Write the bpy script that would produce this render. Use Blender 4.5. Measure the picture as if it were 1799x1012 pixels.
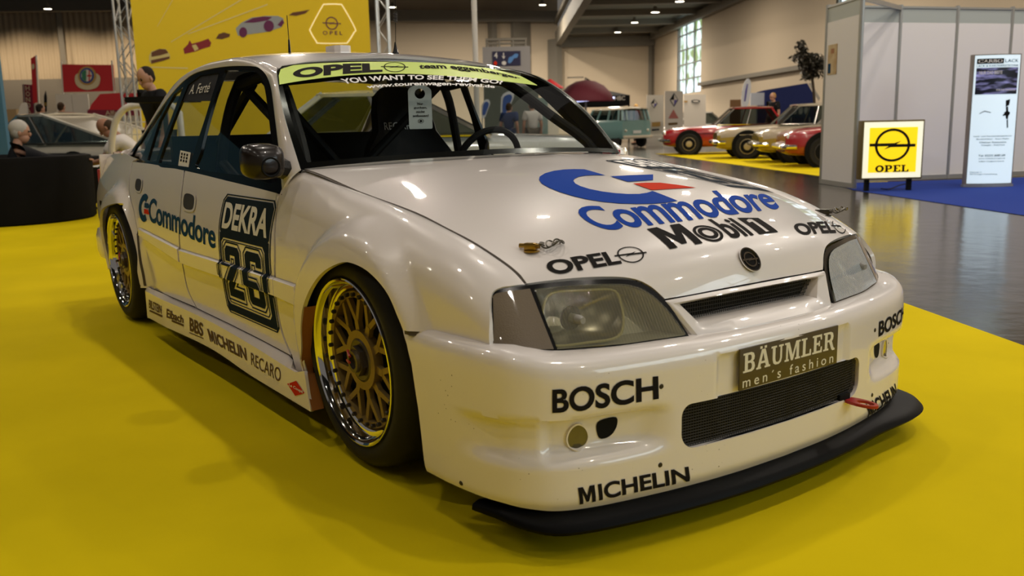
import bpy, bmesh, math, random
import numpy as np
from mathutils import Vector, Matrix
from mathutils.geometry import delaunay_2d_cdt
random.seed(7)
for o in list(bpy.data.objects): bpy.data.objects.remove(o)
SC = bpy.context.scene
COL = SC.collection
# ------------------------------------------------------------------ camera
W, H = 1799, 1012
class cam: pass
cam.P = np.array([2.3106, -1.9457, 1.0067]); cam.F = 1582.2
_y, _p, _r = np.radians([143.761, 10.355, -1.2204])
_f = np.array([np.cos(_y)*np.cos(_p), np.sin(_y)*np.cos(_p), -np.sin(_p)])
_R = np.cross(_f, [0, 0, 1]); _R /= np.linalg.norm(_R); _U = np.cross(_R, _f)
_R, _U = np.cos(_r)*_R+np.sin(_r)*_U, -np.sin(_r)*_R+np.cos(_r)*_U
cd = bpy.data.cameras.new('camera'); co = bpy.data.objects.new('camera', cd); COL.objects.link(co)
co.matrix_world = Matrix(((_R[0], _U[0], -_f[0], cam.P[0]), (_R[1], _U[1], -_f[1], cam.P[1]), (_R[2], _U[2], -_f[2], cam.P[2]), (0, 0, 0, 1)))
cd.sensor_width = 36; cd.sensor_fit = 'HORIZONTAL'; cd.lens = cam.F/W*36
cd.clip_end = 400; cd.clip_start = .05
cd.dof.use_dof = True; cd.dof.focus_distance = 3.1; cd.dof.aperture_fstop = 4.5
SC.camera = co
# ------------------------------------------------------------------ world, exposure
wd = bpy.data.worlds.new('world'); SC.world = wd; wd.use_nodes = True
wd.node_tree.nodes['Background'].inputs[0].default_value = (1.0, .90, .80, 1)
wd.node_tree.nodes['Background'].inputs[1].default_value = .13
SC.view_settings.view_transform = 'Standard'; SC.view_settings.look = 'None'
SC.view_settings.gamma = 1; SC.view_settings.use_curve_mapping = False
SC.view_settings.exposure = -0.04
def lamp_disc(x, y, z, r, power, col=(1, .89, .77)):
    """the light of one high bay hall lamp, or of an added fill lamp"""
    l = bpy.data.lights.new('lamp_light', 'AREA'); l.shape = 'DISK'; l.size = 2*r; l.energy = power; l.color = col
    o = bpy.data.objects.new('lamp_light', l); COL.objects.link(o); o.location = (x, y, z); return o
HALL_Z = 9.0
HALL_LAMPS = [(x, y) for x in (-14, -8.5, -3, 2.5, 8) for y in (-9, -3.6, 1.8, 7.2, 12.6, 18)]
for (x, y) in HALL_LAMPS:
    if (x-cam.P[0])*math.sin(_y)-(y-cam.P[1])*math.cos(_y) < 13: lamp_disc(x, y, HALL_Z-.62, .13, 36 if y < -8 else 70 if y < 0 else 92)
BOOTH_FILL = [(-1.6, 8.6), (.6, 11.6), (-2.0, 13.8)]  # extra lamps added to brighten the booth panels
for (x, y) in BOOTH_FILL: lamp_disc(x, y, HALL_Z-.62, .13, 150)
dl = bpy.data.lights.new('window_fill', 'AREA'); dl.shape = 'RECTANGLE'; dl.size = 16; dl.size_y = 5.2; dl.energy = 760; dl.color = (.80, .92, 1.0)      # cool fill light on the car from an added, unseen hall window
DLO_ = bpy.data.objects.new('window_fill', dl); COL.objects.link(DLO_)
def proj(P):
    d = np.asarray(P, float)-cam.P; z = d@_f
    return np.array([W/2+cam.F*(d@_R)/z, H/2-cam.F*(d@_U)/z, z])
def ray(px, py): return _f+(px-W/2)/cam.F*_R-(py-H/2)/cam.F*_U
def onp(px, py, ax, val):
    """the point of the plane axis=val seen at a measured place of the photograph"""
    d = ray(px, py); return cam.P+(val-cam.P[ax])/d[ax]*d
def at(px, py, dep): 
    return cam.P+dep*ray(px, py)
def inv(fn, px, guess, it=50):
    """surface parameters of a measured place"""
    p = np.array(guess, float); px = np.array(px, float)
    for _ in range(it):
        q = proj(fn(*p))[:2]-px; J = np.zeros((2, 2))
        for i in range(2):
            h = np.zeros(2); h[i] = 1e-5
            J[:, i] = (proj(fn(*(p+h)))[:2]-proj(fn(*(p-h)))[:2])/2e-5
        d = np.linalg.lstsq(J, -q, rcond=None)[0]; n = np.abs(d).max()
        if n > .06: d *= .06/n
        p = p+d
        if n < 1e-6: break
    return p
def U(fn, pts, guess):
    out = []; g = guess
    for p in pts:
        g = inv(fn, p, g); out.append(tuple(g))
    return out
# ------------------------------------------------------------------ materials
def mat(name, col, rough=.5, metal=0, coat=0, spec=.5, emit=None, es=1, alpha=None, build=None, bump=None):
    m = bpy.data.materials.new(name); m.use_nodes = True; nt = m.node_tree
    b = nt.nodes['Principled BSDF']
    b.inputs['Base Color'].default_value = (*col, 1); b.inputs['Roughness'].default_value = rough
    b.inputs['Metallic'].default_value = metal; b.inputs['Coat Weight'].default_value = coat
    b.inputs['Coat Roughness'].default_value = .03; b.inputs['Specular IOR Level'].default_value = spec
    if emit: b.inputs['Emission Color'].default_value = (*emit, 1); b.inputs['Emission Strength'].default_value = es
    if build: build(nt, b)
    if bump:
        sc, st, ds = bump
        t = nt.nodes.new('ShaderNodeTexCoord'); n = nt.nodes.new('ShaderNodeTexNoise'); n.inputs['Scale'].default_value = sc
        n.inputs['Detail'].default_value = 4
        bp = nt.nodes.new('ShaderNodeBump'); bp.inputs['Strength'].default_value = st; bp.inputs['Distance'].default_value = ds
        nt.links.new(t.outputs['Object'], n.inputs['Vector']); nt.links.new(n.outputs['Fac'], bp.inputs['Height']); nt.links.new(bp.outputs[0], b.inputs['Normal'])
    return m
def glass(name, tint, gl=1.0, rough=.01, ior=1.5, haze=0, hcol=(.5, .5, .5), ribs=False):
    m = bpy.data.materials.new(name); m.use_nodes = True; nt = m.node_tree
    for n in list(nt.nodes): nt.nodes.remove(n)
    o = nt.nodes.new('ShaderNodeOutputMaterial'); mx = nt.nodes.new('ShaderNodeMixShader'); t = nt.nodes.new('ShaderNodeBsdfTransparent'); g = nt.nodes.new('ShaderNodeBsdfGlossy'); fr = nt.nodes.new('ShaderNodeFresnel')
    t.inputs[0].default_value = (*tint, 1); g.inputs['Roughness'].default_value = rough; g.inputs[0].default_value = (gl, gl, gl, 1); ge = nt.nodes.new('ShaderNodeNewGeometry'); mr = nt.nodes.new('ShaderNodeMapRange'); mr.inputs[3].default_value = ior; mr.inputs[4].default_value = 1/ior; nt.links.new(ge.outputs['Backfacing'], mr.inputs[0]); nt.links.new(mr.outputs[0], fr.inputs[0])
    src = t
    if ribs:
        tc = nt.nodes.new('ShaderNodeTexCoord'); wv = nt.nodes.new('ShaderNodeTexWave'); wv.bands_direction = 'Y'; wv.inputs['Scale'].default_value = 38; wv.inputs['Distortion'].default_value = .6; bp = nt.nodes.new('ShaderNodeBump'); bp.inputs['Strength'].default_value = .55; bp.inputs['Distance'].default_value = .003
        nt.links.new(tc.outputs['Object'], wv.inputs['Vector']); nt.links.new(wv.outputs['Fac'], bp.inputs['Height']); nt.links.new(bp.outputs[0], g.inputs['Normal']); nt.links.new(bp.outputs[0], fr.inputs['Normal'])
    if haze:
        d = nt.nodes.new('ShaderNodeBsdfDiffuse'); d.inputs[0].default_value = (*hcol, 1); m2 = nt.nodes.new('ShaderNodeMixShader'); m2.inputs[0].default_value = haze
        nt.links.new(t.outputs[0], m2.inputs[1]); nt.links.new(d.outputs[0], m2.inputs[2]); src = m2
    nt.links.new(fr.outputs[0], mx.inputs[0]); nt.links.new(src.outputs[0], mx.inputs[1]); nt.links.new(g.outputs[0], mx.inputs[2]); nt.links.new(mx.outputs[0], o.inputs[0])
    return m
# ------------------------------------------------------------------ objects
def tag(o, label=None, cat=None, group=None, kind=None):
    if label: o['label'] = label
    if cat: o['category'] = cat
    if group: o['group'] = group
    if kind: o['kind'] = kind
    return o
def empty(name, loc=(0, 0, 0), label=None, cat=None, group=None, rz=0):
    o = bpy.data.objects.new(name, None); COL.objects.link(o); o.location = loc; o.rotation_euler = (0, 0, rz); o.empty_display_size = .2
    return tag(o, label, cat, group)
def smooth(me, ang=35):
    me.polygons.foreach_set('use_smooth', [True]*len(me.polygons))
    try: me.set_sharp_from_angle(angle=math.radians(ang))
    except Exception: pass
def mesh(name, V, Fc, m=None, parent=None, ang=35, loc=None, rot=None, mats=None, fi=None):
    me = bpy.data.meshes.new(name); me.from_pydata([tuple(map(float, v)) for v in V], [], [tuple(f) for f in Fc]); me.update()
    if m: me.materials.append(m)
    if mats:
        for k in mats: me.materials.append(k)
        if fi: me.polygons.foreach_set('material_index', fi)
    smooth(me, ang)
    o = bpy.data.objects.new(name, me); COL.objects.link(o)
    if parent: o.parent = parent
    if loc is not None: o.location = loc
    if rot is not None: o.rotation_euler = rot
    return o
class MB:
    """collects shapes into one mesh"""
    def __init__(s): s.V = []; s.F = []; s.I = []; s.mi = 0
    def add(s, V, F):
        n = len(s.V); s.V += [tuple(map(float, v)) for v in V]; s.F += [tuple(i+n for i in f) for f in F]; s.I += [s.mi]*len(F); return s
    def box(s, c, d, rz=0, R=None, bev=0):
        x, y, z = [k/2 for k in d]
        if bev > 0:
            bm = bmesh.new(); bmesh.ops.create_cube(bm, size=1)
            for v in bm.verts: v.co = Vector((v.co.x*d[0], v.co.y*d[1], v.co.z*d[2]))
            bmesh.ops.bevel(bm, geom=bm.edges[:], offset=bev, segments=2, affect='EDGES', profile=.6)
            bm.verts.index_update(); P = [tuple(v.co) for v in bm.verts]; Fc = [[v.index for v in f.verts] for f in bm.faces]; bm.free()
        else:
            P = [(a*x, b*y, c2*z) for a in (-1, 1) for b in (-1, 1) for c2 in (-1, 1)]
            Fc = [(0, 1, 3, 2), (4, 6, 7, 5), (0, 4, 5, 1), (2, 3, 7, 6), (0, 2, 6, 4), (1, 5, 7, 3)]
        M = R if R is not None else Matrix.Rotation(rz, 3, 'Z')
        return s.add([tuple(M@Vector(p)+Vector(c)) for p in P], Fc)
    def tube(s, pts, r, n=8, closed=False, caps=True):
        P = [Vector(p) for p in pts]; k = len(P); rr = r if isinstance(r, (list, tuple)) else [r]*k
        T = []
        for i in range(k):
            a = P[(i-1) % k] if (closed or i > 0) else P[i]; b = P[(i+1) % k] if (closed or i < k-1) else P[i]
            T.append((b-a).normalized() if (b-a).length > 1e-9 else Vector((0, 0, 1)))
        up = Vector((0, 0, 1)) if abs(T[0].z) < .9 else Vector((1, 0, 0))
        nn = (up-T[0]*up.dot(T[0])).normalized(); V = []
        for i in range(k):
            nn = (nn-T[i]*nn.dot(T[i])).normalized(); bb = T[i].cross(nn)
            for j in range(n):
                a = 2*math.pi*j/n; V.append(P[i]+(nn*math.cos(a)+bb*math.sin(a))*rr[i])
        F = []
        for i in range(k if closed else k-1):
            for j in range(n):
                a, b = i*n+j, i*n+(j+1) % n; i2 = (i+1) % k
                F.append((a, b, i2*n+(j+1) % n, i2*n+j))
        if caps and not closed: F += [tuple(range(n))[::-1], tuple((k-1)*n+j for j in range(n))]
        return s.add(V, F)
    def lathe(s, prof, c=(0, 0, 0), n=32, axis='Z', R=None, closed=False):
        """prof: list of (radius, height)"""
        M = R if R is not None else {'Z': Matrix.Identity(3), 'Y': Matrix.Rotation(math.radians(90), 3, 'X'), 'X': Matrix.Rotation(math.radians(90), 3, 'Y')}[axis]
        V = []; k = len(prof)
        for (r, h) in prof:
            for j in range(n):
                a = 2*math.pi*j/n; V.append(M@Vector((r*math.cos(a), r*math.sin(a), h))+Vector(c))
        F = []
        for i in range(k if closed else k-1):
            for j in range(n):
                a, b = i*n+j, i*n+(j+1) % n; q = ((i+1) % k)*n
                F.append((a, b, q+(j+1) % n, q+j))
        return s.add(V, F)
    def prism(s, poly, z0, z1, M=None, c=(0, 0, 0)):
        n = len(poly); M = M or Matrix.Identity(3)
        V = [M@Vector((x, y, z))+Vector(c) for z in (z0, z1) for (x, y) in poly]
        return s.add(V, [tuple(range(n))[::-1], tuple(range(n, 2*n))]+[(i, (i+1) % n, n+(i+1) % n, n+i) for i in range(n)])
    def sphere(s, c, r, n=16, m=10, sc=(1, 1, 1), R=None):
        M = R or Matrix.Identity(3); V = []; F = []
        for i in range(m+1):
            a = math.pi*i/m
            for j in range(n):
                b = 2*math.pi*j/n
                V.append(M@Vector((r*sc[0]*math.sin(a)*math.cos(b), r*sc[1]*math.sin(a)*math.sin(b), r*sc[2]*math.cos(a)))+Vector(c))
        for i in range(m):
            for j in range(n): F.append((i*n+j, (i+1)*n+j, (i+1)*n+(j+1) % n, i*n+(j+1) % n))
        return s.add(V, F)
    def build(s, name, m=None, parent=None, ang=35, loc=None, rz=None, mats=None):
        return mesh(name, s.V, s.F, m, parent, ang, loc, (0, 0, rz) if rz is not None else None, mats, s.I if mats else None)
def add_mod(o, thick, off=-1):
    bm = bmesh.new(); bm.from_mesh(o.data)
    for e in bm.edges:
        if e.is_boundary: e.smooth = False
    bm.to_mesh(o.data); bm.free()
    md = o.modifiers.new('thickness', 'SOLIDIFY'); md.thickness = thick; md.offset = off; return o
# ------------------------------------------------------------------ curves and trimmed surfaces
def cr(P, n=8, closed=False):
    P = [np.array(p, float) for p in P]; k = len(P); out = []
    if k < 3 and not closed: return P
    for i in range(k if closed else k-1):
        p1, p2 = P[i], P[(i+1) % k]; p0 = P[i-1] if (i > 0 or closed) else 2*p1-p2; p3 = P[(i+2) % k] if (closed or i+2 < k) else 2*p2-p1
        for j in range(n):
            t = j/n; out.append(.5*((2*p1)+(p2-p0)*t+(2*p0-5*p1+4*p2-p3)*t*t+(3*p1-p0-3*p2+p3)*t**3))
    if not closed: out.append(P[-1])
    return out
def join(*cs):
    out = []
    for c in cs:
        for p in c:
            if not out or np.linalg.norm(np.array(p)-out[-1]) > 1e-6: out.append(np.array(p, float))
    if np.linalg.norm(out[0]-out[-1]) < 1e-6: out.pop()
    return out
def inside(pt, loops):
    x, y = pt[:, 0], pt[:, 1]; r = np.zeros(len(pt), bool)
    for L in loops:
        a = np.array(L); b = np.roll(a, -1, 0)
        for (x1, y1), (x2, y2) in zip(a, b):
            if y1 == y2: continue
            c = ((y1 > y) != (y2 > y)) & (x < (x2-x1)*(y-y1)/(y2-y1)+x1); r ^= c
    return r
def fill(loops, step, sc=(1, 1), bstep=None):
    """triangles of a region bounded by loops (even-odd), with inner points on a lattice of the step"""
    S = np.array(sc, float); bstep = bstep or step*.6; pts = []; edges = []; LL = []
    for L in loops:
        L = [np.array(p, float)*S for p in L]; R = []
        for i in range(len(L)):
            a, b = L[i], L[(i+1) % len(L)]; m = max(1, int(math.ceil(np.linalg.norm(b-a)/bstep)))
            R += [a+(b-a)*j/m for j in range(m)]
        n0 = len(pts); pts += R; edges += [(n0+i, n0+(i+1) % len(R)) for i in range(len(R))]; LL.append(R)
    A = np.array(pts); lo, hi = A.min(0), A.max(0)
    if step < 1e3:
        gx = np.arange(lo[0]+step*.5, hi[0], step); gy = np.arange(lo[1]+step*.5, hi[1], step)
        if len(gx) and len(gy):
            G = np.stack(np.meshgrid(gx, gy), -1).reshape(-1, 2); G = G[inside(G, LL)]
            if len(G):
                keep = np.ones(len(G), bool)
                for i in range(0, len(A), 400):
                    keep &= (((G[:, None]-A[None, i:i+400])**2).sum(-1).min(1) > (step*.4)**2)
                pts += list(G[keep])
    r = delaunay_2d_cdt([Vector(p) for p in pts], edges, [], 0, 1e-7)
    V = np.array([tuple(v) for v in r[0]]); F = [tuple(f) for f in r[2]]
    C = np.array([V[list(f)].mean(0) for f in F]); ok = inside(C, LL)
    return V/S, [f for f, k in zip(F, ok) if k]
def nrm(fn, u, v):
    h = 1e-4; a = fn(u+h, v)-fn(u-h, v); b = fn(u, v+h)-fn(u, v-h); n = np.cross(a, b); l = np.linalg.norm(n)
    return n/l if l > 1e-12 else np.array([0, 0, 1.])
CEN = np.array([-.9, 0, .45])
def orient(V, F, cen=CEN):
    V = np.array(V); s = 0
    for f in F[::max(1, len(F)//200)]:
        a, b, c = V[f[0]], V[f[1]], V[f[2]]; s += np.cross(b-a, c-a)@((a+b+c)/3-cen)
    return F if s > 0 else [tuple(f[::-1]) for f in F]
def panel(name, fn, loops, m, parent=None, step=.03, sc=(1, 1), thick=.012, off=0, bstep=None, ang=40, mirror=False, cen=CEN):
    uv, F = fill(loops, step, sc, bstep)
    P = np.array([fn(u, v) for u, v in uv])
    if off:
        N = np.array([nrm(fn, u, v) for u, v in uv]); sg = np.where(((P-cen)*N).sum(1) < 0, -1, 1)[:, None]; P = P+N*sg*off
    out = []
    for s in ((1, -1) if mirror else (1,)):
        Q = P*np.array([1, s, 1]); o = mesh(name, Q, orient(Q, F, cen), m, parent, ang)
        if thick: add_mod(o, thick)
        out.append(o)
    return out if mirror else out[0]
# ------------------------------------------------------------------ lettering
def text_shape(body, bold=0, shear=0, space=1.0, res=5, align_box=True, ws=1):
    c = bpy.data.curves.new('t', 'FONT'); c.body = body; c.offset = bold; c.shear = shear; c.space_character = space; c.resolution_u = res; c.dimensions = '2D'; c.fill_mode = 'BOTH'
    o = bpy.data.objects.new('t', c); COL.objects.link(o); bpy.context.view_layer.update()
    me = bpy.data.meshes.new_from_object(o.evaluated_get(bpy.context.evaluated_depsgraph_get()))
    V = np.array([tuple(v.co)[:2] for v in me.vertices]); F = [tuple(p.vertices) for p in me.polygons]
    bpy.data.objects.remove(o); bpy.data.curves.remove(c); bpy.data.meshes.remove(me)
    if align_box: V = (V-V.min(0))/(V.max(0)-V.min(0))
    return V, F
M_GLYPH = [(0, 0), (0, 1), (.30, 1), (.50, .46), (.70, 1), (1, 1), (1, 0), (.77, 0), (.77, .64), (.58, .10), (.42, .10), (.23, .64), (.23, 0)]
def poly_shape(loops, step=1e9, box=None):
    V, F = fill(loops, step, bstep=1e9 if step > 1e3 else None)
    b = np.array(box, float) if box is not None else np.array([V.min(0), V.max(0)])
    return (V-b[0])/(b[1]-b[0]), F
def merge(*sh):
    V = []; F = []
    for v, f in sh: n = len(V); V += [tuple(p) for p in v]; F += [tuple(i+n for i in k) for k in f]
    return np.array(V), F
def place(sh, x0, y0, x1, y1):
    v, f = sh; return np.array(v)*[x1-x0, y1-y0]+[x0, y0], f
def refine(V, F, mx, my):
    bm = bmesh.new(); vs = [bm.verts.new((x, y, 0)) for x, y in V]
    for f in F:
        try: bm.faces.new([vs[i] for i in f])
        except ValueError: pass
    for _ in range(5):
        es = [e for e in bm.edges if abs(e.verts[0].co.x-e.verts[1].co.x) > mx or abs(e.verts[0].co.y-e.verts[1].co.y) > my]
        if not es: break
        bmesh.ops.subdivide_edges(bm, edges=es, cuts=1); bmesh.ops.triangulate(bm, faces=bm.faces[:])
    bm.verts.index_update(); r = np.array([tuple(v.co)[:2] for v in bm.verts]), [tuple(v.index for v in f.verts) for f in bm.faces]; bm.free(); return r
def decal(name, sh, fn, top, bot, guess, m, parent, off=.0014, mx=.04, my=.4, cen=CEN, top_uv=None, bot_uv=None):
    """lettering laid on a surface: its box spans the measured upper and lower edge curves"""
    T = np.array(top_uv if top_uv is not None else U(fn, top, guess)); B = np.array(bot_uv if bot_uv is not None else U(fn, bot, guess))
    def along(A, a):
        k = len(A)
        if k == 2: return A[0]*(1-a)+A[1]*a
        t = np.linspace(0, 1, k); r = np.zeros(2)
        if k == 3:
            L = [(a-.5)*(a-1)*2, -4*a*(a-1), 2*a*(a-.5)]; return L[0]*A[0]+L[1]*A[1]+L[2]*A[2]
        return np.array([np.interp(a, t, A[:, 0]), np.interp(a, t, A[:, 1])])
    V, F = refine(*sh, mx, my); P = []
    for a, b in V:
        u, v = along(B, a)*(1-b)+along(T, a)*b; p = fn(u, v); n = nrm(fn, u, v)
        if n@(p-cen) < 0: n = -n
        P.append(p+n*off)
    P = np.array(P)
    return mesh(name, P, orient(P, F, cen), m, parent)
def flat_text(name, sh, M, w, h, m, parent=None, dep=0, cen=None):
    """lettering on a flat face: M 4x4 with x to the right, y up, z out of the face; box w by h from its origin"""
    V, F = sh; P = [tuple((M@Vector((a*w, b*h, dep)))) for a, b in V]
    n = M.to_3x3()@Vector((0, 0, 1)); c = Vector(P[0])-n*3
    return mesh(name, P, orient(P, F, np.array(c)), m, parent)
def circ_loop(cx, cy, rx, ry=None, n=40): 
    ry = ry or rx; return [(cx+rx*math.cos(2*math.pi*i/n), cy+ry*math.sin(2*math.pi*i/n)) for i in range(n)]
def blitz_shape(t=.075, w=1.25, hk=1.7):
    """ring crossed by a lightning bolt"""
    R = 1.0; L = [circ_loop(0, 0, R, n=56), circ_loop(0, 0, R-t*2, n=56)]
    a = fill(L, 1e9, bstep=1e9)
    h = t*hk
    u = .03; b = fill([[(-w, u+h*.5), (.10, u+h*.5), (.52, .27), (.22, -u+h*.5), (w, -u+h*.5), (w, -u-h*.5), (-.10, -u-h*.5), (-.52, -.27), (-.22, u-h*.5), (-w, u-h*.5)]], 1e9, bstep=1e9)
    V, F = merge(a, b); bb = np.array([[-w, -R], [w, R]]); return (V-bb[0])/(bb[1]-bb[0]), F
# ------------------------------------------------------------------ measured surfaces of the car body (metres, x forward, z up)
def itp(x,pts):
    a=np.asarray(pts,float); return np.interp(x,a[:,0],a[:,1])
class Spl:
    """C1 monotone-ish cubic through points (x,y)"""
    def __init__(s,pts):
        a=np.asarray(sorted(pts),float);s.x=a[:,0];s.y=a[:,1]
        h=np.diff(s.x);d=np.diff(s.y)/h;m=np.zeros(len(a));m[0]=d[0];m[-1]=d[-1]
        for i in range(1,len(a)-1):
            m[i]=0 if d[i-1]*d[i]<=0 else (h[i-1]+h[i])*d[i-1]*d[i]/(h[i]*d[i-1]+h[i-1]*d[i]) if True else 0
        s.m=m
    def __call__(s,x):
        x=np.clip(x,s.x[0],s.x[-1]);i=np.clip(np.searchsorted(s.x,x)-1,0,len(s.x)-2)
        h=s.x[i+1]-s.x[i];t=(x-s.x[i])/h
        return (1+2*t)*(1-t)**2*s.y[i]+t*(1-t)**2*h*s.m[i]+t*t*(3-2*t)*s.y[i+1]+t*t*(t-1)*h*s.m[i+1]
def sm(a,b,x):
    t=np.clip((x-a)/(b-a),0,1);return t*t*(3-2*t)
# ---- side of the body: half width y at (x,z)
SZ=Spl([(.08,.785),(.20,.795),(.30,.806),(.40,.818),(.50,.827),(.57,.829),(.64,.824),(.70,.812),(.76,.794),(.80,.779),(.83,.766),(.88,.745),(.95,.72)])
FW=(-.035,.823);RW=(-2.79,.811);TR=.328   # wheel centres (x, outer lip y), tyre radius
AC=((.04,.315),(-2.66,.315))             # arch centres
def flare(x,z):
    h=0
    for (cx,cz) in AC:
        r=np.hypot(x-cx,np.maximum(z-cz,0)*1.0)
        h=np.maximum(h,.042*(.88*np.clip((.434-r)/.044,0,1)+.12*(1-sm(.37,.45,r))))
    return h
def taper(x):
    return -.042*np.clip((x-.10)/.55,0,2)**2.2-.07*np.clip((-2.5-x)/.95,0,2)**2
def side(x,z,fl=True):
    return SZ(z)+taper(x)+(flare(x,z) if fl else 0)
# ---- hood: profile q 0(rear)..1(front) and shift with y
HP=np.array([(-.62,.900),(-.45,.890),(-.2,.863),(0,.838),(.2,.808),(.4,.770),(.55,.731),(.645,.698),(.70,.669),(.735,.636),(.755,.604),(.770,.570),(.777,.545)])
_hd=np.concatenate([[0],np.cumsum(np.hypot(*np.diff(HP,axis=0).T))]);_hd/=_hd[-1]
HX=Spl(list(zip(_hd,HP[:,0])));HZ=Spl(list(zip(_hd,HP[:,1])))
def hood(q,y):
    a=np.abs(y)
    w=sm(.45,.95,q)
    X=HX(q)-.15*w*a**2-.02*(1-w)*a
    c=.045+.07*sm(0,.4,q)
    Z=HZ(q)-c*a**2
    Z=Z+.018*sm(.05,.62,y)*sm(.03,.25,q)*(1-sm(.62,.9,q))
    return np.array([X,y,Z])
# hood/fender seam: z of seam at x, y of seam at x
SEAM_Y=Spl([(-.6,.70),(-.3,.685),(-.06,.681),(.136,.677),(.276,.676),(.406,.672),(.509,.669),(.574,.667),(.635,.668)])
SEAM_Z=Spl([(-.6,.872),(-.54,.864),(-.3,.824),(-.06,.793),(.136,.764),(.276,.737),(.406,.707),(.509,.676),(.574,.652),(.635,.618)])
def fender(x,z,s=1):
    wt=SEAM_Y(x);zt=SEAM_Z(x);D=.105
    d=np.clip((zt-z)/D,0,1);g=np.sqrt(np.maximum(1-(1-d)**2,0))
    S=side(x,z)
    return np.array([x,s*(wt+(S-wt)*g),z])
def fen_t(x,t,s=1):
    """t in 0..1 quarter round cap, then below in metres*10"""
    zt=SEAM_Z(x);D=.105
    d=np.where(t<1,D*(1-np.cos(np.minimum(t,1)*np.pi/2)),D+(t-1)*.165)
    P=fender(x,zt-d,s);P[2]=P[2]+.011*np.sin(np.pi*np.clip(t,0,1)**.8)*sm(-.55,-.3,x)*(1-sm(.45,.62,x))+(.018*sm(-.56,-.22,x)*(1-sm(.25,.56,x)) if s>0 else 0);return P
def door(x,z,s=1):
    return np.array([x,s*side(x,z),z])
# ---- greenhouse side plane
def tum(x,z,s=1):
    y=.764-.345*(z-.83)-.10*np.maximum(z-.83,0)**2 -.05*np.clip((-2.0-x)/.7,0,1)**2*1.0-.010*np.clip((x+1.0)/.5,0,1)**2
    return np.array([x,s*y,z])
# ---- windshield, ruled between base curve and top curve; t 0 base..1 top
def wshield(y,t):
    # y is width at base in [-.73,.73]
    a=y/.72
    B=np.array([-.40-.135*a*a-.0*a**4, y, .900-.022*a*a])
    T=np.array([-1.175+.19*a*a, y*.84, 1.288-.055*a*a])
    P=B+(T-B)*t
    P[2]=P[2]+.030*4*t*(1-t)*(1-.3*a*a); P[0]=P[0]+.022*4*t*(1-t)
    return P
# ---- roof z(x,y)
RP=Spl([(-2.35,1.262),(-2.2,1.296),(-2.0,1.323),(-1.75,1.338),(-1.5,1.338),(-1.3,1.322),(-1.17,1.300),(-1.0,1.262),(-.9,1.235)])
RWD=Spl([(-2.35,.56),(-2.0,.595),(-1.5,.61),(-1.2,.605),(-1.0,.61),(-.9,.62)])
def roof(x,y):
    a=np.abs(y)/.60
    return np.array([x,y,RP(x)-.036*a**2-.012*np.clip(a-.75,0,1)**2*8])
# ---- bumper
BO=np.array([(0,.895),(.15,.891),(.28,.881),(.40,.865),(.50,.847),(.60,.825),(.68,.800),(.745,.765),(.80,.70),(.834,.60),(.847,.48),(.852,.29)])  # (y,x)
_bd=np.concatenate([[0],np.cumsum(np.hypot(*np.diff(BO,axis=0).T))]);BL=_bd[-1]
BYs=Spl(list(zip(_bd,BO[:,0])));BXs=Spl(list(zip(_bd,BO[:,1])))
BFz=[(0,.110),(.08,.14),(.25,.20),(.55,.34),(.75,.42),(.82,.445),(.88,.462),(.94,.474),(1,.478)]
BFo=[(0,-.014),(.08,0),(.25,.0),(.55,0),(.75,0),(.82,-.004),(.88,-.015),(.94,-.037),(1,-.09)]
BSz=[(0,.132),(.08,.15),(.25,.22),(.55,.36),(.75,.445),(.82,.477),(.88,.494),(.94,.504),(1,.508)]
BSo=[(0,-.016),(.08,-.012),(.25,-.008),(.55,0),(.75,.002),(.82,0),(.88,-.008),(.94,-.024),(1,-.06)]
BFz,BFo,BSz,BSo=[Spl(k) for k in (BFz,BFo,BSz,BSo)]
def bump_raw(s,t):
    a=np.minimum(np.abs(s),BL-1e-6);sg=np.where(s<0,-1.,1.)
    e=.03
    tx=BXs(np.minimum(a+e,BL))-BXs(np.maximum(a-e,0));ty=BYs(np.minimum(a+e,BL))-np.where(a<e,-BYs(np.abs(a-e)),BYs(np.maximum(a-e,0)))
    l=np.hypot(tx,ty);nx,ny=ty/l,-tx/l
    w=np.clip(nx,0,1)**2
    z=w*BFz(t)+(1-w)*BSz(t);o=w*BFo(t)+(1-w)*BSo(t)
    return BXs(a)+nx*o,sg*(BYs(a)+ny*o),z,nx,sg*ny
def pocket(a,z):
    """brake duct / fog lamp pocket, a=|s|"""
    top=.337+.0*a; 
    m=sm(top+.004,top-.014,z)*sm(.222,.262,z)*sm(.40,.50,a)*(1-sm(.86,1.02,a))
    d=.022*m
    m2=sm(top+.002,top-.012,z)*sm(.226,.256,z)*sm(.40,.60,a)*(1-sm(.735,.765,a))
    return d+.020*m2
def plate_rec(a,z):
    return .012*(1-sm(.268,.276,a))*(1-sm(.426,.434,z))*sm(.30,.31,z)
def bumper(s,t):
    x,y,z,nx,ny=bump_raw(s,t)
    a=np.abs(s);d=pocket(a,z)+plate_rec(a,z)
    return np.array([x-nx*d,y-ny*d,z])
def bumper0(s,t):
    x,y,z,nx,ny=bump_raw(s,t);return np.array([x,y,z])
# ---- headlamp sheet
LX=Spl([(.28,.812),(.34,.801),(.5,.772),(.60,.742),(.66,.722),(.72,.692),(.76,.664),(.79,.630)])
def lamp(y,z):
    a=np.abs(y); return np.array([LX(a)-(.57+.15*np.clip(a-.45,0,.3))*(z-.487)*1.0, y, z])
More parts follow.
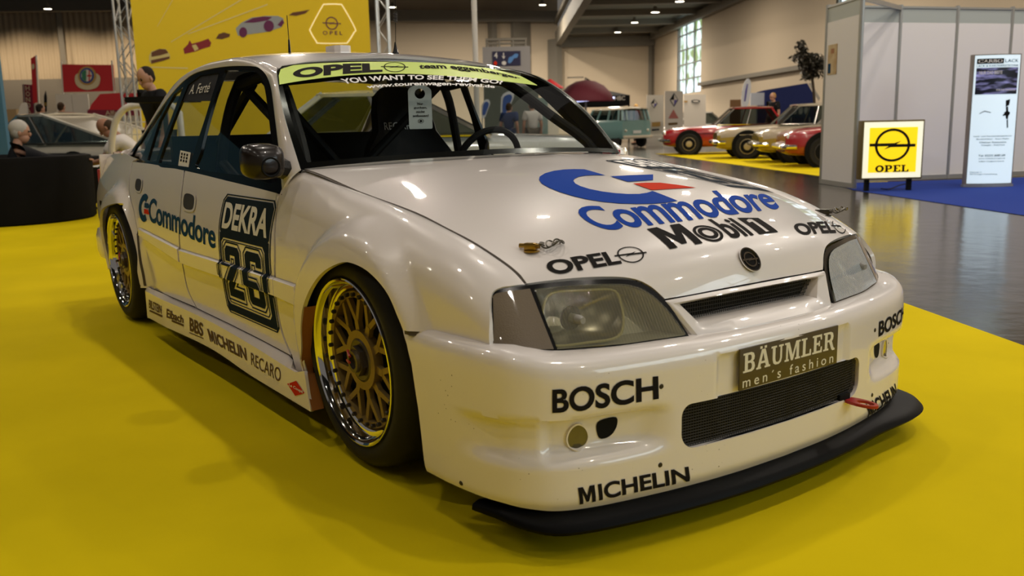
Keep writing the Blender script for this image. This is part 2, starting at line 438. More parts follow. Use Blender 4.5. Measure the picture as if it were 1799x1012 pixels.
# ------------------------------------------------------------------ car materials
def chips(nt, b):
    """stone chips and rubber specks low on the paint"""
    L = nt.links.new; t = nt.nodes.new('ShaderNodeTexCoord'); v = nt.nodes.new('ShaderNodeTexVoronoi'); v.inputs['Scale'].default_value = 62; v.inputs['Randomness'].default_value = 1
    n = nt.nodes.new('ShaderNodeTexNoise'); n.inputs['Scale'].default_value = 5.5
    r = nt.nodes.new('ShaderNodeMath'); r.operation = 'LESS_THAN'; s = nt.nodes.new('ShaderNodeMapRange'); s.inputs[1].default_value = .52; s.inputs[2].default_value = .78; s.inputs[3].default_value = 0; s.inputs[4].default_value = .17
    mx = nt.nodes.new('ShaderNodeMix'); mx.data_type = 'RGBA'; mx.inputs[6].default_value = (.81, .75, .70, 1); mx.inputs[7].default_value = (.16, .13, .09, 1)
    L(t.outputs['Object'], v.inputs['Vector']); L(t.outputs['Object'], n.inputs['Vector']); L(n.outputs['Fac'], s.inputs[0]); L(v.outputs['Distance'], r.inputs[0]); L(s.outputs[0], r.inputs[1]); L(r.outputs[0], mx.inputs[0]); L(mx.outputs[2], b.inputs['Base Color'])
WHITE = (.81, .75, .70)
M_paint = mat('white_paint', WHITE, .32, coat=1)
M_chip = mat('white_paint_chipped', WHITE, .32, coat=1, build=chips)
M_gap = mat('gap_shade', (.07, .055, .042), .7)  # dark tone stands in for the shade inside the panel gaps
M_black = mat('black_trim', (.004, .004, .004), .2, spec=.35)
M_matt = mat('black_matt', (.004, .004, .004), .7, spec=.15)
M_lip = mat('black_plastic_lip', (.003, .003, .003), .48, spec=.08)
M_rubber = mat('tyre_rubber', (.010, .009, .008), .62, spec=.3, bump=(60, .15, .002))
M_chrome = mat('polished_rim', (.86, .86, .86), .07, 1)
M_gold = mat('gold_magnesium', (.30, .205, .065), .42, .55)
M_bolt = mat('dark_bolt', (.045, .038, .03), .4, .7)
M_nut = mat('dark_nut', (.12, .10, .08), .35, .8)
M_red = mat('red_paint', (.42, .02, .02), .35)
M_brown = mat('brown_arch_edge', (.33, .12, .02), .5)
M_dk = mat('black_lettering', (.016, .014, .013), .75, spec=.04)
M_blue = mat('blue_lettering', (.008, .052, .33), .75, spec=.04)
M_teal = mat('dark_teal_lettering', (.012, .055, .12), .75, spec=.04)
M_navy = mat('dark_navy_panel', (.012, .022, .035), .75, spec=.04)
M_redl = mat('red_lettering', (.60, .035, .010), .75, spec=.04)
M_wht = mat('white_lettering', (.78, .76, .72), .45)
M_lime = mat('lime_strip', (.60, .76, .14), .4)
M_plate = mat('brown_plate', (.075, .052, .018), .4)
M_cream = mat('cream_lettering', (.78, .74, .60), .45)
M_carbon = mat('black_glossy_mirror', (.012, .008, .006), .3, coat=.25, spec=.3)
M_wglass = glass('windscreen_glass', (.80, .84, .82), ior=1.35)
M_sglass = glass('side_glass', (.84, .86, .87), ior=1.5)
M_lens = glass('lamp_glass', (.86, .85, .74), ior=1.45, haze=.07, hcol=(.6, .58, .45))
M_lens_sheen = glass('lamp_glass_window_sheen', (.93, .95, .96), ior=1.8, rough=.10, haze=.50, hcol=(.66, .74, .80), ribs=True)  # far lens: the pale window reflection is put into the haze colour
M_house = mat('dark_metal', (.07, .06, .05), .4, .5)
M_refl = mat('lamp_reflector', (.75, .74, .68), .12, 1)
M_tub = mat('interior_black', (.004, .004, .0045), .6, spec=.25)
M_brass = mat('brass_lock', (.45, .28, .06), .3, 1)
M_cable = mat('steel_cable', (.10, .09, .07), .35, .9)
M_paper = mat('white_paper', (.62, .63, .60), .6)
CAR = empty('race_car', (0, 0, 0), 'white touring race car with number 26 and blue hood lettering parked on yellow carpet', 'race car')
mir = lambda L: [(u, -v) for u, v in L][::-1]
# ------------------------------------------------------------------ hood
rear = [(.100, 0), (.078, -.33), (.062, -.55), (.052, -.64), (.056, -.690)]
seam = U(hood, [(532, 297), (606.5, 327), (670, 352), (733, 376), (780, 400), (831, 427), (875, 455.5), (903.7, 477.6), (921, 498.5)], (.05, -.7))
seam = [(q, v+.0065) for q, v in seam]
ledge = U(hood, [(921, 498.5), (980, 491), (1050, 486), (1105, 488), (1140, 501), (1168, 525)], (.9, -.66))
front = [ledge[-1], (.980, -.22), (.982, 0)]
half = join(cr(rear)[:-1], cr(seam), cr(ledge), cr(front))
HOOD = panel('hood', hood, [join(half, mir(half))], M_paint, CAR, .035, (1.55, 1), .012)
E_ = .0016
decal('lettering', text_shape('Commodore', .022, space=.96), hood, [(1000, 368), (1184, 343), (1340, 334)], [(1053, 407), (1229, 386), (1372, 367)], (.7, -.2), M_blue, HOOD)
def big_c():
    O = [(15, 43), (-160, 45)]
    L = [(600, 45), (500, 43), (400, 47), (300, 60), (210, 85), (158, 118), (152, 150), (180, 188), (250, 228), (350, 268), (480, 308), (620, 342), (780, 367), (950, 383), (1120, 388), (1270, 386), (1400, 376), (1520, 357), (1396, 306), (1272, 260), (1220, 277), (1140, 289), (1030, 290), (900, 281), (770, 264), (650, 240), (560, 212), (510, 186), (490, 160), (502, 138), (545, 118), (620, 106), (710, 103), (808, 105), (700, 73)]
    B = [(852, 114), (1060, 104), (1278, 96), (1278, 150), (1150, 160), (1028, 168)]
    Rr = [(1078, 186), (1200, 178), (1350, 178), (1530, 200), (1702, 227), (1500, 236), (1262, 250)]
    f = lambda P: [(920+x/5.622, 290+y/5.622) for x, y in P]
    return f(L), f(B), f(Rr)
for L_, mm in zip(big_c(), (M_blue, M_blue, M_redl)):
    uvs = U(hood, L_, (.45, 0)); panel('emblem_segment', hood, [uvs], mm, HOOD, .03, (1.55, 1), 0, off=.0015)
def mobil():
    a = poly_shape([M_GLYPH]); l = text_shape('bil', .022); ring = poly_shape([circ_loop(0, 0, 1, n=40), circ_loop(0, 0, .80, n=40), circ_loop(0, 0, .68, n=40), circ_loop(0, 0, .40, n=40)])
    one = poly_shape([[(0, 0), (1, 0), (1, 1), (0, 1)], [(.42, .08), (.42, .72), (.22, .66), (.22, .80), (.46, .93), (.64, .93), (.64, .08)]], box=[(0, 0), (1, 1)])
    return merge(place(a, 0, .0, .27, .80), place(ring, .285, -.02, .50, .62), place(l, .53, -.01, .745, .86), place(one, .80, 0, 1, .86))
decal('lettering', mobil(), hood, [(1126, 396), (1230, 382), (1326, 380)], [(1177, 438), (1280, 420), (1367, 408)], (.8, -.1), M_dk, HOOD, mx=.02, my=.1)
def opel(): return merge(place(text_shape('OPEL', .035, ws=1), 0, .03, .70, .86), place(blitz_shape(.055, 1.25, 3.0), .665, .0, 1, 1.0))
decal('lettering', opel(), hood, [(951, 457), (1128, 431)], [(970, 486), (1142, 458)], (.87, -.5), M_dk, HOOD, mx=.02, my=.1)
decal('lettering', opel(), hood, [(1386, 392), (1481, 388)], [(1406, 415), (1492, 411)], (.87, .5), M_dk, HOOD, mx=.02, my=.1)
def number_panel():
    """outlined race number panel: dark head with white lettering, number below"""
    oct_ = lambda x0, y0, x1, y1, c: [(x0+c, y0), (x1-c, y0), (x1, y0+c), (x1, y1-c), (x1-c, y1), (x0+c, y1), (x0, y1-c), (x0, y0+c)]
    fr = fill([oct_(0, 0, 1, 1, .05), oct_(.014, .009, .986, .991, .05)], 1e9, bstep=1e9)
    head = [oct_(.03, .67, .97, .98, .04)]; bod = fill([[(.03, .02), (.97, .02), (.97, .69), (.03, .69)], oct_(.055, .085, .90, .65, .04)], 1e9, bstep=1e9)
    hd = fill(head, 1e9, bstep=1e9); line = fill([oct_(.075, .10, .88, .637, .035), oct_(.088, .108, .867, .629, .03)], 1e9, bstep=1e9)
    return merge(fr, bod, hd, line)
def digits():
    two = [(0, .70), (0, .92), (.12, 1), (.88, 1), (1, .92), (1, .60), (.34, .17), (1, .17), (1, 0), (0, 0), (0, .24), (.68, .68), (.68, .83), (.32, .83), (.32, .70)]
    six = [[(0, .08), (.12, 0), (.88, 0), (1, .08), (1, .40), (.88, .49), (.32, .49), (.32, .83), (.68, .83), (.68, .74), (1, .74), (1, .92), (.88, 1), (.12, 1), (0, .92)], [(.32, .16), (.32, .35), (.68, .35), (.68, .16)]]
    def off(L, d):  # outline loop moved outward
        A = np.array(L); n = len(A); out = []; ar = sum(A[i][0]*A[(i+1) % n][1]-A[(i+1) % n][0]*A[i][1] for i in range(n)); s = 1 if ar > 0 else -1
        for i in range(n):
            a = A[i]-A[i-1]; b = A[(i+1) % n]-A[i]; na = np.array([a[1], -a[0]])/np.hypot(*a); nb = np.array([b[1], -b[0]])/np.hypot(*b); m = (na+nb); m /= max(1e-6, m@m)*.5
            out.append(tuple(A[i]+s*d*m))
        return out
    sh = []
    for x0, loops in ((.13, [two]), (.53, six)):
        q = lambda L: [(x0+.29*x, .16+.43*y) for x, y in L]
        sh.append(fill([q(L) for L in loops], 1e9, bstep=1e9))
        o = q(loops[0]); sh.append(fill([off(o, .034), off(o, .022)], 1e9, bstep=1e9))
    return merge(*sh)
# number panel on the far side of the hood reads from the passenger side: its head points to the windscreen
_pt, _pb = [(.275, .34), (.225, .666)], [(.63, .46), (.655, .664)]
decal('number_panel', number_panel(), hood, None, None, None, M_navy, HOOD, mx=.06, my=.05, top_uv=_pt, bot_uv=_pb)
decal('number', digits(), hood, None, None, None, M_navy, HOOD, mx=.06, my=.05, top_uv=_pt, bot_uv=_pb)
decal('lettering', place(text_shape('DEKRA', .03), .08, .71, .92, .95), hood, None, None, None, M_wht, HOOD, off=.0024, mx=.1, my=.05, top_uv=_pt, bot_uv=_pb)
# emblem
pe = inv(hood, (1316, 457), (.94, 0)); Pe = hood(*pe); Ne = nrm(hood, *pe); Ne = Ne if Ne[0] > 0 else -Ne
ex = Vector((0, 1, 0)); ez = Vector(Ne).normalized(); ey = ez.cross(ex).normalized(); ex = ey.cross(ez)
ME = Matrix((ex, ey, ez)).transposed()
b = MB(); b.lathe([(0, 0), (.034, 0), (.036, .003), (.034, .006), (.030, .006), (.029, .004), (0, .004)], tuple(Pe), 40, R=ME)
BADGE = b.build('badge', M_black, CAR)
M4 = Matrix.Translation(Vector(Pe)+ez*.0055) @ ME.to_4x4() @ Matrix.Translation((-.030, -.023, 0))
sh = blitz_shape(.09, 1.28, 2.2); flat_text('badge_ring', sh, M4, .060, .046, M_chrome, BADGE, cen=None)
b = MB(); b.lathe([(.0335, .003), (.0365, .003), (.0365, .0065), (.0335, .0065)], tuple(Pe), 40, R=ME, closed=True); b.build('badge_rim', M_chrome, BADGE)
# quick release pins on the hood
def hood_pin(px, g, kr):
    p = inv(hood, px, g); P = Vector(hood(*p)); b = MB()
    b.lathe([(0, 0), (.020, 0), (.020, .003), (0, .003)], tuple(P), 20); b.box(P+Vector((-.004, 0, .012)), (.032, .018, .020), rz=.5, bev=.004); b.tube([P+Vector((-.03, -.015, .014)), P+Vector((.02, .01, .014))], .006)
    o = b.build('hood_pin', M_brass if kr else M_cable, CAR); c = MB()
    for k in range(3):
        rr = .026-.004*k; cc = P+Vector((.0+.012*k, .055+.006*k, .014+.003*k)); c.tube([cc+Vector((rr*1.2*math.cos(a)*.6-rr*math.sin(a)*.5, rr*1.3*math.sin(a), .006*math.sin(2*a+k))) for a in np.linspace(0, 2*math.pi, 22, endpoint=False)], .0022, 6, closed=True)
    c.tube([P+Vector((0, .01, .016)), P+Vector((.01, .025, .018)), P+Vector((.0, .04, .012))], .003, 6); c.build('cable', M_cable, o)
hood_pin((934, 442), (.8, -.57), True); hood_pin((1450, 379), (.77, .6), False)
b = MB(); p_ = Vector((-.60, .715, .878)); b.box(p_, (.05, .02, .022), bev=.004); b.box(p_+Vector((.035, .018, .0)), (.03, .02, .018), bev=.004); b.build('hood_hinge_pin', M_red, CAR)
# ------------------------------------------------------------------ fenders
def fen(x, t): return fen_t(x, t, -1)
def ftop(x): return (x, .0)
fr_px = [(921, 500), (900, 502), (880, 505), (866, 513), (861, 530), (860, 570), (861, 613)]
bot_px = [(861, 618), (820, 608), (768, 590), (740, 583), (708, 580)]
arch_px = [(708, 580), (700, 560), (680, 515), (650, 480), (620, 463), (597, 462), (567, 478), (545, 507), (532, 540), (528, 575), (529, 610)]
cut_px = [(513.6, 625), (499, 589), (490, 551), (485.5, 515), (484.5, 478), (484.5, 440), (487.5, 370), (491.5, 341)]
fF = U(fen, fr_px, (.62, .5)); fB = U(fen, bot_px, (.6, 1.6)); fA = U(fen, arch_px, (.35, 1.7)); fA = fA+[(-.347, 3.75), (-.356, 4.0), (-.36, 4.38)]; fS = [(-.36, 4.38), (-.51, 4.38), (-.517, 4.065)]; fC = U(fen, cut_px, (-.45, 3.5))
topc = [(fC[-1][0]-.01, .0), (-.3, 0), (0, 0), (.3, 0), (.55, 0), (fF[0][0], 0)]
fl = join(cr(fF), cr(fB), cr(fA), fS, cr(fC), [(fC[-1][0]-.015, .5)], topc)
FEN = [panel('front_fender', fen, [fl], M_paint, CAR, .011, (1, .165), .014), panel('front_fender', lambda x, t: fen_t(x, t, 1), [fl], M_paint, CAR, .022, (1, .165), .014)]
# brown masking on the rear return of the wheel arch
def strip(name, A, B, m, parent, ang=40, mid=None, cen=CEN, mirror=False, flip=False):
    A = [np.array(a, float) for a in A]; B = [np.array(b, float) for b in B]; n = len(A); rows = [A]+([mid] if mid else [])+[B]; V = [p for r in rows for p in r]
    F = [(r*n+i, r*n+i+1, (r+1)*n+i+1, (r+1)*n+i) for r in range(len(rows)-1) for i in range(n-1)]
    out = []
    for s in ((1, -1) if mirror else (1,)):
        Q = np.array(V)*np.array([1, s, 1]); FF = orient(Q, F, cen); out.append(mesh(name, Q, [f[::-1] for f in FF] if flip else FF, m, parent, ang))
    return out
def resamp(P, n):
    P = np.array(P, float); d = np.concatenate([[0], np.cumsum(np.linalg.norm(np.diff(P, axis=0), axis=1))]); t = np.linspace(0, d[-1], n); return [np.array([np.interp(k, d, P[:, i]) for i in range(P.shape[1])]) for k in t]
# ------------------------------------------------------------------ doors
def dr(x, z): return door(x, z, -1)
fd_cut = [(c[0]-3.2, c[1]) for c in cut_px]
fd_bot = [(510.5, 624), (460, 597), (400, 567), (346, 541)]
fd_rear = [(346, 541), (331, 509), (322, 465), (317, 436), (317, 380), (320, 340), (325, 300)]
fd_top = [(325, 300), (360, 308), (400, 318), (450, 330), (488, 340)]
g = (-.8, .6)
a, b_, c, d = [U(dr, k, g) for k in (fd_cut[::-1], fd_bot, fd_rear, fd_top)]
FD = panel('front_door', dr, [join(cr(a), b_, cr(c), cr(d))], M_paint, CAR, .04, thick=.014, mirror=True)
rd_front = [(k[0]-2.0, k[1]) for k in fd_rear[::-1]]
rd_bot = [(343, 539), (300, 521), (262, 504), (256, 502)]
rd_rear = [(256, 502), (250, 470), (244, 420), (236, 372), (228, 340), (228, 315), (233, 284)]
rd_top = [(233, 284), (270, 289), (323, 299.5)]
g = (-1.9, .6)
a, b_, c, d = [U(dr, k, g) for k in (rd_front, rd_bot, rd_rear, rd_top)]
RD = panel('rear_door', dr, [join(cr(a), b_, cr(c), cr(d))], M_paint, CAR, .04, thick=.014, mirror=True)
q_front = [(k[0]-1.2, k[1]) for k in rd_rear[::-1]]
q_arch = [(254.5, 504), (246, 500), (241.5, 451), (234, 416.5), (225, 389), (215.6, 366), (206, 357), (198, 367), (194, 390)]
g = (-2.3, .6); a = U(dr, q_front, g); c = U(dr, q_arch, (-2.1, .3))
c = c[:7]+[(-2.86, .60), (-2.99, .50), (-3.03, .40), (-3.05, .30)]
loopq = join(cr(a), cr(c), [(-3.05, .25), (-3.40, .25), (-3.45, .45), (-3.44, .70), (-3.42, .855), (-3.1, .885), (-2.8, .895), (-2.5, .872)])
QP = panel('rear_quarter', dr, [loopq], M_paint, CAR, .02, thick=.014, mirror=True)
# handles
for par, quad in ((FD[0], [(325, 338), (344.5, 343.5), (341.5, 371), (322.5, 366.5)]), (RD[0], [(240, 313), (251, 316), (248, 338), (237.5, 333)])):
    uv = U(dr, quad, (-1.4 if par is FD[0] else -2.2, .65)); cx = np.mean(uv, 0)
    rr = lambda k: [tuple(cx+(np.array(p)-cx)*k) for p in uv]
    h = panel('door_handle', dr, [cr(rr(1.0), 6, True), cr(rr(.80), 6, True)[::-1]], M_paint, par, .02, thick=0, off=.004)
    panel('handle_recess', dr, [cr(rr(.84), 6, True)], M_house, par, .02, thick=0, off=.002)
# moulding strip along the doors
def mould(x0, x1, zt0, zt1, zb0, zb1, par, s):
    xs = np.linspace(x0, x1, 14); A = []; rows = [[], [], [], []]
    for x in xs:
        k = (x-x0)/(x1-x0); zt = zt0+(zt1-zt0)*k; zb = zb0+(zb1-zb0)*k
        for r, (z, o) in enumerate(((zt, .0), (zt-.006, .011), (zb+.006, .013), (zb, .0))): rows[r].append((x, s*(side(x, z, False)+o+.002+flare(x, z)*.0), z))
    n = len(xs); V = [p for r in rows for p in r]; F = [(r*n+i, r*n+i+1, (r+1)*n+i+1, (r+1)*n+i) for r in range(3) for i in range(n-1)]+[(0, n, 2*n, 3*n), (n-1, 2*n-1, 3*n-1, 4*n-1)]
    return mesh('moulding', V, orient(V, F), M_paint, par, 30)
mt = U(dr, [(522, 500), (484, 487), (318, 437), (315.5, 435), (247, 400)], (-.5, .52)); mb_ = U(dr, [(518.5, 536), (484, 520), (318, 462), (315.5, 460), (249, 415)], (-.5, .45))
for s, k in ((-1, 0), (1, 1)):
    mould(mt[0][0], mt[1][0]+.004, mt[0][1], mt[1][1], mb_[0][1], mb_[1][1], FEN[k], s)
    mould(mt[1][0], mt[2][0]+.004, mt[1][1], mt[2][1], mb_[1][1], mb_[2][1], FD[k], s)
    mould(mt[3][0], mt[4][0], mt[3][1], mt[4][1], mb_[3][1], mb_[4][1], RD[k], s)
# door lettering: the number panel and the sponsor
dT = [(396, 340), (489, 353)]
top_uv = U(dr, dT, (-.8, .78)); bot_uv = U(dr, [(401, 545), (494, 589)], (-.8, .34))
z0 = .5*(bot_uv[0][1]+bot_uv[1][1]); z1 = .5*(top_uv[0][1]+top_uv[1][1])
top_uv = [(top_uv[0][0], z1), (top_uv[1][0], z1)]; bot_uv = [(bot_uv[0][0], z0), (bot_uv[1][0], z0)]
def dro(x, z):
    p = dr(x, z); zt = np.interp(x, [mt[2][0], mt[1][0]], [mt[2][1], mt[1][1]]); zb = np.interp(x, [mb_[2][0], mb_[1][0]], [mb_[2][1], mb_[1][1]])
    k = np.interp(z, [zb-.001, zb+.006, zt-.006, zt+.001], [0, 1, 1, 0]); p[1] -= .0150*k; return p
decal('number_panel', number_panel(), dro, None, None, None, M_navy, FD[0], mx=.05, my=.012, top_uv=top_uv, bot_uv=bot_uv)
decal('number', digits(), dro, None, None, None, M_navy, FD[0], mx=.05, my=.012, top_uv=top_uv, bot_uv=bot_uv)
decal('lettering', place(text_shape('DEKRA', .03), .07, .725, .93, .935), dro, None, None, None, M_wht, FD[0], off=.0024, mx=.1, my=.06, top_uv=top_uv, bot_uv=bot_uv)
def chick():
    t = np.linspace(math.radians(52), math.radians(308), 30); L = [(.0+math.cos(a), math.sin(a)) for a in t]+[(.52*math.cos(a), .52*math.sin(a)) for a in t[::-1]]
    return L
decal('lettering', text_shape('Commodore', .02, space=.95), dr, [(264, 346), (380.5, 393)], [(262, 389), (379, 438)], (-1.6, .65), M_teal, FD[0], mx=.05)
c_uv = U(dr, [(244.5, 337), (262, 343), (260, 393), (243, 386)], (-2.1, .68)); cx = np.mean([k[0] for k in c_uv]); cz = np.mean([k[1] for k in c_uv]); rx = .5*abs(c_uv[1][0]-c_uv[0][0]); rz_ = .5*abs(c_uv[0][1]-c_uv[3][1])
panel('emblem_segment', dr, [[(cx+rx*.25+rx*.95*x, cz+rz_*y) for x, y in chick()]], M_teal, RD[0], .03, thick=0, off=.0015)
panel('emblem_segment', dr, [[(cx+rx*.35, cz+rz_*.05), (cx+rx*1.35, cz+rz_*.05), (cx+rx*1.1, cz+rz_*.38), (cx+rx*.35, cz+rz_*.38)]], M_teal, RD[0], .03, thick=0, off=.0015)
panel('emblem_segment', dr, [[(cx+rx*.35, cz-rz_*.05), (cx+rx*1.1, cz-rz_*.05), (cx+rx*1.4, cz-rz_*.38), (cx+rx*.35, cz-rz_*.38)]], M_redl, RD[0], .03, thick=0, off=.0015)
# ------------------------------------------------------------------ side skirts
def skirt(x, z): return np.array([x, -(.842+.012*sm(.30, .10, z)*0-.02*np.clip((-1.9-x)/.4, 0, 1)), z])
sk_top = U(skirt, [(255, 511), (314, 539), (373, 567), (438, 604), (497, 641), (519, 654)], (-1.5, .22)); sk_bot = U(skirt, [(259, 558), (272, 564), (363.6, 608.6), (438, 658), (507, 700), (546, 723.5)], (-1.5, .10))
sk_end = U(skirt, [(546, 723.5), (540, 690), (534.5, 652)], (-.25, .15))
SK = panel('side_skirt', skirt, [join(cr(sk_top), [sk_end[2], sk_end[1]], cr(sk_bot[::-1]))], M_paint, CAR, .04, thick=.01, mirror=True)
inn = resamp([dr(*k) for k in U(dr, fd_bot[::-1]+[(513.6, 625), (519, 652)], (-1, .28))], 24); inn0 = resamp([dr(*k) for k in U(dr, [(256, 502), (300, 521), (346, 541)], (-2, .28))], 24)
outl = resamp([skirt(*k) for k in cr(sk_top)], 47)
INN = resamp([dr(*k) for k in U(dr, [(256, 503), (300, 522), (346, 542), (400, 568), (460, 598), (510, 625), (518, 651)], (-1.9, .3))], 47)
INN = [p+np.array([0, .006, -.003]) for p in INN]
for k, o in enumerate(strip('skirt_ledge', INN, outl, M_paint, CAR, mirror=True, cen=np.array([-1, 0, -3.]))): o.parent = SK[k]
def sk_text(body, tl, tr, bl, br, m=M_dk, bold=.02, name='lettering', sh=None): decal(name, sh or text_shape(body, bold), skirt, [tl, tr], [bl, br], (-1, .2), m, SK[0])
M_brn = mat('brown_lettering', (.13, .078, .028), .7, spec=.05)
sk_text('BILSTEIN', (262, 526), (284, 537), (262, 541), (284, 552), M_brn)
sk_text('', (263, 544), (285.5, 554), (263, 547), (285.5, 557.5), M_brn, sh=poly_shape([[(0, 0), (1, 0), (1, 1), (0, 1)]]), name='stripe')
sk_text('Eibach', (293, 542), (322.5, 555), (293, 558), (322.5, 568), M_brn, .03)
sk_text('', (302, 561.5), (323, 570), (302, 565), (323, 573.5), M_brn, sh=poly_shape([[(0, 0), (1, 0), (1, 1), (0, 1)]]), name='stripe')
sk_text('BBS', (333, 557), (357, 568), (334, 581), (357, 592), M_brn, .03)
sk_text('', (333, 583.5), (358, 594), (333, 585), (358, 595.5), M_brn, sh=poly_shape([[(0, 0), (1, 0), (1, 1), (0, 1)]]), name='stripe')
MICH = merge(place(poly_shape([M_GLYPH]), 0, 0, .155, 1), place(text_shape('ICHELIN', .03), .185, 0, 1, 1))
sk_text('', (364, 577), (432, 611.5), (370, 600), (434.5, 634), M_brn, sh=MICH)
sk_text('RECARO', (441, 619), (494, 648), (442, 641), (493, 672), M_brn, .0)
dm = poly_shape([[(0, .5), (.5, 1), (1, .5), (.5, 0)]]); decal('diamond_sticker', dm, skirt, [(506, 662), (536, 676)], [(504, 686), (535, 705)], (-.4, .15), M_redl, SK[0])
decal('lettering', place(text_shape('Le Coupé', .02), .12, .38, .92, .62), skirt, [(506, 662), (536, 676)], [(504, 686), (535, 705)], (-.4, .15), M_wht, SK[0], off=.002)

def gap_strip(name, fn, uv, par, w=.014, off=-.0025, mirror=False, m=M_gap):
    """dark strip laid in a panel gap, its colour stands for the shade there"""
    P = [np.array(fn(*k)) for k in cr(uv, 6)]; A = []; B = []
    for i, p in enumerate(P):
        t = P[min(i+1, len(P)-1)]-P[max(i-1, 0)]; t /= np.linalg.norm(t); n = nrm(fn, *cr(uv, 6)[i])
        if n@(p-CEN) < 0: n = -n
        b = np.cross(n, t); A.append(p+b*w/2+n*off); B.append(p-b*w/2+n*off)
    return strip(name, A, B, m, par, mirror=mirror)
hs_ = [(q, v-.0035) for q, v in seam]
gap_strip('hood_seal', hood, hs_, CAR, mirror=True)
gap_strip('door_seal', dr, [(u+.004, v) for u, v in U(dr, cut_px, (-.45, .5))], CAR, .016, mirror=True)
gap_strip('door_seal', dr, U(dr, [(k[0]-1, k[1]) for k in fd_rear], (-1.4, .5)), CAR, .014, mirror=True)
gap_strip('door_seal', dr, U(dr, [(k[0]-.6, k[1]) for k in rd_rear], (-2.3, .5)), CAR, .014, mirror=True)
gap_strip('door_seal', dr, U(dr, [(514, 627), (460, 599), (400, 569), (346, 543)], (-.8, .3)), CAR, .012, mirror=True)
gap_strip('bumper_seal', fen, fB, CAR, .022, mirror=True, off=-.004)
ar = [fen(*k) for k in cr(fA[8:-1], 4)]+[skirt(*k) for k in cr(U(skirt, [(538, 685), (542, 705), (546, 722)], (-.2, .15)), 3)]
strip('arch_edge', [p+np.array([.004, .003, 0]) for p in ar], [p+np.array([.002, .045, 0]) for p in ar], M_brown, CAR, mirror=True, cen=np.array([-1.5, 0, .4]))
# ------------------------------------------------------------------ windscreen, pillars, roof
wh = [(0, 0), (-.3, 0), (-.55, 0), (-.722, -.01), (-.742, .3), (-.748, .5), (-.742, .74), (-.722, .92), (-.672, 1.0), (-.5, 1.0), (-.25, 1.0), (0, .992)]
whc = join(wh[:3], cr(wh[3:9], 5), wh[9:])
mirw = lambda L: [(-u, v) for u, v in L][::-1]
wloop = join(whc, mirw(whc)); shrink = lambda L, ku, kv: [(u*ku, .03+(v-.03)*kv if v < .5 else .97+(v-.97)*kv) for u, v in L]
WS = panel('windscreen', wshield, [wloop], M_wglass, CAR, .05, (1, .55), thick=0)
inn_l = [(u*.965, .035 if v < .02 else (v if v < .9 else min(v, .975))) for u, v in wloop]
panel('windscreen_edge', wshield, [wloop, inn_l], M_black, WS, .05, (1, .55), thick=0, off=-.003)
sb = [(491, 149), (565, 137.5), (640, 131), (715, 130), (790, 134), (865, 141), (943, 150.5)]; stp = [(489.5, 133), (493, 122), (515, 115), (590, 110.5), (665, 109), (740, 110), (815, 115), (865, 121), (915, 134), (944, 150)]
sbu = U(wshield, sb, (-.7, .8)); stu = [(u, min(v, .985)) for u, v in U(wshield, stp, (-.7, .9))]
STRIP = panel('sun_strip', wshield, [join(cr(sbu, 5), stu[::-1])], M_lime, WS, .03, (1, .55), thick=0, off=.001)
wt = lambda body, top, bot, m=M_dk, bold=.03, sh=None: decal('lettering', sh or text_shape(body, bold), wshield, top, bot, (-.3, .9), m, STRIP, off=.002, mx=.03)
wt('', [(513, 124), (590, 113.5), (671, 112.5)], [(516, 138.5), (590, 132), (672, 127)], sh=text_shape('OPEL', .05))
wt('', [(669, 110), (717, 110)], [(669, 127), (717, 128)], sh=blitz_shape(.05, 1.25, 3.0))
wt('team eggenberger', [(736, 114), (820, 117), (914, 137)], [(736, 124), (828, 127.5), (913, 141)], bold=.03)
wt('YOU WANT TO SEE THEM GO?', [(597, 139.5), (740, 132.5), (884, 142.5)], [(605, 148.5), (740, 140.5), (882, 149)], m=M_wht)
wt('www.tourenwagen-revival.de', [(643, 150.5), (760, 144), (869, 150.5)], [(646, 158), (760, 152.5), (869, 157)], m=M_wht)
rfh = [(-1.178+.19*(y/.605)**2+.002, -y*1.0) for y in np.linspace(0, .565, 12)]
side_r = [(x, -.575) for x in np.linspace(-1.03, -2.25, 14)]
rback = [(-2.30, -.50), (-2.33, -.25), (-2.34, 0)]
rl = join(rfh, side_r, rback); rl2 = join(rl, [(x, -y) for x, y in rl][::-1])
ROOF = panel('roof', roof, [rl2], M_paint, CAR, .05, thick=.012)
# side window openings
tn = lambda x, z: tum(x, z, -1)
DLO = [(497, 338), (494, 295), (487, 225), (480, 170), (472, 138), (458, 120.5), (440, 116), (395, 117), (350, 126), (326, 140), (302, 165), (265, 217), (236, 258), (221, 282)]
DLOu = U(tn, DLO, (-.5, .82)); bl_ = U(tn, [(221, 282), (270, 290.5), (320, 302), (400, 319.5), (450, 331), (497, 340)], (-2.5, .85))
gl = [U(tn, k, g) for k, g in (([(347, 296), (352, 270), (373, 188), (394, 128), (400, 124), (436, 124), (452, 128), (461, 141), (468, 170), (476, 235), (487, 318), (430, 309)], (-1.3, .85)),
     ([(279, 286), (305, 212), (331, 149), (352, 133), (385, 128), (382, 140), (360, 210), (333, 294)], (-1.8, .86)), ([(259, 281), (274, 285), (322, 153.5), (306, 166), (280, 213)], (-2.2, .86)), ([(230, 277), (248, 279), (296, 176), (268, 216), (240, 258)], (-2.4, .86)))]
gl = [cr(k, 3, True) if i == 0 else k for i, k in enumerate(gl)]
frame_loop = join(cr(DLOu, 4), bl_)
WF = panel('side_window_frame', tn, [frame_loop]+gl, M_black, CAR, .05, thick=.012, off=.001, mirror=True)
for k in gl: panel('side_window', tn, [k], M_sglass, CAR, .06, thick=0, off=-.006, mirror=True)
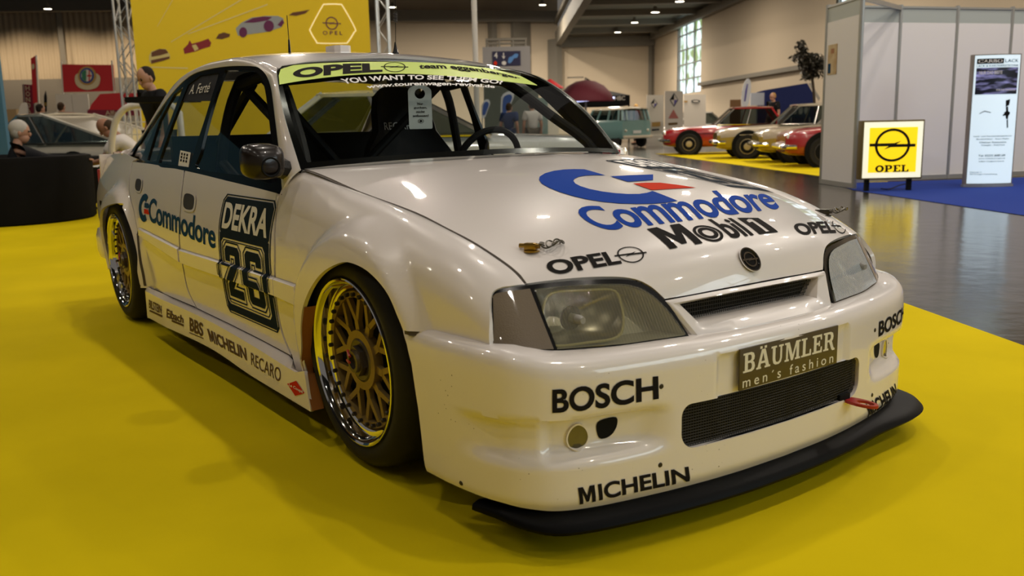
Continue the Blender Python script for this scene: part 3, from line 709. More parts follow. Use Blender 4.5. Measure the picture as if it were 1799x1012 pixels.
panel('tint_film', tn, [U(tn, [(320, 177), (331, 148), (352, 132), (386, 127), (381, 143), (372, 177)], (-1.8, 1.1))], M_tub, WF[0], .06, thick=0, off=-.004)
decal('lettering', text_shape('A. Ferté', .0, shear=.25), tn, [(336, 149), (371, 144)], [(332, 166), (367, 162)], (-1.7, 1.1), M_wht, WF[0], off=.001)
p_ = U(tn, [(317, 264), (335, 268), (331, 295), (313, 291)], (-1.6, .9)); STK = panel('window_sticker', tn, [p_], M_wht, WF[0], .1, thick=0, off=.0)
for i in range(3):
    for j in range(3):
        f = lambda a, b2: tuple(np.array(p_[3])*(1-a)*(1-b2)+np.array(p_[2])*a*(1-b2)+np.array(p_[1])*a*b2+np.array(p_[0])*(1-a)*b2)
        a0, b0 = .14+.26*i, .30+.21*j
        panel('print', tn, [[f(a0, b0), f(a0+.14, b0), f(a0+.14, b0+.15), f(a0, b0+.15)]], M_brass if i == j == 1 else M_dk, STK, .1, thick=0, off=.001)
# strip from the side window opening up to windscreen and roof (pillars and roof rail)
A = resamp([tn(*k)+np.array([0, -.003, 0]) for k in cr(DLOu, 6)]+[np.array([-2.84, -.735, .890])], 90)
Bc = [wshield(u, v) for u, v in cr(wh[3:8], 6)]+[np.array([x, y, roof(x, y)[2]]) for x, y in side_r]+[np.array(p) for p in ((-2.36, -.575, 1.215), (-2.55, -.60, 1.09), (-2.75, -.63, .955), (-2.86, -.67, .915))]
def match(A, B, keys):
    """pair two edge curves by key fractions"""
    A = np.array(A); B = np.array(B); dA = np.concatenate([[0], np.cumsum(np.linalg.norm(np.diff(A, axis=0), axis=1))]); dA /= dA[-1]; dB = np.concatenate([[0], np.cumsum(np.linalg.norm(np.diff(B, axis=0), axis=1))]); dB /= dB[-1]
    t = np.interp(dA, keys[0], keys[1]); return [np.array([np.interp(k, dB, B[:, i]) for i in range(3)]) for k in t]
Bd = resamp(Bc, 300); An = np.array(A); Bn = np.array(Bd)
fa = [0]+[np.argmin(abs(An[:45, 2]-z))/89 for z in (1.0, 1.15)]+[np.argmin(np.linalg.norm(An-np.array([x, -.61, 1.25]), axis=1))/89 for x in (-1.25, -1.9)]+[1]
fb = [0]+[np.argmin(abs(Bn[:130, 2]-z))/299 for z in (1.045, 1.185)]+[np.argmin(np.linalg.norm(Bn-np.array([x, -.575, 1.30]), axis=1))/299 for x in (-1.25, -1.9)]+[1]
Bm = match(A, Bd, (fa, fb))
def bulge(k):
    out = []
    for i, (p, q) in enumerate(zip(A, Bm)):
        m = p*(1-k)+q*k; w = q-p; tg = (A[min(i+1, 89)]-A[max(i-1, 0)]); n = np.cross(tg, w); n /= np.linalg.norm(n)
        if n@(m-CEN) < 0: n = -n
        out.append(m+n*.012*4*k*(1-k)*min(1, np.linalg.norm(w)/.07))
    return out
rows = [A]+[bulge(k) for k in (.12, .3, .5, .7, .88)]+[Bm]
V = [p for r in rows for p in r]; Fq = [(r*90+i, r*90+i+1, (r+1)*90+i+1, (r+1)*90+i) for r in range(6) for i in range(89)]
for s in (-1, 1):
    Q = np.array(V)*np.array([1, -s, 1]); o = mesh('pillar_and_roof_rail', Q, orient(Q, Fq), M_paint, CAR, 40); add_mod(o, .008)
lin_a = [tn(*k)+np.array([-.004, .018, 0]) for k in cr(DLOu, 6)[:44]]; lin_b = [wshield(u*.985, v)-np.array([.012, 0, .008]) for u, v in cr(wh[3:9], 6)]
for o in strip('pillar_lining', resamp(lin_a, 24), resamp(lin_b, 24), M_tub, CAR, mirror=True): pass
# rear window and deck
def rwin(y, t):
    a = y/.6; return np.array([-2.335-.50*t-.03*a*a*0, y*(1+.05*t), 1.262-.33*t-.036*a*a*(1-t)])
panel('rear_window', rwin, [[(-.56, 0), (.56, 0), (.60, .93), (-.60, .93)]], M_wglass, CAR, .1, thick=0)
def deck(x, y): return np.array([x, y, np.interp(x, [-3.46, -3.3, -3.0, -2.8], [.895, .925, .93, .935])-.03*(y/.7)**2-.9*max(0, abs(y)-.66)**1.6-.004])
panel('trunk_lid', deck, [[(-2.79, -.66), (-2.79, .66), (-2.79, .725), (-3.1, .715), (-3.42, .65), (-3.47, .3), (-3.48, 0), (-3.47, -.3), (-3.42, -.65), (-3.1, -.715), (-2.79, -.725)]], M_paint, CAR, .05, thick=.01)
def tail(y, z): return np.array([-3.50+.16*(y/.8)**2+.02*abs(z-.55), y, z])
panel('rear_panel', tail, [[(-.76, .28), (.76, .28), (.74, .88), (-.74, .88)]], M_paint, CAR, .08, thick=.01)
b = MB()
for s in (-1, 1): b.box((-3.52, s*.60, .72), (.06, .24, .14), bev=.01)
b.build('tail_lamp', M_red, CAR)
b = MB(); b.box((-3.40, 0, .36), (.24, 1.56, .20), bev=.06); b.build('rear_bumper', M_paint, CAR)
b = MB()
for i in range(2): b.box((-3.19+.035*i, side(-3.2, .60)*-1+.0, .60), (.016, .012, .05))
b.build('side_vent', M_matt, CAR)
# roof vent, aerials
P = Vector(roof(-1.536, -.066)); b = MB(); b.prism([(-.05, -.045), (.03, -.04), (.05, -.02), (.05, .02), (.03, .04), (-.05, .045)], -.01, .030, c=tuple(P)); b.build('roof_vent', M_paint, CAR)
P = roof(-1.58, -.288); b = MB(); b.lathe([(0, 0), (.008, 0), (.006, .01), (.004, .06), (.002, .065)], tuple(P), 12); tp = onp(504, 27, 0, -1.60); b.tube([Vector(P)+Vector((0, 0, .06)), Vector(tp)], .0018, 6); b.build('aerial', M_black, CAR)
P = Vector(roof(-1.462, .18)); b = MB(); b.lathe([(0, 0), (.016, 0), (.016, .004), (.012, .012), (.007, .03), (.0035, .05), (.002, .055)], tuple(P), 14)
top = Vector(onp(694.5, -6, 0, -1.462)); ax = top-P
b.tube([P+ax*t for t in (.13, .55)], .0016, 6); b.tube([P+ax*(.55+.20*k/72)+Vector((0, .008*math.cos(k*math.pi/6), .0))+Vector((.008*math.sin(k*math.pi/6), 0, 0)) for k in range(73)], .0013, 5); b.tube([P+ax*t for t in (.75, 1.0)], .0016, 6)
b.build('aerial', M_black, CAR)
# door mirror
mc = onp(459, 283, 1, -.84)
def mirror_body(s):
    b = MB(); rows = []
    prof = [(-.055, .50), (-.045, .80), (-.015, 1.0), (.03, 1.0), (.055, .80), (.070, .40)]
    for (dx, k) in prof:
        row = []
        for j in range(20):
            a = 2*math.pi*j/20; c, sn = math.cos(a), math.sin(a); e = .55
            row.append((mc[0]+dx, s*(abs(mc[1])+.068*k*math.copysign(abs(c)**e, c)), mc[2]+.056*k*math.copysign(abs(sn)**e, sn)-dx*.1))
        rows.append(row)
    V = [p for r in rows for p in r]; F = [(i*20+j, i*20+(j+1) % 20, (i+1)*20+(j+1) % 20, (i+1)*20+j) for i in range(5) for j in range(20)]+[tuple(range(20)), tuple(range(100, 120))]
    o = mesh('door_mirror', V, orient(V, F, np.array([mc[0], s*abs(mc[1]), mc[2]])), M_carbon, CAR, 50)
    b.tube([(mc[0], s*(abs(mc[1])-.04), mc[2]-.02), (mc[0]-.02, s*(abs(mc[1])-.085), mc[2]-.03)], .035); b.build('mirror_arm', M_black, o)
    b = MB(); b.lathe([(.030, -.006), (.034, 0), (.031, .006), (.026, .004), (.024, -.02), (0, -.02)], (mc[0]+.066, s*(abs(mc[1])-.004), mc[2]-.018), 24, R=Matrix.Rotation(math.radians(90), 3, 'Y')); b.build('cooling_duct', M_matt, o)
    b = MB(); b.box((mc[0]-.058, s*abs(mc[1]), mc[2]), (.004, .09, .07)); b.build('mirror_glass', M_chrome, o)
mirror_body(-1)
# ------------------------------------------------------------------ front bumper
def bt(s, z):
    lo, hi = -.05, 1
    for _ in range(40):
        m = .5*(lo+hi)
        if bumper0(s, m)[2] < z: lo = m
        else: hi = m
    return .5*(lo+hi)
edge = [(708, 580), (715, 606), (723, 640), (735, 720), (744, 800)]
eu = U(bumper0, edge, (-1.1, .6)); sE = eu[-1][0]
eu = [(eu[0][0], 1.0), (eu[0][0]+.002, .93)]+eu+[(sE+.004, .0)]
bl = [(s, 0.0) for s in np.linspace(sE+.004, -sE-.004, 60)]; tl = [(s, 1.0) for s in np.linspace(-eu[0][0], eu[0][0], 60)]
bloop = join(eu, bl[1:-1], [(-s, t) for s, t in eu[::-1]], tl[1:-1])
def rrect(x0, x1, z0, z1, r0, r1, n=7):
    out = []
    for cx, cz, a0, r in ((x1-r0, z0+r0, -90, r0), (x1-r1, z1-r1, 0, r1), (x0+r1, z1-r1, 90, r1), (x0+r0, z0+r0, 180, r0)):
        out += [(cx+r*math.cos(math.radians(a0+90*i/n)), cz+r*math.sin(math.radians(a0+90*i/n))) for i in range(n+1)]
    return out
intake = rrect(-.388, .345, .214, .328, .042, .030)
ih = [(s, bt(s, z)) for s, z in intake]
BUMP = panel('front_bumper', bumper, [bloop, ih], M_chip, CAR, .011, (1, .42), thick=.004, bstep=.012, ang=50)
# intake tunnel and mesh
A = [bumper(s, t) for s, t in ih]; A.append(A[0]); Bk = [p-np.array([.05, 0, 0]) for p in A]
for o in strip('intake_lining', A, Bk, M_paint, BUMP, flip=True): pass
def net(name, pts_fn, nu, nv, m, parent, r=.0011):
    b = MB()
    for i in range(nu+1): b.tube([pts_fn(i/nu, j/6) for j in range(7)], r, 4, caps=False)
    for j in range(nv+1): b.tube([pts_fn(i/12, j/nv) for i in range(13)], r, 4, caps=False)
    return b.build(name, m, parent)
M_net = mat('dark_mesh', (.05, .048, .045), .45, .6)
bx = lambda y: bumper0(abs(y) if y > 0 else -abs(y), .4)[0]
NET = net('intake_mesh', lambda a, b: (np.interp(abs(-.385+.73*a), _bd, BO[:, 1])-.010, -.38+.72*a, .216+.11*b), 90, 15, M_net, BUMP)
strip('radiator', [(np.interp(abs(y), _bd, BO[:, 1])-.022, y, .20) for y in np.linspace(-.40, .36, 12)], [(np.interp(abs(y), _bd, BO[:, 1])-.022, y, .34) for y in np.linspace(-.40, .36, 12)], M_matt, BUMP)
# lettering and screws on the bumper
bd = lambda sh, top, bot, g, m=M_dk, mx=.04: decal('lettering', sh, bumper, top, bot, g, m, BUMP, mx=mx, my=.3)
bd(text_shape('BOSCH', .03), [(970, 684), (1060, 673), (1156, 660)], [(970, 726), (1060, 717), (1157, 701)], (-.6, .65))
bo = U(bumper, [(1544, 565), (1543, 592)], (.46, .6)); du = .262
bd_uv = [(bo[0][0], bo[0][1]), (bo[0][0]+du, bo[0][1]+.01)], [(bo[1][0], bo[1][1]), (bo[1][0]+du, bo[1][1]+.01)]
decal('lettering', text_shape('BOSCH', .03), bumper, None, None, None, M_dk, BUMP, top_uv=bd_uv[0], bot_uv=bd_uv[1], my=.3)
bd(MICH, [(1015, 857), (1110, 838), (1209, 819)], [(1018, 886), (1112, 866), (1211, 845)], (-.5, .05))
mu = U(bumper, [(1519, 711), (1523, 733)], (.36, .1)); k_ = .255
decal('lettering', MICH, bumper, None, None, None, M_dk, BUMP, top_uv=[(mu[0][0], mu[0][1]), (mu[0][0]+k_, mu[0][1]+.015)], bot_uv=[(mu[1][0], mu[1][1]), (mu[1][0]+k_, mu[1][1]+.01)], my=.3)
for px, g in (((1162, 679), (-.45, .65)), ((1537, 580), (.45, .65)), ((1160, 817), (-.44, .1)), ((1532, 694), (.44, .15)), ((810, 849), (-.95, .03))):
    uv = inv(bumper, px, g); P = bumper(*uv); n = Vector(nrm(bumper, *uv)); n = n if n.dot(Vector(P)-Vector(CEN)) > 0 else -n
    R = n.to_track_quat('Z', 'Y').to_matrix(); b = MB(); b.lathe([(0, .002), (.005, .002), (.0065, 0)], tuple(P), 14, R=R); b.build('screw', M_bolt, BUMP)
# fog lamps and brake ducts, set into the ducts
fog_u = cr(U(bumper, [(1014, 746), (1026, 752), (1031, 766), (1025, 781), (1013, 790), (1001, 785), (996, 770), (1002, 754)], (-.66, .42)), 4, True)
duct_u = cr(U(bumper, [(1047, 752), (1050, 741), (1063, 735), (1082, 732.5), (1084, 745), (1077, 760), (1065, 769), (1052, 769)], (-.55, .42)), 3, True)
M_fog = mat('fog_glass', (.13, .11, .055), .15, .2, coat=1)
for s in (1, -1):
    f_ = lambda u, v, s=s: bumper(s*u, v)
    fo = panel('fog_lamp', f_, [fog_u], M_fog, CAR, .01, (1, .42), thick=.004, off=.004); c0 = np.mean(np.array(fog_u), 0)
    panel('fog_lamp_rim', f_, [[tuple(c0+(np.array(p)-c0)*1.14) for p in fog_u], fog_u], M_paint, fo, .01, (1, .42), thick=.006, off=.006)
    panel('brake_duct', f_, [duct_u], M_matt, BUMP, .01, (1, .42), thick=0, off=.0015)
# number plate with sponsor lettering
b = MB(); b.box((.889, 0, .388), (.005, .412, .108), bev=.002); PL = b.build('number_plate', M_plate, CAR)
MP = Matrix(((0, 0, 1, .8918), (1, 0, 0, -.206), (0, 1, 0, .334), (0, 0, 0, 1)))
def slab(word):
    """slab serif capitals, from strokes"""
    G = {'B': ([[(0, 0), (.62, 0), (.80, .08), (.86, .25), (.80, .45), (.70, .52), (.80, .60), (.83, .76), (.76, .93), (.58, 1), (0, 1), (0, .90), (.12, .90), (.12, .10), (0, .10)], [(.34, .12), (.34, .46), (.54, .46), (.62, .38), (.63, .22), (.55, .12)], [(.34, .58), (.34, .88), (.52, .88), (.60, .80), (.60, .66), (.52, .58)]], .92),
         'A': ([[(0, 0), (.36, 0), (.36, .10), (.29, .10), (.33, .26), (.66, .26), (.71, .10), (.62, .10), (.62, 0), (1.04, 0), (1.04, .10), (.95, .10), (.66, 1), (.38, 1), (.09, .10), (0, .10)], [(.37, .38), (.50, .80), (.62, .38)]], 1.06),
         'U': ([[(0, 1), (0, .90), (.11, .90), (.11, .30), (.18, .09), (.34, 0), (.60, 0), (.76, .09), (.83, .30), (.83, .90), (.94, .90), (.94, 1), (.58, 1), (.58, .90), (.69, .90), (.69, .32), (.64, .18), (.55, .12), (.44, .12), (.36, .18), (.32, .32), (.32, .90), (.42, .90), (.42, 1)]], 1.0),
         'M': ([[(0, 0), (.34, 0), (.34, .10), (.25, .10), (.25, .74), (.50, 0), (.66, 0), (.92, .74), (.92, .10), (.82, .10), (.82, 0), (1.24, 0), (1.24, .10), (1.13, .10), (1.13, .90), (1.24, .90), (1.24, 1), (.88, 1), (.62, .30), (.37, 1), (0, 1), (0, .90), (.11, .90), (.11, .10), (0, .10)]], 1.28),
         'L': ([[(0, 0), (.80, 0), (.80, .34), (.69, .34), (.66, .12), (.34, .12), (.34, .90), (.46, .90), (.46, 1), (0, 1), (0, .90), (.12, .90), (.12, .10), (0, .10)]], .86),
         'E': ([[(0, 0), (.80, 0), (.80, .32), (.70, .32), (.66, .12), (.34, .12), (.34, .45), (.52, .45), (.52, .36), (.62, .36), (.62, .66), (.52, .66), (.52, .57), (.34, .57), (.34, .88), (.64, .88), (.68, .70), (.78, .70), (.78, 1), (0, 1), (0, .90), (.12, .90), (.12, .10), (0, .10)]], .88),
         'R': ([[(0, 0), (.44, 0), (.44, .10), (.34, .10), (.34, .44), (.48, .44), (.66, .06), (.76, -.06), (.98, -.06), (.98, .04), (.88, .08), (.72, .46), (.82, .58), (.85, .74), (.78, .92), (.60, 1), (0, 1), (0, .90), (.12, .90), (.12, .10), (0, .10)], [(.34, .56), (.34, .88), (.52, .88), (.61, .80), (.61, .65), (.52, .56)]], 1.0)}
    x = 0; sh = []
    for ch in word:
        k = 'A' if ch == 'Ä' else ch; L, w = G[k]; L = [[(p[0]+x, p[1]) for p in l] for l in L]; sh.append(fill(L, 1e9, bstep=1e9))
        if ch == 'Ä':
            for q in (.26, .58): sh.append(fill([[(x+q, 1.03), (x+q+.17, 1.03), (x+q+.17, 1.16), (x+q, 1.16)]], 1e9, bstep=1e9))
        x += w+.04
    V, F = merge(*sh); lo, hi = V.min(0), V.max(0); return (V-lo)/(hi-lo), F
flat_text('lettering', place(slab('BÄUMLER'), .03, .38, .965, .95), MP, .412, .108, M_cream, PL, cen=None)
flat_text('lettering', place(text_shape('men´s fashion', .004, space=1.5), .03, .05, .955, .30), MP, .412, .108, M_cream, PL)
# tow hook
hp = Vector(bumper(*inv(bumper, (1489, 700), (.28, .25))))
b = MB(); outer = [(0, -.018), (.035, -.032), (.075, -.036), (.115, -.026), (.135, 0), (.115, .026), (.075, .036), (.035, .032), (0, .018)]; hole = circ_loop(.085, 0, .034, .022, 24)
V2, F2 = fill([cr(outer, 4), hole], 1e9, bstep=1e9); ca, sa = math.cos(math.radians(14)), math.sin(math.radians(14))
Vt = [(hp.x-.012+.72*(x*ca-y*sa), hp.y+.72*(x*sa+y*ca), hp.z-.004-.05*x) for x, y in V2]
th = mesh('tow_hook', Vt, orient(Vt, F2, np.array(hp)-np.array([0, 0, 3])), M_red, CAR); add_mod(th, .008, 0)
b = MB(); b.box(hp+Vector((-.008, -.014, .006)), (.02, .05, .022), bev=.003); b.build('tow_hook_bracket', M_matt, th)
# ------------------------------------------------------------------ splitter
sec = [(-.020, .114), (.002, .105), (.020, .097), (.030, .088), (.034, .078), (.030, .070), (.02, .067), (-.10, .070)]
ss = np.linspace(-.95, 1.0, 110); rows = []
for s in ss:
    x, y, z, nx, ny = bump_raw(s, .10); a = abs(s); k = 1-.85*sm(.70, .90, a) if s < 0 else 1+1.35*sm(.40, .74, a)*(1-.7*sm(.80, 1.0, a))
    rows.append([(x+nx*o*(k if o > 0 else 1), y+ny*o*(k if o > 0 else 1), .112+(h-.112)*(1-.55*sm(.70, .92, a)) if s < 0 else h) for o, h in sec])
V = [p for r in rows for p in r]; m = len(sec); F = [(i*m+j, i*m+j+1, (i+1)*m+j+1, (i+1)*m+j) for i in range(len(ss)-1) for j in range(m-1)]+[tuple(range(m)), tuple((len(ss)-1)*m+j for j in range(m))]
mesh('front_splitter', V, orient(V, F, np.array([.5, 0, .07])), M_lip, CAR, 30)
b = MB(); b.box((.42, 0, .075), (.62, 1.36, .012)); b.build('undertray', M_matt, CAR)
# ------------------------------------------------------------------ nose panel with grille slot
def nose_loop(xt, yt, zt, xb, yb, zb, bow, n=14):
    top = [np.array([xt+bow*(1-(y/yt)**2), y, zt+.006*(1-(y/yt)**2)]) for y in np.linspace(-yt, yt, n)]
    bo_ = [np.array([xb+bow*(1-(y/yb)**2), y, zb+.004*(1-(y/yb)**2)]) for y in np.linspace(yb, -yb, n)]
    l = [bo_[-1]*(1-t)+top[0]*t for t in (.25, .5, .75)]; r = [top[-1]*(1-t)+bo_[0]*t for t in (.25, .5, .75)]
    return top+r+bo_+l
LPs = [nose_loop(.748, .336, .560, .802, .281, .458, .022), nose_loop(.752, .334, .562, .815, .281, .463, .022), nose_loop(.764, .322, .5575, .822, .274, .468, .022), nose_loop(.767, .318, .555, .820, .266, .4745, .022), nose_loop(.763, .288, .549, .792, .246, .498, .014), nose_loop(.752, .283, .5475, .774, .243, .500, .014), nose_loop(.70, .282, .546, .70, .242, .502, .014)]
n = len(LPs[0]); V = [p for L in LPs for p in L]; F = [(r*n+i, r*n+(i+1) % n, (r+1)*n+(i+1) % n, (r+1)*n+i) for r in range(len(LPs)-1) for i in range(n)]
NOSE = mesh('nose_panel', V, orient(V, F, np.array([.2, 0, .5])), M_paint, CAR, 32)
net('grille_mesh', lambda a, b: np.array([.745+.014*(1-(2*a-1)**2), -.29+.58*a, 0.498+.052*b]), 72, 5, M_net, NOSE)
strip('grille_back', [(.735, y, .49) for y in (-.29, .29)], [(.735, y, .56) for y in (-.29, .29)], M_matt, NOSE)
# ------------------------------------------------------------------ headlamps
lens_px = [(939, 508), (1000, 502), (1060, 499), (1105, 500.5), (1138, 513), (1171, 542), (1204, 585)]
lens_bt = [(1205, 588), (1100, 603), (980, 612.5)]
ind_px = [(866, 520), (878, 514), (931, 507)]; ind_b = [(973, 613), (905, 614.5), (866, 607)]
lf = lambda y, z: lamp(y, z)
lu = join(cr(U(lf, lens_px, (-.65, .6)), 5), U(lf, lens_bt, (-.3, .49))); iu = join(cr(U(lf, ind_px, (-.75, .6)), 4), U(lf, ind_b, (-.66, .49)))
gk = join(cr(U(lf, [(862, 516), (880, 507), (921, 501), (980, 494), (1050, 490), (1106, 491), (1142, 504), (1178, 537), (1212, 590)], (-.75, .6)), 4), U(lf, [(1212, 592), (1100, 609), (975, 619), (905, 620), (862, 613)], (-.3, .485)))
M_ind = mat('indicator_lens', (.17, .13, .085), .3, .1, coat=.7, bump=(260, .3, .002))
M_lhouse = mat('lamp_bowl', (.50, .48, .38), .3, .35)
M_refl2 = mat('dull_reflector', (.42, .40, .34), .28, .9)
M_bulb = mat('bulb_glass', (.30, .29, .26), .2)
M_rim = mat('yellowed_rim', (.42, .38, .16), .5)
lens_dim = glass('lamp_glass_ribbed', (.86, .85, .74), ior=1.5, rough=.05, haze=.20, hcol=(.42, .40, .30), ribs=True)
def shrinkl(L, k):
    c = np.mean(np.array(L), 0); return [tuple(c+(np.array(p)-c)*k) for p in L]
for s in (1, -1):
    lm = lambda y, z, s=s: lamp(y, z)*np.array([1, s, 1])
    def pp(name, loops, m, par, off=0, thick=0, step=.02):
        uv, Fq = fill(loops, step); P = np.array([lm(u, v) for u, v in uv]); N = np.array([.83, s*-.25, .5]); P = P+N*off
        o = mesh(name, P, orient(P, Fq, np.array([.3, -s*.3*0, .4])), m, par, 40)
        if thick: add_mod(o, thick)
        return o
    HL = pp('headlamp', [gk, lu, iu], M_black, CAR, off=-.004, thick=.006)
    pp('indicator', [iu], M_ind, HL, off=.0, thick=.01)
    pp('headlamp_lens', [lu], lens_dim if s == 1 else M_lens_sheen, HL, off=.001)  # same glass on both sides, the far one carries a painted window reflection
    # housing: walls going back from the lens edge, closed behind
    A = [lm(u, v)-np.array([.004, 0, .002]) for u, v in lu]; A.append(A[0]); c0 = np.mean(A[:-1], 0)
    Bk = [c0+(p-c0)*.90+np.array([-.085, s*-.012*0, -.012]) for p in A]
    hs = strip('lamp_housing', A, Bk, M_lhouse, HL, flip=True, cen=c0-np.array([.04, 0, 0]))[0]
    nA = len(A)-1; me = hs.data; bm = bmesh.new(); bm.from_mesh(me); bm.verts.ensure_lookup_table(); f = bm.faces.new([bm.verts[nA+1+i] for i in range(nA)]); bmesh.ops.recalc_face_normals(bm, faces=bm.faces[:]); bm.to_mesh(me); bm.free()
    rc = onp(1010, 560, 0, .70)*np.array([1, s, 1]); ax = Matrix.Rotation(math.radians(90), 3, 'Y')
    rim_px = [(960, 560), (964, 524), (982, 509), (1030, 506), (1082, 505), (1096, 524), (1102, 560), (1092, 588), (1040, 598), (985, 604), (967, 594)]
    ru = cr(U(lf, rim_px, (-.6, .55)), 4, True); R0 = [lm(u, v)-np.array([.018, 0, .010]) for u, v in ru]; rows = []
    for k, dx in ((1, 0), (.97, .012), (.80, .045), (.55, .072), (.28, .088), (.14, .090)): cc = np.array(rc)*(1-k)+np.mean(R0, 0)*k; rows.append([cc+(p-np.mean(R0, 0))*k-np.array([dx*.8, 0, dx*.3]) for p in R0])
    nR = len(R0); V = [p for r in rows for p in r]; Fq = [(i*nR+j, i*nR+(j+1) % nR, (i+1)*nR+(j+1) % nR, (i+1)*nR+j) for i in range(5) for j in range(nR)]; mesh('reflector', V, orient(V, Fq, np.array([.95, s*.5, .55])), M_refl2, HL, 60)
    MB().tube([p+np.array([.004, 0, .002]) for p in R0], .0035, 6, closed=True).build('reflector_rim', M_rim, HL)
    b = MB(); b.lathe([(0, .030), (.008, .030), (.012, .018), (.012, -.035)], tuple(rc), 16, R=ax); b.build('bulb', M_bulb, HL)
    b = MB(); b.lathe([(.013, -.02), (.030, -.02), (.030, -.012), (.013, -.012)], tuple(rc+np.array([0, 0, 0])), 20, R=ax, closed=True); b.build('bulb_holder', M_house, HL)
# ------------------------------------------------------------------ wheels
RX = Matrix.Rotation(math.radians(90), 3, 'X')      # lathe height -> -y (outwards on the right side)
def make_wheel():
    w = bpy.data.objects.new('wheel', None); COL.objects.link(w); w.parent = CAR
    # height 0 is the plane of the outer rim lip, positive heights go outwards
    b = MB(); b.lathe([(.236, -.235), (.262, -.242), (.300, -.232), (.320, -.205), (.328, -.165), (.3285, -.10), (.327, -.055), (.318, -.022), (.304, -.004), (.285, .004), (.262, .002), (.250, -.006), (.236, -.02)], n=72, R=RX); b.build('tyre', M_rubber, w, 50)
    b = MB(); b.lathe([(.246, -.012), (.2515, -.002), (.251, .004), (.247, .0055), (.241, .002), (.238, -.006), (.232, -.012), (.229, -.03), (.228, -.030), (.214, -.037), (.204, -.060)], n=72, R=RX); b.build('rim_lip', M_chrome, w, 28)
    b = MB(); b.lathe([(.240, -.02), (.232, -.06), (.210, -.09), (.205, -.16), (.215, -.23)], n=48, R=RX); b.build('rim_barrel', M_house, w)
    # spoke lattice
    loops = []; Ro, Ri = .206, .188
    ring = fill([circ_loop(0, 0, Ro, n=80), circ_loop(0, 0, Ri, n=80)], .5, bstep=1)
    hub = fill([circ_loop(0, 0, .090, n=50), circ_loop(0, 0, .066, n=40)], .5, bstep=1)
    b = MB()
    def bar(p, q, w0, w1, dz=0):
        p, q = np.array(p), np.array(q); d = (q-p)/np.linalg.norm(q-p); n = np.array([-d[1], d[0]])
        b.prism([tuple(p-n*w0), tuple(q-n*w1), tuple(q+n*w1), tuple(p+n*w0)], -.068, -.053-dz, M=Matrix(((1, 0, 0), (0, 0, -1), (0, 1, 0))))
    for (Vv, Ff), dz in ((ring, -.050), (hub, -.046)):
        P3 = [(x, -dz, y) for x, y in Vv]; b.add(P3, orient(P3, Ff, np.array([0, 1., 0])))
    b.lathe([(Ri, -.075), (Ri, -.050)], n=60, R=RX); b.lathe([(.090, -.075), (.090, -.046)], n=40, R=RX); b.lathe([(Ro, -.050), (Ro+.002, -.07)], n=60, R=RX)
    pol = lambda r, a: (r*math.cos(a), r*math.sin(a))
    for k in range(10):
        a = 2*math.pi*k/10+.12
        bar(pol(.086, a), pol(.122, a), .0125, .0105)
        for sg in (-1, 1): bar(pol(.116, a+sg*.015), pol(.190, a+sg*.215), .0085, .0080, .0006 if sg > 0 else .0012)
    b.build('spoke_lattice', M_gold, w, 30, loc=(0, -.016, 0))
    b = MB(); b.lathe([(.150, -.12), (.05, -.12), (.0, -.11)], n=40, R=RX); b.lathe([(.19, -.16), (.0, -.16)], n=40, R=RX); b.build('brake_disc', M_matt, w)
    b = MB(); b.lathe([(.069, -.06), (.067, -.048), (.060, -.043), (.044, -.046)], n=40, R=RX); b.prism([pol(.046, math.pi*i/3) for i in range(6)], -.05, -.030, M=Matrix(((1, 0, 0), (0, 0, -1), (0, 1, 0)))); b.lathe([(.034, -.030), (.032, -.020), (.022, -.020), (.020, -.04), (0, -.04)], n=30, R=RX); nut = b.build('centre_nut', M_nut, w, loc=(0, -.016, 0))
    b = MB()
    for sg in (-1, 1): b.tube([(-.040, .024, .016*sg+.002), (-.010, .016, .010*sg+.004)], .0042, 6)
    b.build('locking_pin', M_red, nut)
    bolts = []
    for k in range(30):
        a = 2*math.pi*k/30; m = MB(); m.lathe([(.0065, -.050), (.0065, -.040), (.004, -.037), (0, -.037)], c=(.197*math.cos(a), 0, .197*math.sin(a)), n=6, R=RX); bolts.append(m)
    for m in bolts: m.build('rim_bolt', M_bolt, w, loc=(0, -.016, 0))
    m = MB(); m.tube([(-.205, .055, -.09), (-.212, .035, -.094)], .005, 8); m.build('valve', M_bolt, w)
    return w
WH = make_wheel(); WH.location = (FW[0], -FW[1]+.006, TR); WH.rotation_euler = (math.radians(2.0), .26, 0)
def copy_tree(o, parent):
    c = o.copy(); COL.objects.link(c); c.parent = parent
    for ch in list(o.children): copy_tree(ch, c)
    return c
for (x, y, rz, ry) in ((RW[0], -RW[1], 0, .7), (FW[0], FW[1], math.pi, 1.1), (RW[0], RW[1], math.pi, .4)):
    c = copy_tree(WH, CAR); c.location = (x, y, TR); c.rotation_euler = (math.radians(1.5), ry, rz)
# ------------------------------------------------------------------ inner wheel housings and floor
for (cx, cz) in AC:
    for s in (-1, 1):
        b = MB(); n = 24; pr = []
        for i in range(n+1):
            a = math.radians(-25+230*i/n); pr.append((cx+.40*math.cos(a), max(.10, cz+.385*math.sin(a))))
        rows = [[(x, s*y, z) for x, z in pr] for y in (.80, .52)]; V = rows[0]+rows[1]; k = n+1
        b.add(V, [(i, i+1, k+i+1, k+i) for i in range(n)]+[tuple(k+i for i in range(n+1))]); b.build('wheel_housing', M_matt, CAR)
b = MB(); b.box((-1.45, 0, .17), (1.95, 1.50, .05)); b.box((-1.5, 0, .115), (2.0, 1.3, .05)); b.build('floor_pan', M_matt, CAR)
b = MB(); b.box((-.52, 0, .50), (.04, 1.30, .66)); b.build('firewall', M_matt, CAR)
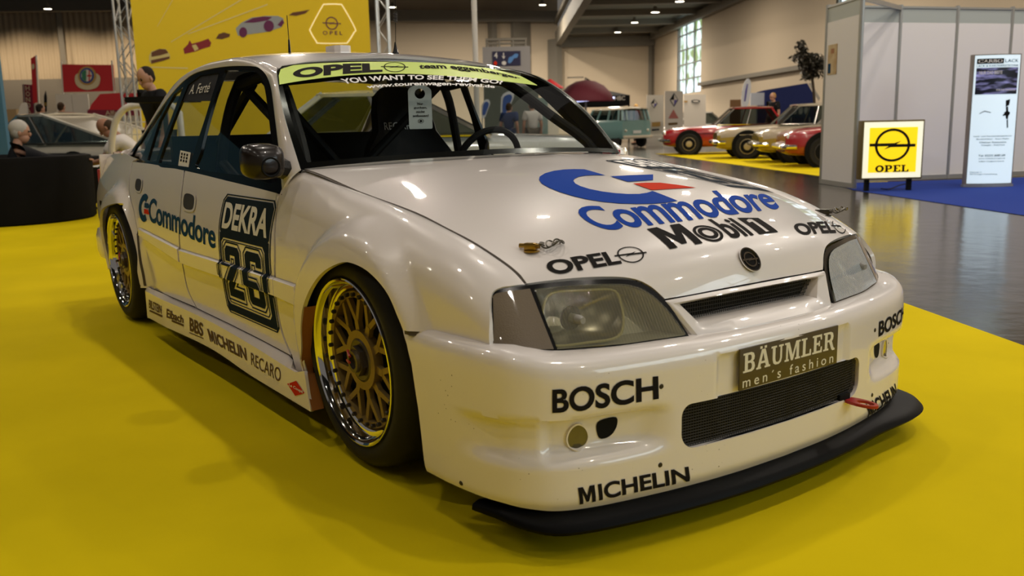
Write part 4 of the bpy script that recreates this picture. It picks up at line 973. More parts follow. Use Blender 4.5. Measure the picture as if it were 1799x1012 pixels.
# dashboard, hoop, seat, steering wheel
def dash(x, y): return np.array([x, y, .862-.02*(y/.66)**2-.25*max(0, -.86-x)])
panel('dashboard', dash, [[(-.50, -.55), (-.46, 0), (-.50, .55), (-.60, .68), (-.95, .66), (-.93, 0), (-.95, -.66), (-.60, -.68)]], M_tub, CAR, .06, thick=.05)
b = MB(); b.box((-.92, 0, .70), (.05, 1.30, .30), bev=.02); b.build('dashboard_front', M_tub, CAR)
R_ = .019
cage = [[(-1.62, -.60, .22), (-1.62, -.625, .70), (-1.62, -.60, .95), (-1.60, -.535, 1.17), (-1.60, -.44, 1.235), (-1.60, 0, 1.262), (-1.60, .44, 1.235), (-1.60, .535, 1.17), (-1.62, .60, .95), (-1.62, .625, .70), (-1.62, .60, .22)],
        [(-1.62, -.55, .30), (-1.61, .50, 1.20)], [(-1.62, .40, .30), (-1.61, -.40, 1.22)]]
for s in (-1, 1):
    cage += [[(-1.60, s*.52, 1.19), (-1.25, s*.53, 1.215), (-1.08, s*.545, 1.18), (-.85, s*.60, 1.04), (-.62, s*.665, .87), (-.58, s*.67, .60), (-.58, s*.66, .22)], [(-.62, s*.66, .86), (-1.61, s*.615, .50)], [(-.60, s*.66, .50), (-1.61, s*.61, .86)], [(-1.60, s*.46, 1.20), (-2.55, s*.45, .72)]]
cage.append([(-1.06, -.53, 1.19), (-1.09, 0, 1.235), (-1.06, .53, 1.19)])
b = MB()
for p in cage: b.tube(cr(p, 4) if len(p) > 2 else p, R_+.003, 10)
b.build('roll_cage', M_tub, CAR)
b = MB(); b.tube([(-.95, -.53, .93), (-1.60, -.50, 1.19)], .021, 10); b.tube([(-.60, -.60, .82), (-1.02, -.62, .60)], .010, 8); b.build('cage_brace', M_tub, CAR)
def seat_panel(a, k):
    """shell of the bucket seat: a across -1..1, k up the back 0..1.25"""
    w = np.interp(k, [0, .2, .45, .62, .8, .95, 1.1, 1.25], [.25, .26, .25, .27, .24, .16, .155, .12])
    y = a*w; zz = .30+.72*k; x = -1.50-.22*k+.11*(a*a)**1.3*np.interp(k, [0, .3, .6, .8, 1.0], [.9, 1.1, 1.1, .4, .5]); return np.array([x, .34+y, zz])
st = panel('racing_seat', seat_panel, [[(-1, 0), (1, 0), (1, 1.0), (.9, 1.18), (.5, 1.25), (-.5, 1.25), (-.9, 1.18), (-1, 1.0)]], M_tub, CAR, .07, (.25, .72), thick=.035, cen=np.array([-2.6, .34, .7]))
def cushion(x, a): return np.array([x, .34+a*.25, .36+.08*(a*a)**2+.06*(x+1.25)])
panel('seat_cushion', cushion, [[(-1.5, -1), (-1.0, -1), (-1.0, 1), (-1.5, 1)]], M_tub, st, .07, (1, .25), thick=.05)
decal('lettering', text_shape('RECARO', .0), seat_panel, None, None, None, M_wht, st, off=.004, top_uv=[(-.72, 1.005), (.62, 1.005)], bot_uv=[(-.72, .955), (.62, .955)], cen=np.array([-2.6, .34, .7]), mx=.06, my=1)
b = MB(); sc_ = Vector((-1.0, .36, .83)); ax_ = Vector((-.92, 0, .38)).normalized(); Rq = ax_.to_track_quat('Z', 'Y').to_matrix()
b.tube([sc_+Rq@Vector((.165*math.cos(a), .165*math.sin(a), 0)) for a in np.linspace(0, 2*math.pi, 40, endpoint=False)], .015, 8, closed=True)
for a in (0.2, math.pi-.2, -math.pi/2): b.tube([sc_, sc_+Rq@Vector((.16*math.cos(a), .16*math.sin(a), 0))], .011, 6)
b.lathe([(0, .02), (.045, .015), (.045, -.02), (.02, -.05), (.018, -.35)], tuple(sc_), 20, R=Rq); b.build('steering_wheel', M_tub, CAR)
b = MB(); b.box((-1.06, 0.02, 1.205), (.03, .22, .06), bev=.01); b.build('rear_view_mirror', M_black, CAR)
b = MB(); b.box((-2.40, 0, .84), (.50, 1.26, .03)); b.box((-2.12, 0, .60), (.04, 1.36, .76)); b.build('rear_bulkhead', M_tub, CAR)
for s in (-1, 1):
    b = MB(); b.box((-1.45, s*.735, .50), (1.85, .02, .58)); b.build('door_lining', M_tub, CAR)
def rl_in(x, y): return roof(x, y)-np.array([0, 0, .022])
panel('roof_lining', rl_in, [[(-1.12, -.50), (-1.14, 0), (-1.12, .50), (-2.25, .48), (-2.25, -.48)]], M_tub, CAR, .12, thick=.004)
# paper tag hung from the mirror
tgx = -.95; q = [onp(*p, 0, tgx) for p in ((716, 160), (757, 158), (760, 226), (719, 227))]
o_ = np.array(q[3]); wv = np.array(q[2])-o_; hv = np.array(onp(737, 149, 0, tgx))-.5*(np.array(q[3])+np.array(q[2])); tf = lambda u, v: o_+wv*u+hv*v
top_ = [(.5+.5*math.cos(a), .84+.16*math.sin(a)) for a in np.linspace(0, math.pi, 14)]
uv, Fq = fill([[(0.03, 0), (.97, 0), (1, .03)]+top_+[(0, .03)], circ_loop(.5, .80, .22, .115, 24)], 1e9, bstep=1e9)
Pq = [tf(u, v) for u, v in uv]; TAG = mesh('hang_tag', Pq, orient(Pq, Fq, np.array([-3, 0, 1.])), M_paper, CAR)
tx = lambda body, v0, v1, w: decal('lettering', text_shape(body, .02), tf, None, None, None, M_dk, TAG, off=.002, cen=np.array([-3, 0, 1.]), top_uv=[(.5-w/2, v1), (.5+w/2, v1)], bot_uv=[(.5-w/2, v0), (.5+w/2, v0)], mx=.5, my=1)
tx('Nur', .545, .60, .24); tx('gucken,', .45, .51, .56); tx('nicht', .365, .42, .36); tx('anfassen!', .275, .33, .68)
decal('stamp', poly_shape([circ_loop(0, 0, 1, n=28), circ_loop(0, 0, .84, n=28), circ_loop(0, 0, .5, n=20)]), tf, None, None, None, M_dk, TAG, off=.002, cen=np.array([-3, 0, 1.]), top_uv=[(.38, .23), (.62, .23)], bot_uv=[(.38, .13), (.62, .13)], mx=.5, my=1)
# ------------------------------------------------------------------ the hall
FH = np.array([math.cos(_y), math.sin(_y)]); RH = np.array([math.sin(_y), -math.cos(_y)])
def hw(lat, dep, z=0):
    """hall frame: metres to the right of, in front of the standpoint, and up"""
    p = cam.P[:2]+RH*lat+FH*dep; return np.array([p[0], p[1], z])
def hp_(px, py, dep):
    p = at(px, py, dep); d = p[:2]-cam.P[:2]; return float(d@RH), float(d@FH), float(p[2])
def gd(px, py):
    p = onp(px, py, 2, 0); return p
HR = math.atan2(RH[1], RH[0])       # rotation that turns local x into the hall's right
def plane(name, P, m, parent=None, cen=None, **k):
    o = mesh(name, P, [tuple(range(len(P)))], m, parent)
    return o
def noise_col(c1, c2, scale, stretch=(1, 1, 1), lo=.35, hi=.65):
    def f(nt, b):
        L = nt.links.new; t = nt.nodes.new('ShaderNodeTexCoord'); mp = nt.nodes.new('ShaderNodeMapping'); mp.inputs['Scale'].default_value = stretch
        n = nt.nodes.new('ShaderNodeTexNoise'); n.inputs['Scale'].default_value = scale; n.inputs['Detail'].default_value = 5; r = nt.nodes.new('ShaderNodeValToRGB')
        r.color_ramp.elements[0].position = lo; r.color_ramp.elements[1].position = hi; r.color_ramp.elements[0].color = (*c1, 1); r.color_ramp.elements[1].color = (*c2, 1)
        L(t.outputs['Object'], mp.inputs[0]); L(mp.outputs[0], n.inputs['Vector']); L(n.outputs['Fac'], r.inputs[0]); L(r.outputs[0], b.inputs['Base Color'])
    return f
def corrug(nt, b):
    L = nt.links.new; t = nt.nodes.new('ShaderNodeTexCoord'); w = nt.nodes.new('ShaderNodeTexWave'); w.inputs['Scale'].default_value = .62; w.bands_direction = 'X'
    bp = nt.nodes.new('ShaderNodeBump'); bp.inputs['Strength'].default_value = .8; bp.inputs['Distance'].default_value = .12
    L(t.outputs['Object'], w.inputs['Vector']); L(w.outputs['Fac'], bp.inputs['Height']); L(bp.outputs[0], b.inputs['Normal'])
def floor_b(nt, b):
    noise_col((.014, .011, .008), (.034, .028, .021), .6)(nt, b)
    L = nt.links.new; t = nt.nodes.new('ShaderNodeTexCoord'); n = nt.nodes.new('ShaderNodeTexNoise'); n.inputs['Scale'].default_value = 5; n.inputs['Detail'].default_value = 3
    bp = nt.nodes.new('ShaderNodeBump'); bp.inputs['Strength'].default_value = .10; bp.inputs['Distance'].default_value = .03
    L(t.outputs['Object'], n.inputs['Vector']); L(n.outputs['Fac'], bp.inputs['Height']); L(bp.outputs[0], b.inputs['Normal'])
M_floor = mat('dark_polished_floor', (.05, .045, .04), .17, spec=.35, build=floor_b)
M_yel = mat('yellow_carpet', (.60, .42, .010), .95, spec=.05, build=noise_col((.63, .485, .004), (.71, .545, .005), 1.3), bump=(900, .25, .002))
M_bluec = mat('blue_carpet', (.006, .030, .23), .9, spec=.2)
M_wall = mat('beige_wall', (.60, .50, .37), .8)
M_corr = mat('beige_corrugated_wall', (.55, .44, .30), .75, build=corrug)
M_grey = mat('grey_wall', (.20, .18, .15), .8)
M_ceil = mat('dark_ceiling', (.055, .05, .042), .85)
M_ceil2 = mat('grey_green_ceiling', (.20, .20, .165), .85)
M_steel = mat('painted_steel', (.22, .20, .165), .6)
M_alu = mat('aluminium', (.62, .61, .58), .35, .8)
st_ = lambda o: tag(o, kind='structure')
st_(plane('floor', [(-160, -60, -.006), (60, -60, -.006), (60, 150, -.006), (-160, 150, -.006)], M_floor))
# yellow carpet under the car
ed = np.array(gd(1583, 530)); ed2 = np.array(gd(1799, 607)); dv = (ed2-ed)/np.linalg.norm(ed2-ed)
p1, p2 = ed+dv*9, ed-dv*12
tag(plane('carpet', [(p1[0], p1[1], 0), (p2[0], p2[1], 0), (-12.2, 5.8, 0), (-12.2, -14, 0), (8, -14, 0)], M_yel), 'yellow carpet under the white race car', 'carpet')
D, ZL, ZR = 80, 11.6, 8.5
LB = 4.4; RC = 12.6
def wall(name, a, b, z0, z1, m):
    p, q = hw(*a), hw(*b); dx = np.linalg.norm((q-p)[:2]); rz = math.atan2(q[1]-p[1], q[0]-p[0])
    o = mesh(name, [(0, 0, z0), (dx, 0, z0), (dx, 0, z1), (0, 0, z1)], [(0, 1, 2, 3)], m, loc=(p[0], p[1], 0), rot=(0, 0, rz)); return st_(o)
wall('wall_back', (-70, D), (-24, D), 5.6, ZL+3, M_corr); wall('wall_back_base', (-70, D-.3), (-24, D-.3), 0, 5.6, M_grey)
wall('wall_back_middle', (-24, D), (LB, D), 0, ZL+3, M_wall); wall('wall_back_bay', (LB, D-.2), (RC, D-.2), 0, ZR+.5, M_wall)
rw0, rw1 = (RC, D), (RC+.053*70, 10)
rwp = lambda d: (RC+.053*(D-d), d)
M_pane = mat('bright_window', (.8, .85, .85), .5, emit=(.80, .93, 1.0), es=2.3, build=lambda nt, b: None)
def trees_out(nt, b):
    L = nt.links.new; t = nt.nodes.new('ShaderNodeTexCoord'); n = nt.nodes.new('ShaderNodeTexNoise'); n.inputs['Scale'].default_value = .8; n.inputs['Detail'].default_value = 6
    r = nt.nodes.new('ShaderNodeValToRGB'); e = r.color_ramp.elements; e[0].position = .42; e[0].color = (.16, .24, .08, 1); e[1].position = .56; e[1].color = (.78, .93, 1.0, 1)
    L(t.outputs['Object'], n.inputs['Vector']); L(n.outputs['Fac'], r.inputs[0]); L(r.outputs[0], b.inputs['Emission Color'])
M_sky = mat('daylight_with_trees', (.1, .1, .1), .6, emit=(.8, .93, 1), es=1.7, build=trees_out)
# right wall with two window openings and an added third, out of view
def rwall(d0, d1, z0, z1, m, name, off=0):
    a, b = rwp(d0), rwp(d1); o = wall(name, (a[0]+off, a[1]), (b[0]+off, b[1]), z0, z1, m); return o
for nm, d0, d1, z0, z1 in (('wall_right', D, 71.2, 0, ZR+1), ('wall_right_low', 71.2, 64.2, 0, 2.9), ('wall_right_high', 71.2, 64.2, 8.3, ZR+1), ('wall_right_mid', 64.2, 41.5, 0, ZR+4), ('wall_right_under', 41.5, 27.8, 0, 5.6), ('wall_right_over', 41.5, 27.8, 8.6, ZR+4), ('wall_right_near', 27.8, 3, 0, ZR+4), ('wall_right_beside', 3, -14, 0, 3.2), ('wall_right_above', 3, -14, 8.6, ZR+4), ('wall_right_rear', -14, -30, 0, ZR+4)):
    rwall(d0, d1, z0, z1, M_wall, nm)
M_winf = mat('window_frame_grey', (.25, .26, .25), .5)
for nm, d0, d1, z0, z1, nx, nz in (('window_1', 71.2, 64.2, 2.9, 8.3, 3, 5), ('window_2', 41.5, 27.8, 5.6, 8.6, 7, 2), ('added_window', 3, -14, 3.2, 8.6, 9, 3)):
    o = rwall(d0, d1, z0, z1, M_sky, nm, .25); L_ = abs(d1-d0)*math.hypot(1, .053); b = MB()
    for i in range(nx+1): b.box((L_*i/nx, -.12, (z0+z1)/2), (.10, .10, z1-z0))
    for j in range(nz+1): b.box((L_/2, -.12, z0+(z1-z0)*j/nz), (L_, .10, .10))
    b.build('window_frame', M_winf, o)
_w = hw(rwp(-5.5)[0]-.1, -5.5, 5.9); DLO_.location = _w; DLO_.rotation_euler = (Vector((-RH[0], -RH[1], -.12))).to_track_quat('-Z', 'Y').to_euler()  # fill light set at the added window, turned towards the car
# ceilings
cz = [hw(-70, -30, ZL+1), hw(LB, -30, ZL+1), hw(LB, D, ZL+1), hw(-70, D, ZL+1)]; st_(mesh('ceiling', cz, [(0, 1, 2, 3)], M_ceil))
cz = [hw(LB, 10, ZR), hw(30, 10, ZR), hw(30, D, ZR), hw(LB, D, ZR)]; st_(mesh('ceiling_bay', cz, [(0, 1, 2, 3)], M_ceil2))
k = 0
def beam(name, a, b, d):
    p, q = Vector(a), Vector(b); v = q-p; R = v.to_track_quat('X', 'Z').to_matrix(); o = MB().box((p+q)/2, (v.length, d[0], d[1]), R=R).build(name, M_steel); return st_(o)
beam('trim_1', hw(LB, 34, 8.0), hw(LB, D-.5, 8.0), (.5, 1.1)); beam('trim_2', hw(LB-.2, 34, 9.4), hw(LB-.2, D-.5, 9.4), (.3, .3))
for i, dd in enumerate((40, 46, 52, 58, 64, 70, 76)): beam('trim_%d' % (3+i), hw(LB, dd, ZR-.15), hw(rwp(dd)[0], dd, ZR-.15), (.5, .5))
beam('trim_10', hw(rwp(D-1)[0]-.3, D-1, ZR-.5), hw(rwp(30)[0]-.3, 30, ZR-.5), (.35, .5)); beam('trim_11', hw(RC-.2, D-.4, 0), hw(RC-.2, D-.4, ZR), (.35, .35)); beam('trim_12', hw(LB, D-.6, ZR-.8), hw(RC, D-.6, ZR-.8), (.35, .8))
beam('trim_13', hw(-12, D-1, 10.2), hw(LB, D-1, 9.8), (.6, .9)); beam('trim_14', hw(-24, D-1, 10.6), hw(-12, D-1, 10.2), (.6, .9)); beam('trim_15', hw(-1.2, D-.5, 0), hw(-1.2, D-.5, 10), (.5, .6)); beam('trim_16', hw(LB-.3, D-.5, 3.2), hw(LB-.3, D-.5, 8), (.6, 1.2))
beam('trim_17', hw(-38, D-.5, 5.5), hw(-38, D-.5, 12), (.4, .3)); beam('trim_18', hw(-60, D-2, 11.8), hw(-24, D-2, 11.4), (.8, 1.2)); beam('trim_19', hw(rwp(64)[0]-.2, 64, 3.4), hw(rwp(22)[0]-.2, 22, 3.4), (.18, .22))
beam('trim_20', hw(1.2, D-.5, 0), hw(1.2, D-.5, 9.8), (1.8, .4))
# lamps
M_lampon = mat('lamp_glow', (1, .9, .8), .5, emit=(1.0, .88, .68), es=14)
def bay_lamp(lat, dep, z, label, r=.26):
    p = hw(lat, dep, z); t = empty('hall_lamp', p, label, 'ceiling lamp', 'round hall lamps')
    MB().lathe([(.04, .42), (.10, .40), (.16, .22), (r*.95, .05), (r, 0), (r*.9, 0), (r*.8, .06)], n=24).build('lamp_housing', M_steel, t)
    MB().lathe([(0, .012), (r*.9, .012)], n=24).build('lamp_face', M_lampon, t); MB().tube([(0, 0, .4), (0, 0, 1.0)], .012, 6).build('lamp_rod', M_steel, t); return t
for (px, py, dep, lb) in ((1085, 57, 73, 'lowest and farthest of the four round lamps under the side bay ceiling'), (1115, 40, 66, 'round lamp second from the back under the side bay ceiling'), (1151, 22, 59.5, 'round lamp third from the back under the side bay ceiling'), (1194, 3, 53.5, 'round lamp at the top edge, nearest of the four under the side bay ceiling'), (953, 9, 70, 'round lamp hanging before the beige wall right of the white pole'), (690, 13, 70, 'round lamp hanging beside the truss right of the yellow banner'), (84, 16, 66, 'round lamp hanging in front of the corrugated wall at far left')):
    bay_lamp(*hp_(px, py, dep), lb, r=.30)
for i, (x, y) in enumerate(HALL_LAMPS+BOOTH_FILL):  # housings for the hall lamps and for the added booth fill
    if (np.array([x, y])-cam.P[:2])@RH > 13: continue
    b = MB().lathe([(.05, .45), (.20, .25), (.34, .03), (.34, -.01), (.31, -.01), (.30, .03)], n=20)
    o = b.build('hall_lamp', M_steel, loc=(x, y, HALL_Z-.60)); tag(o, 'round high bay lamp hanging high over the race car stand', 'ceiling lamp', 'high bay lamps over the stand')
# wall washers of the corrugated wall
for i, lt in enumerate((-46, -41.5, -37, -32.5, -28)):
    l = bpy.data.lights.new('wall_washer', 'SPOT'); l.energy = 1500; l.color = (1, .80, .56); l.spot_size = math.radians(125); l.spot_blend = .9; l.shadow_soft_size = .3
    o = bpy.data.objects.new('wall_washer', l); COL.objects.link(o); o.location = hw(lt, D-4.0, 11.0); o.rotation_euler = (math.radians(12), 0, HR)
for lt, dp, z, e in ((-8, D-14, 9.8, 2600), (0, D-12, 9.8, 2200), (7, D-12, 8.0, 1500), (8, 50, 8.0, 620), (8, 36, 8.0, 500), (8, 24, 8, 400), (-20, 50, 10, 1500), (-8, 34, 10, 1200), (6, 37, 8, 800), (-14, 22, 10, 400)):
    p = hw(lt, dp, z); lamp_disc(p[0], p[1], p[2], .5, e, (1, .87, .70))
# ------------------------------------------------------------------ exhibition booth at the right
M_panel = mat('white_booth_panel', (.74, .72, .71), .55); M_alup = mat('booth_aluminium', (.42, .43, .42), .4, .7); M_fascia = mat('glass_fascia', (.40, .44, .42), .3)
pL = gd(1443, 322); pC = gd(1500, 331); pR = gd(1795, 308); pR2 = pR+(pR-gd(1566, 318))*.5; pB = gd(1566, 318)
BH = 2.62
booth = empty('exhibition_booth', pC, 'white panel exhibition booth with aluminium posts behind the yellow lightbox', 'booth')
def bpanel(p, q, z0, z1, m, nm, th=.03):
    p = np.array(p); q = np.array(q); v = q-p; L = np.linalg.norm(v[:2]); rz = math.atan2(v[1], v[0]); c = (p+q)/2
    o = MB().box((0, 0, (z0+z1)/2), (L, th, z1-z0)).build(nm, m, booth, loc=tuple(np.array([c[0], c[1], 0])-pC*[1, 1, 0]), rz=rz); return o
# the back wall goes behind the corner post, parallel to the front line
bdir = (pR-pB)/np.linalg.norm(pR-pB); pB0 = pB-bdir*1.02
for (p, q) in ((pL, pC), (pB0, pB), (pB, pB+bdir*1.03), (pB+bdir*1.03, pB+bdir*2.06), (pB+bdir*2.06, pB+bdir*3.09), (pB+bdir*3.09, pB+bdir*4.1)):
    bpanel(p, q, .06, BH-.24, M_panel, 'wall_panel'); bpanel(p, q, BH-.24, BH-.02, M_fascia, 'fascia', .02); bpanel(p, q, 0, .07, M_alup, 'bottom_rail', .05); bpanel(p, q, BH-.03, BH, M_alup, 'top_rail', .05)
bpanel(pC, pB, BH-.06, BH, M_alup, 'top_rail', .05)
for p in (pL, pC, pB0, pB, pB+bdir*1.03, pB+bdir*2.06, pB+bdir*3.09):
    q = p-pC; MB().tube([(q[0], q[1], 0), (q[0], q[1], BH+.02)], .035, 8).build('post', M_alup, booth)
v = pC-pL; pm = pL+v*.18; n2 = np.array([v[1], -v[0], 0]); n2 /= np.linalg.norm(n2); n2 = n2 if n2[:2]@(cam.P[:2]-pL[:2]) > 0 else -n2
def on_panel(p0, dirv, nrm_, u0, u1, z0, z1, m, nm, lab=None, cat=None, off=.02):
    P = [np.array([*(p0+dirv*u+nrm_*off)[:2], z]) for u, z in ((u0, z0), (u1, z0), (u1, z1), (u0, z1))]; o = mesh(nm, P, [(0, 1, 2, 3)], m); add_mod(o, .004)
    if lab: tag(o, lab, cat)
    return o
vd = v/np.linalg.norm(v); zt = onp(1450, 90, 1, pL[1])[2]
po = on_panel(pL, vd, n2, .10, .42, 1.62, 2.05, mat('old_poster_paper', (.50, .36, .17), .7, build=noise_col((.40, .24, .09), (.58, .46, .26), 4)), 'poster', 'small sepia poster stuck on the left booth panel', 'poster', .022)
on_panel(pL, vd, n2, .13, .22, 1.64, 1.78, M_teal, 'picture', off=.027).parent = po
on_panel(pL, vd, n2, .22, .32, 1.92, 1.99, M_brown, 'picture', off=.027).parent = po
# blue carpet
e1 = gd(1500, 334); e2 = gd(1799, 378); far = pB+bdir*6; P = [e1, e2, e2+(e2-e1)*.6, far+np.array([2, 2, 0]), pB0]
tag(mesh('carpet', [(p[0], p[1], -.001) for p in P], [tuple(range(5))], M_bluec), 'bright blue carpet in front of the white booth', 'carpet')
# ------------------------------------------------------------------ yellow lightbox sign
q0 = onp(1512, 318, 2, 0); dep = proj(gd(1563, 335))[2]; s_ = dep/cam.F
M_lbw = mat('lightbox_white', (.9, .9, .8), .4, emit=(1.0, .95, .62), es=.62); M_lby = mat('lightbox_yellow', (.9, .7, .0), .4, emit=(1.0, .66, .0), es=.75); M_lbf = mat('lightbox_frame', (.12, .08, .01), .5)
cb = gd(1563, 335); LBX = empty('lightbox_sign', cb, 'glowing yellow square lightbox sign with black ring logo on two short legs', 'sign', rz=HR)
wB, hB = 108*s_, 102*s_; zb = 20*s_
MB().box((0, .06, zb+hB/2), (wB, .16, hB), bev=.01).build('sign_box', M_lbf, LBX)
fr_ = lambda m, k, y, nm: MB().box((0, y, zb+hB/2), (wB-k, .01, hB-k)).build(nm, m, LBX)
fr_(M_lbw, .045, -.022, 'lit_border'); fr_(M_lby, .19, -.026, 'lit_face')
MT = Matrix(((1, 0, 0, -.38*wB), (0, 0, -1, -.033), (0, 1, 0, zb+.30*hB), (0, 0, 0, 1))); flat_text('ring_logo', blitz_shape(.075, 1.30, 2.4), MT, .74*wB, .56*hB, M_dk, LBX)
MT = Matrix(((1, 0, 0, -.27*wB), (0, 0, -1, -.033), (0, 1, 0, zb+.125*hB), (0, 0, 0, 1)))
def slab_opel():
    O = [circ_loop(.5, .5, .5, .5, 28), circ_loop(.5, .5, .22, .30, 24)]; P_ = [[(0, 0), (.5, 0), (.5, .14), (.38, .14), (.38, .38), (.62, .38), (.82, .46), (.9, .68), (.82, .90), (.62, 1), (0, 1), (0, .86), (.11, .86), (.11, .14), (0, .14)], [(.38, .52), (.38, .86), (.52, .86), (.60, .78), (.60, .60), (.52, .52)]]
    E1 = [[(0, 0), (.85, 0), (.85, .34), (.72, .34), (.68, .14), (.38, .14), (.38, .44), (.56, .44), (.56, .58), (.38, .58), (.38, .86), (.66, .86), (.70, .68), (.82, .68), (.82, 1), (0, 1), (0, .86), (.11, .86), (.11, .14), (0, .14)]]; L1 = [[(0, 0), (.85, 0), (.85, .38), (.72, .38), (.68, .14), (.38, .14), (.38, .86), (.5, .86), (.5, 1), (0, 1), (0, .86), (.11, .86), (.11, .14), (0, .14)]]
    x = 0; sh = []
    for L, w in ((O, 1.06), (P_, .98), (E1, .93), (L1, .85)): sh.append(fill([[(a+x, b) for a, b in l] for l in L], 1e9, bstep=1e9)); x += w
    V, F = merge(*sh); lo, hi = V.min(0), V.max(0); return (V-lo)/(hi-lo), F
flat_text('lettering', slab_opel(), MT, .54*wB, .12*hB, M_dk, LBX)
for sx in (-.36, .33): MB().box((sx*wB, .05, zb/2), (.05, .07, zb)).build('leg', M_matt, LBX)
tag(MB().tube(cr([gd(1548, 332), gd(1562, 333), gd(1580, 326), gd(1600, 322)], 5), .012, 6).build('power_cable', M_matt), 'thin black power cable lying behind the yellow lightbox', 'cable')
# ------------------------------------------------------------------ rollup display
pr = gd(1735, 328); dep = proj(pr)[2]; s_ = dep/cam.F; rzr = HR-.05
RU = empty('display_stand', pr, 'tall lit white advertising display stand on the blue carpet', 'display stand', rz=rzr)
wR, hR = 76*s_, 226*s_
M_dsp = mat('display_face', (.75, .85, .9), .35, emit=(.62, .80, .90), es=.62); M_side = mat('display_side', (.30, .26, .22), .4, .4)
def arc(w, y0, dpt, n=10): return [(w*(-.5+i/n), y0-dpt*(1-(2*i/n-1)**2)) for i in range(n+1)]
fp = arc(wR, -.02, .05); pol = fp+[(wR*.5, .06), (-wR*.5, .06)]
MB().prism([(x*1.12, y*1.12+.005) for x, y in pol], .0, .035).build('base_plate', M_alup, RU)
MB().prism([(x*1.07, y+.014) for x, y in pol], .035, hR).build('display_body', M_side, RU)
def face(u, v): 
    x = wR*(u-.5); return np.array([x, -.02-.05*(1-(2*u-1)**2)-.002, .05+v*(hR-.065)])
CF = np.array([0, 1., 1.])
FC_ = panel('display_face', face, [[(0, 0), (1, 0), (1, 1), (0, 1)]], M_dsp, RU, .1, thick=0, cen=CF)
def swoosh(nt, b):
    L = nt.links.new; t = nt.nodes.new('ShaderNodeTexCoord'); mp = nt.nodes.new('ShaderNodeMapping'); mp.inputs['Scale'].default_value = (2, 2, 9); mp.inputs['Rotation'].default_value = (0, .25, 0); n = nt.nodes.new('ShaderNodeTexNoise'); n.inputs['Scale'].default_value = 2.2; r = nt.nodes.new('ShaderNodeValToRGB'); e = r.color_ramp.elements; e[0].position = .45; e[0].color = (.004, .005, .012, 1); e[1].position = .72; e[1].color = (.30, .30, .62, 1)
    L(t.outputs['Object'], mp.inputs[0]); L(mp.outputs[0], n.inputs['Vector']); L(n.outputs['Fac'], r.inputs[0]); L(r.outputs[0], b.inputs['Base Color']); L(r.outputs[0], b.inputs['Emission Color'])
M_sw = mat('dark_display_picture', (.01, .01, .03), .35, emit=(.1, .1, .3), es=.5, build=swoosh)
panel('display_picture', face, [[(.04, .70), (.96, .70), (.96, .905), (.04, .905)]], M_sw, FC_, .1, thick=0, off=.002, cen=CF)
dt = lambda sh, u0, u1, v0, v1, m=M_dk: decal('lettering', sh, face, None, None, None, m, FC_, off=.004, cen=CF, top_uv=[(u0, v1), (u1, v1)], bot_uv=[(u0, v0), (u1, v0)], mx=.2, my=1)
dt(poly_shape([[(0, 0), (1, 0), (1, 1), (0, 1)]]), .04, .60, .935, .975); dt(text_shape('CARBO', .02), .07, .57, .943, .968, M_wht); dt(text_shape('LACK', .005), .63, .95, .943, .968); dt(text_shape('LACK & KAROSSERIETECHNIK', .01), .04, .96, .912, .927)
dt(text_shape('NUR DAS BESTE', .015), .10, .58, .855, .880, M_wht); dt(text_shape('FÜR IHR FAHRZEUG', .015), .48, .92, .725, .742, M_wht)
for tx_, u0, u1, v0, v1 in (('Lack- und Karosseriereparaturen', .08, .92, .367, .380), ('Beulendoktor - Smart Repair', .14, .86, .345, .358), ('Oldtimer Restauration', .20, .80, .320, .333), ('Autoglas - Gutachten', .24, .76, .297, .310), ('Tel: 02333 8085189', .20, .80, .214, .230), ('www.carbolack-hagen.de', .20, .80, .192, .203), ('E-Mail: info@carbolack.de', .22, .78, .170, .181), ('Oeverstr. 2', .05, .29, .086, .096), ('58119 Hagen-Hohenlimburg', .05, .64, .068, .079)):
    dt(text_shape(tx_, .012), u0, u1, v0, v1)
# spray gun picture: cup on top, body, trigger grip and hose
gun = [[(.72, .60), (.80, .615), (.815, .66), (.71, .65)], [(.655, .535), (.69, .545), (.70, .56), (.735, .565), (.725, .60), (.775, .605), (.79, .565), (.83, .56), (.83, .545), (.80, .53), (.79, .50), (.745, .51), (.73, .535), (.69, .53)], [(.765, .50), (.795, .50), (.815, .44), (.785, .435)]]
for L in gun: panel('gun_picture', face, [L], M_dk, FC_, .2, thick=0, off=.003, cen=CF)
panel('car_line_picture', face, [[(.16, .555), (.26, .575), (.40, .562), (.40, .556), (.26, .567), (.16, .549)]], M_alup, FC_, .2, thick=0, off=.003, cen=CF)
# ------------------------------------------------------------------ yellow banner with printed cars, trusses, pole
bl0 = hp_(243, 150, 17.0); br0 = hp_(651, 90, 18.6)
A0, B0 = hw(bl0[0], bl0[1], 0), hw(br0[0], br0[1], 0); bv = B0-A0; bw = np.linalg.norm(bv); bh = 4.6; rzb = math.atan2(bv[1], bv[0])
M_ban = mat('yellow_banner', (.78, .55, .004), .7)
BAN = mesh('backdrop_banner', [(0, 0, .3), (bw, 0, .3), (bw, 0, bh), (0, 0, bh)], [(0, 1, 2, 3)], M_ban, loc=tuple(A0), rot=(0, 0, rzb)); add_mod(BAN, .02, 0)
tag(BAN, 'large yellow backdrop banner with printed cars and ring logo', 'banner')
def bp_(px, py):
    d = ray(px, py); n = np.array([-bv[1], bv[0], 0])/bw; t = ((A0-cam.P)@n)/(d@n); P = cam.P+t*d; return (float((P-A0)@bv/bw), float(P[2]))
def bart(nm, loops, m, off=.014, lab=None):
    V, F = fill([[bp_(*p) for p in L] for L in loops], 1e9, bstep=1e9); P = [(x, -off, z) for x, z in V]; o = mesh(nm, P, orient(P, F, np.array([2, 5., 2])), m, BAN)
    return o
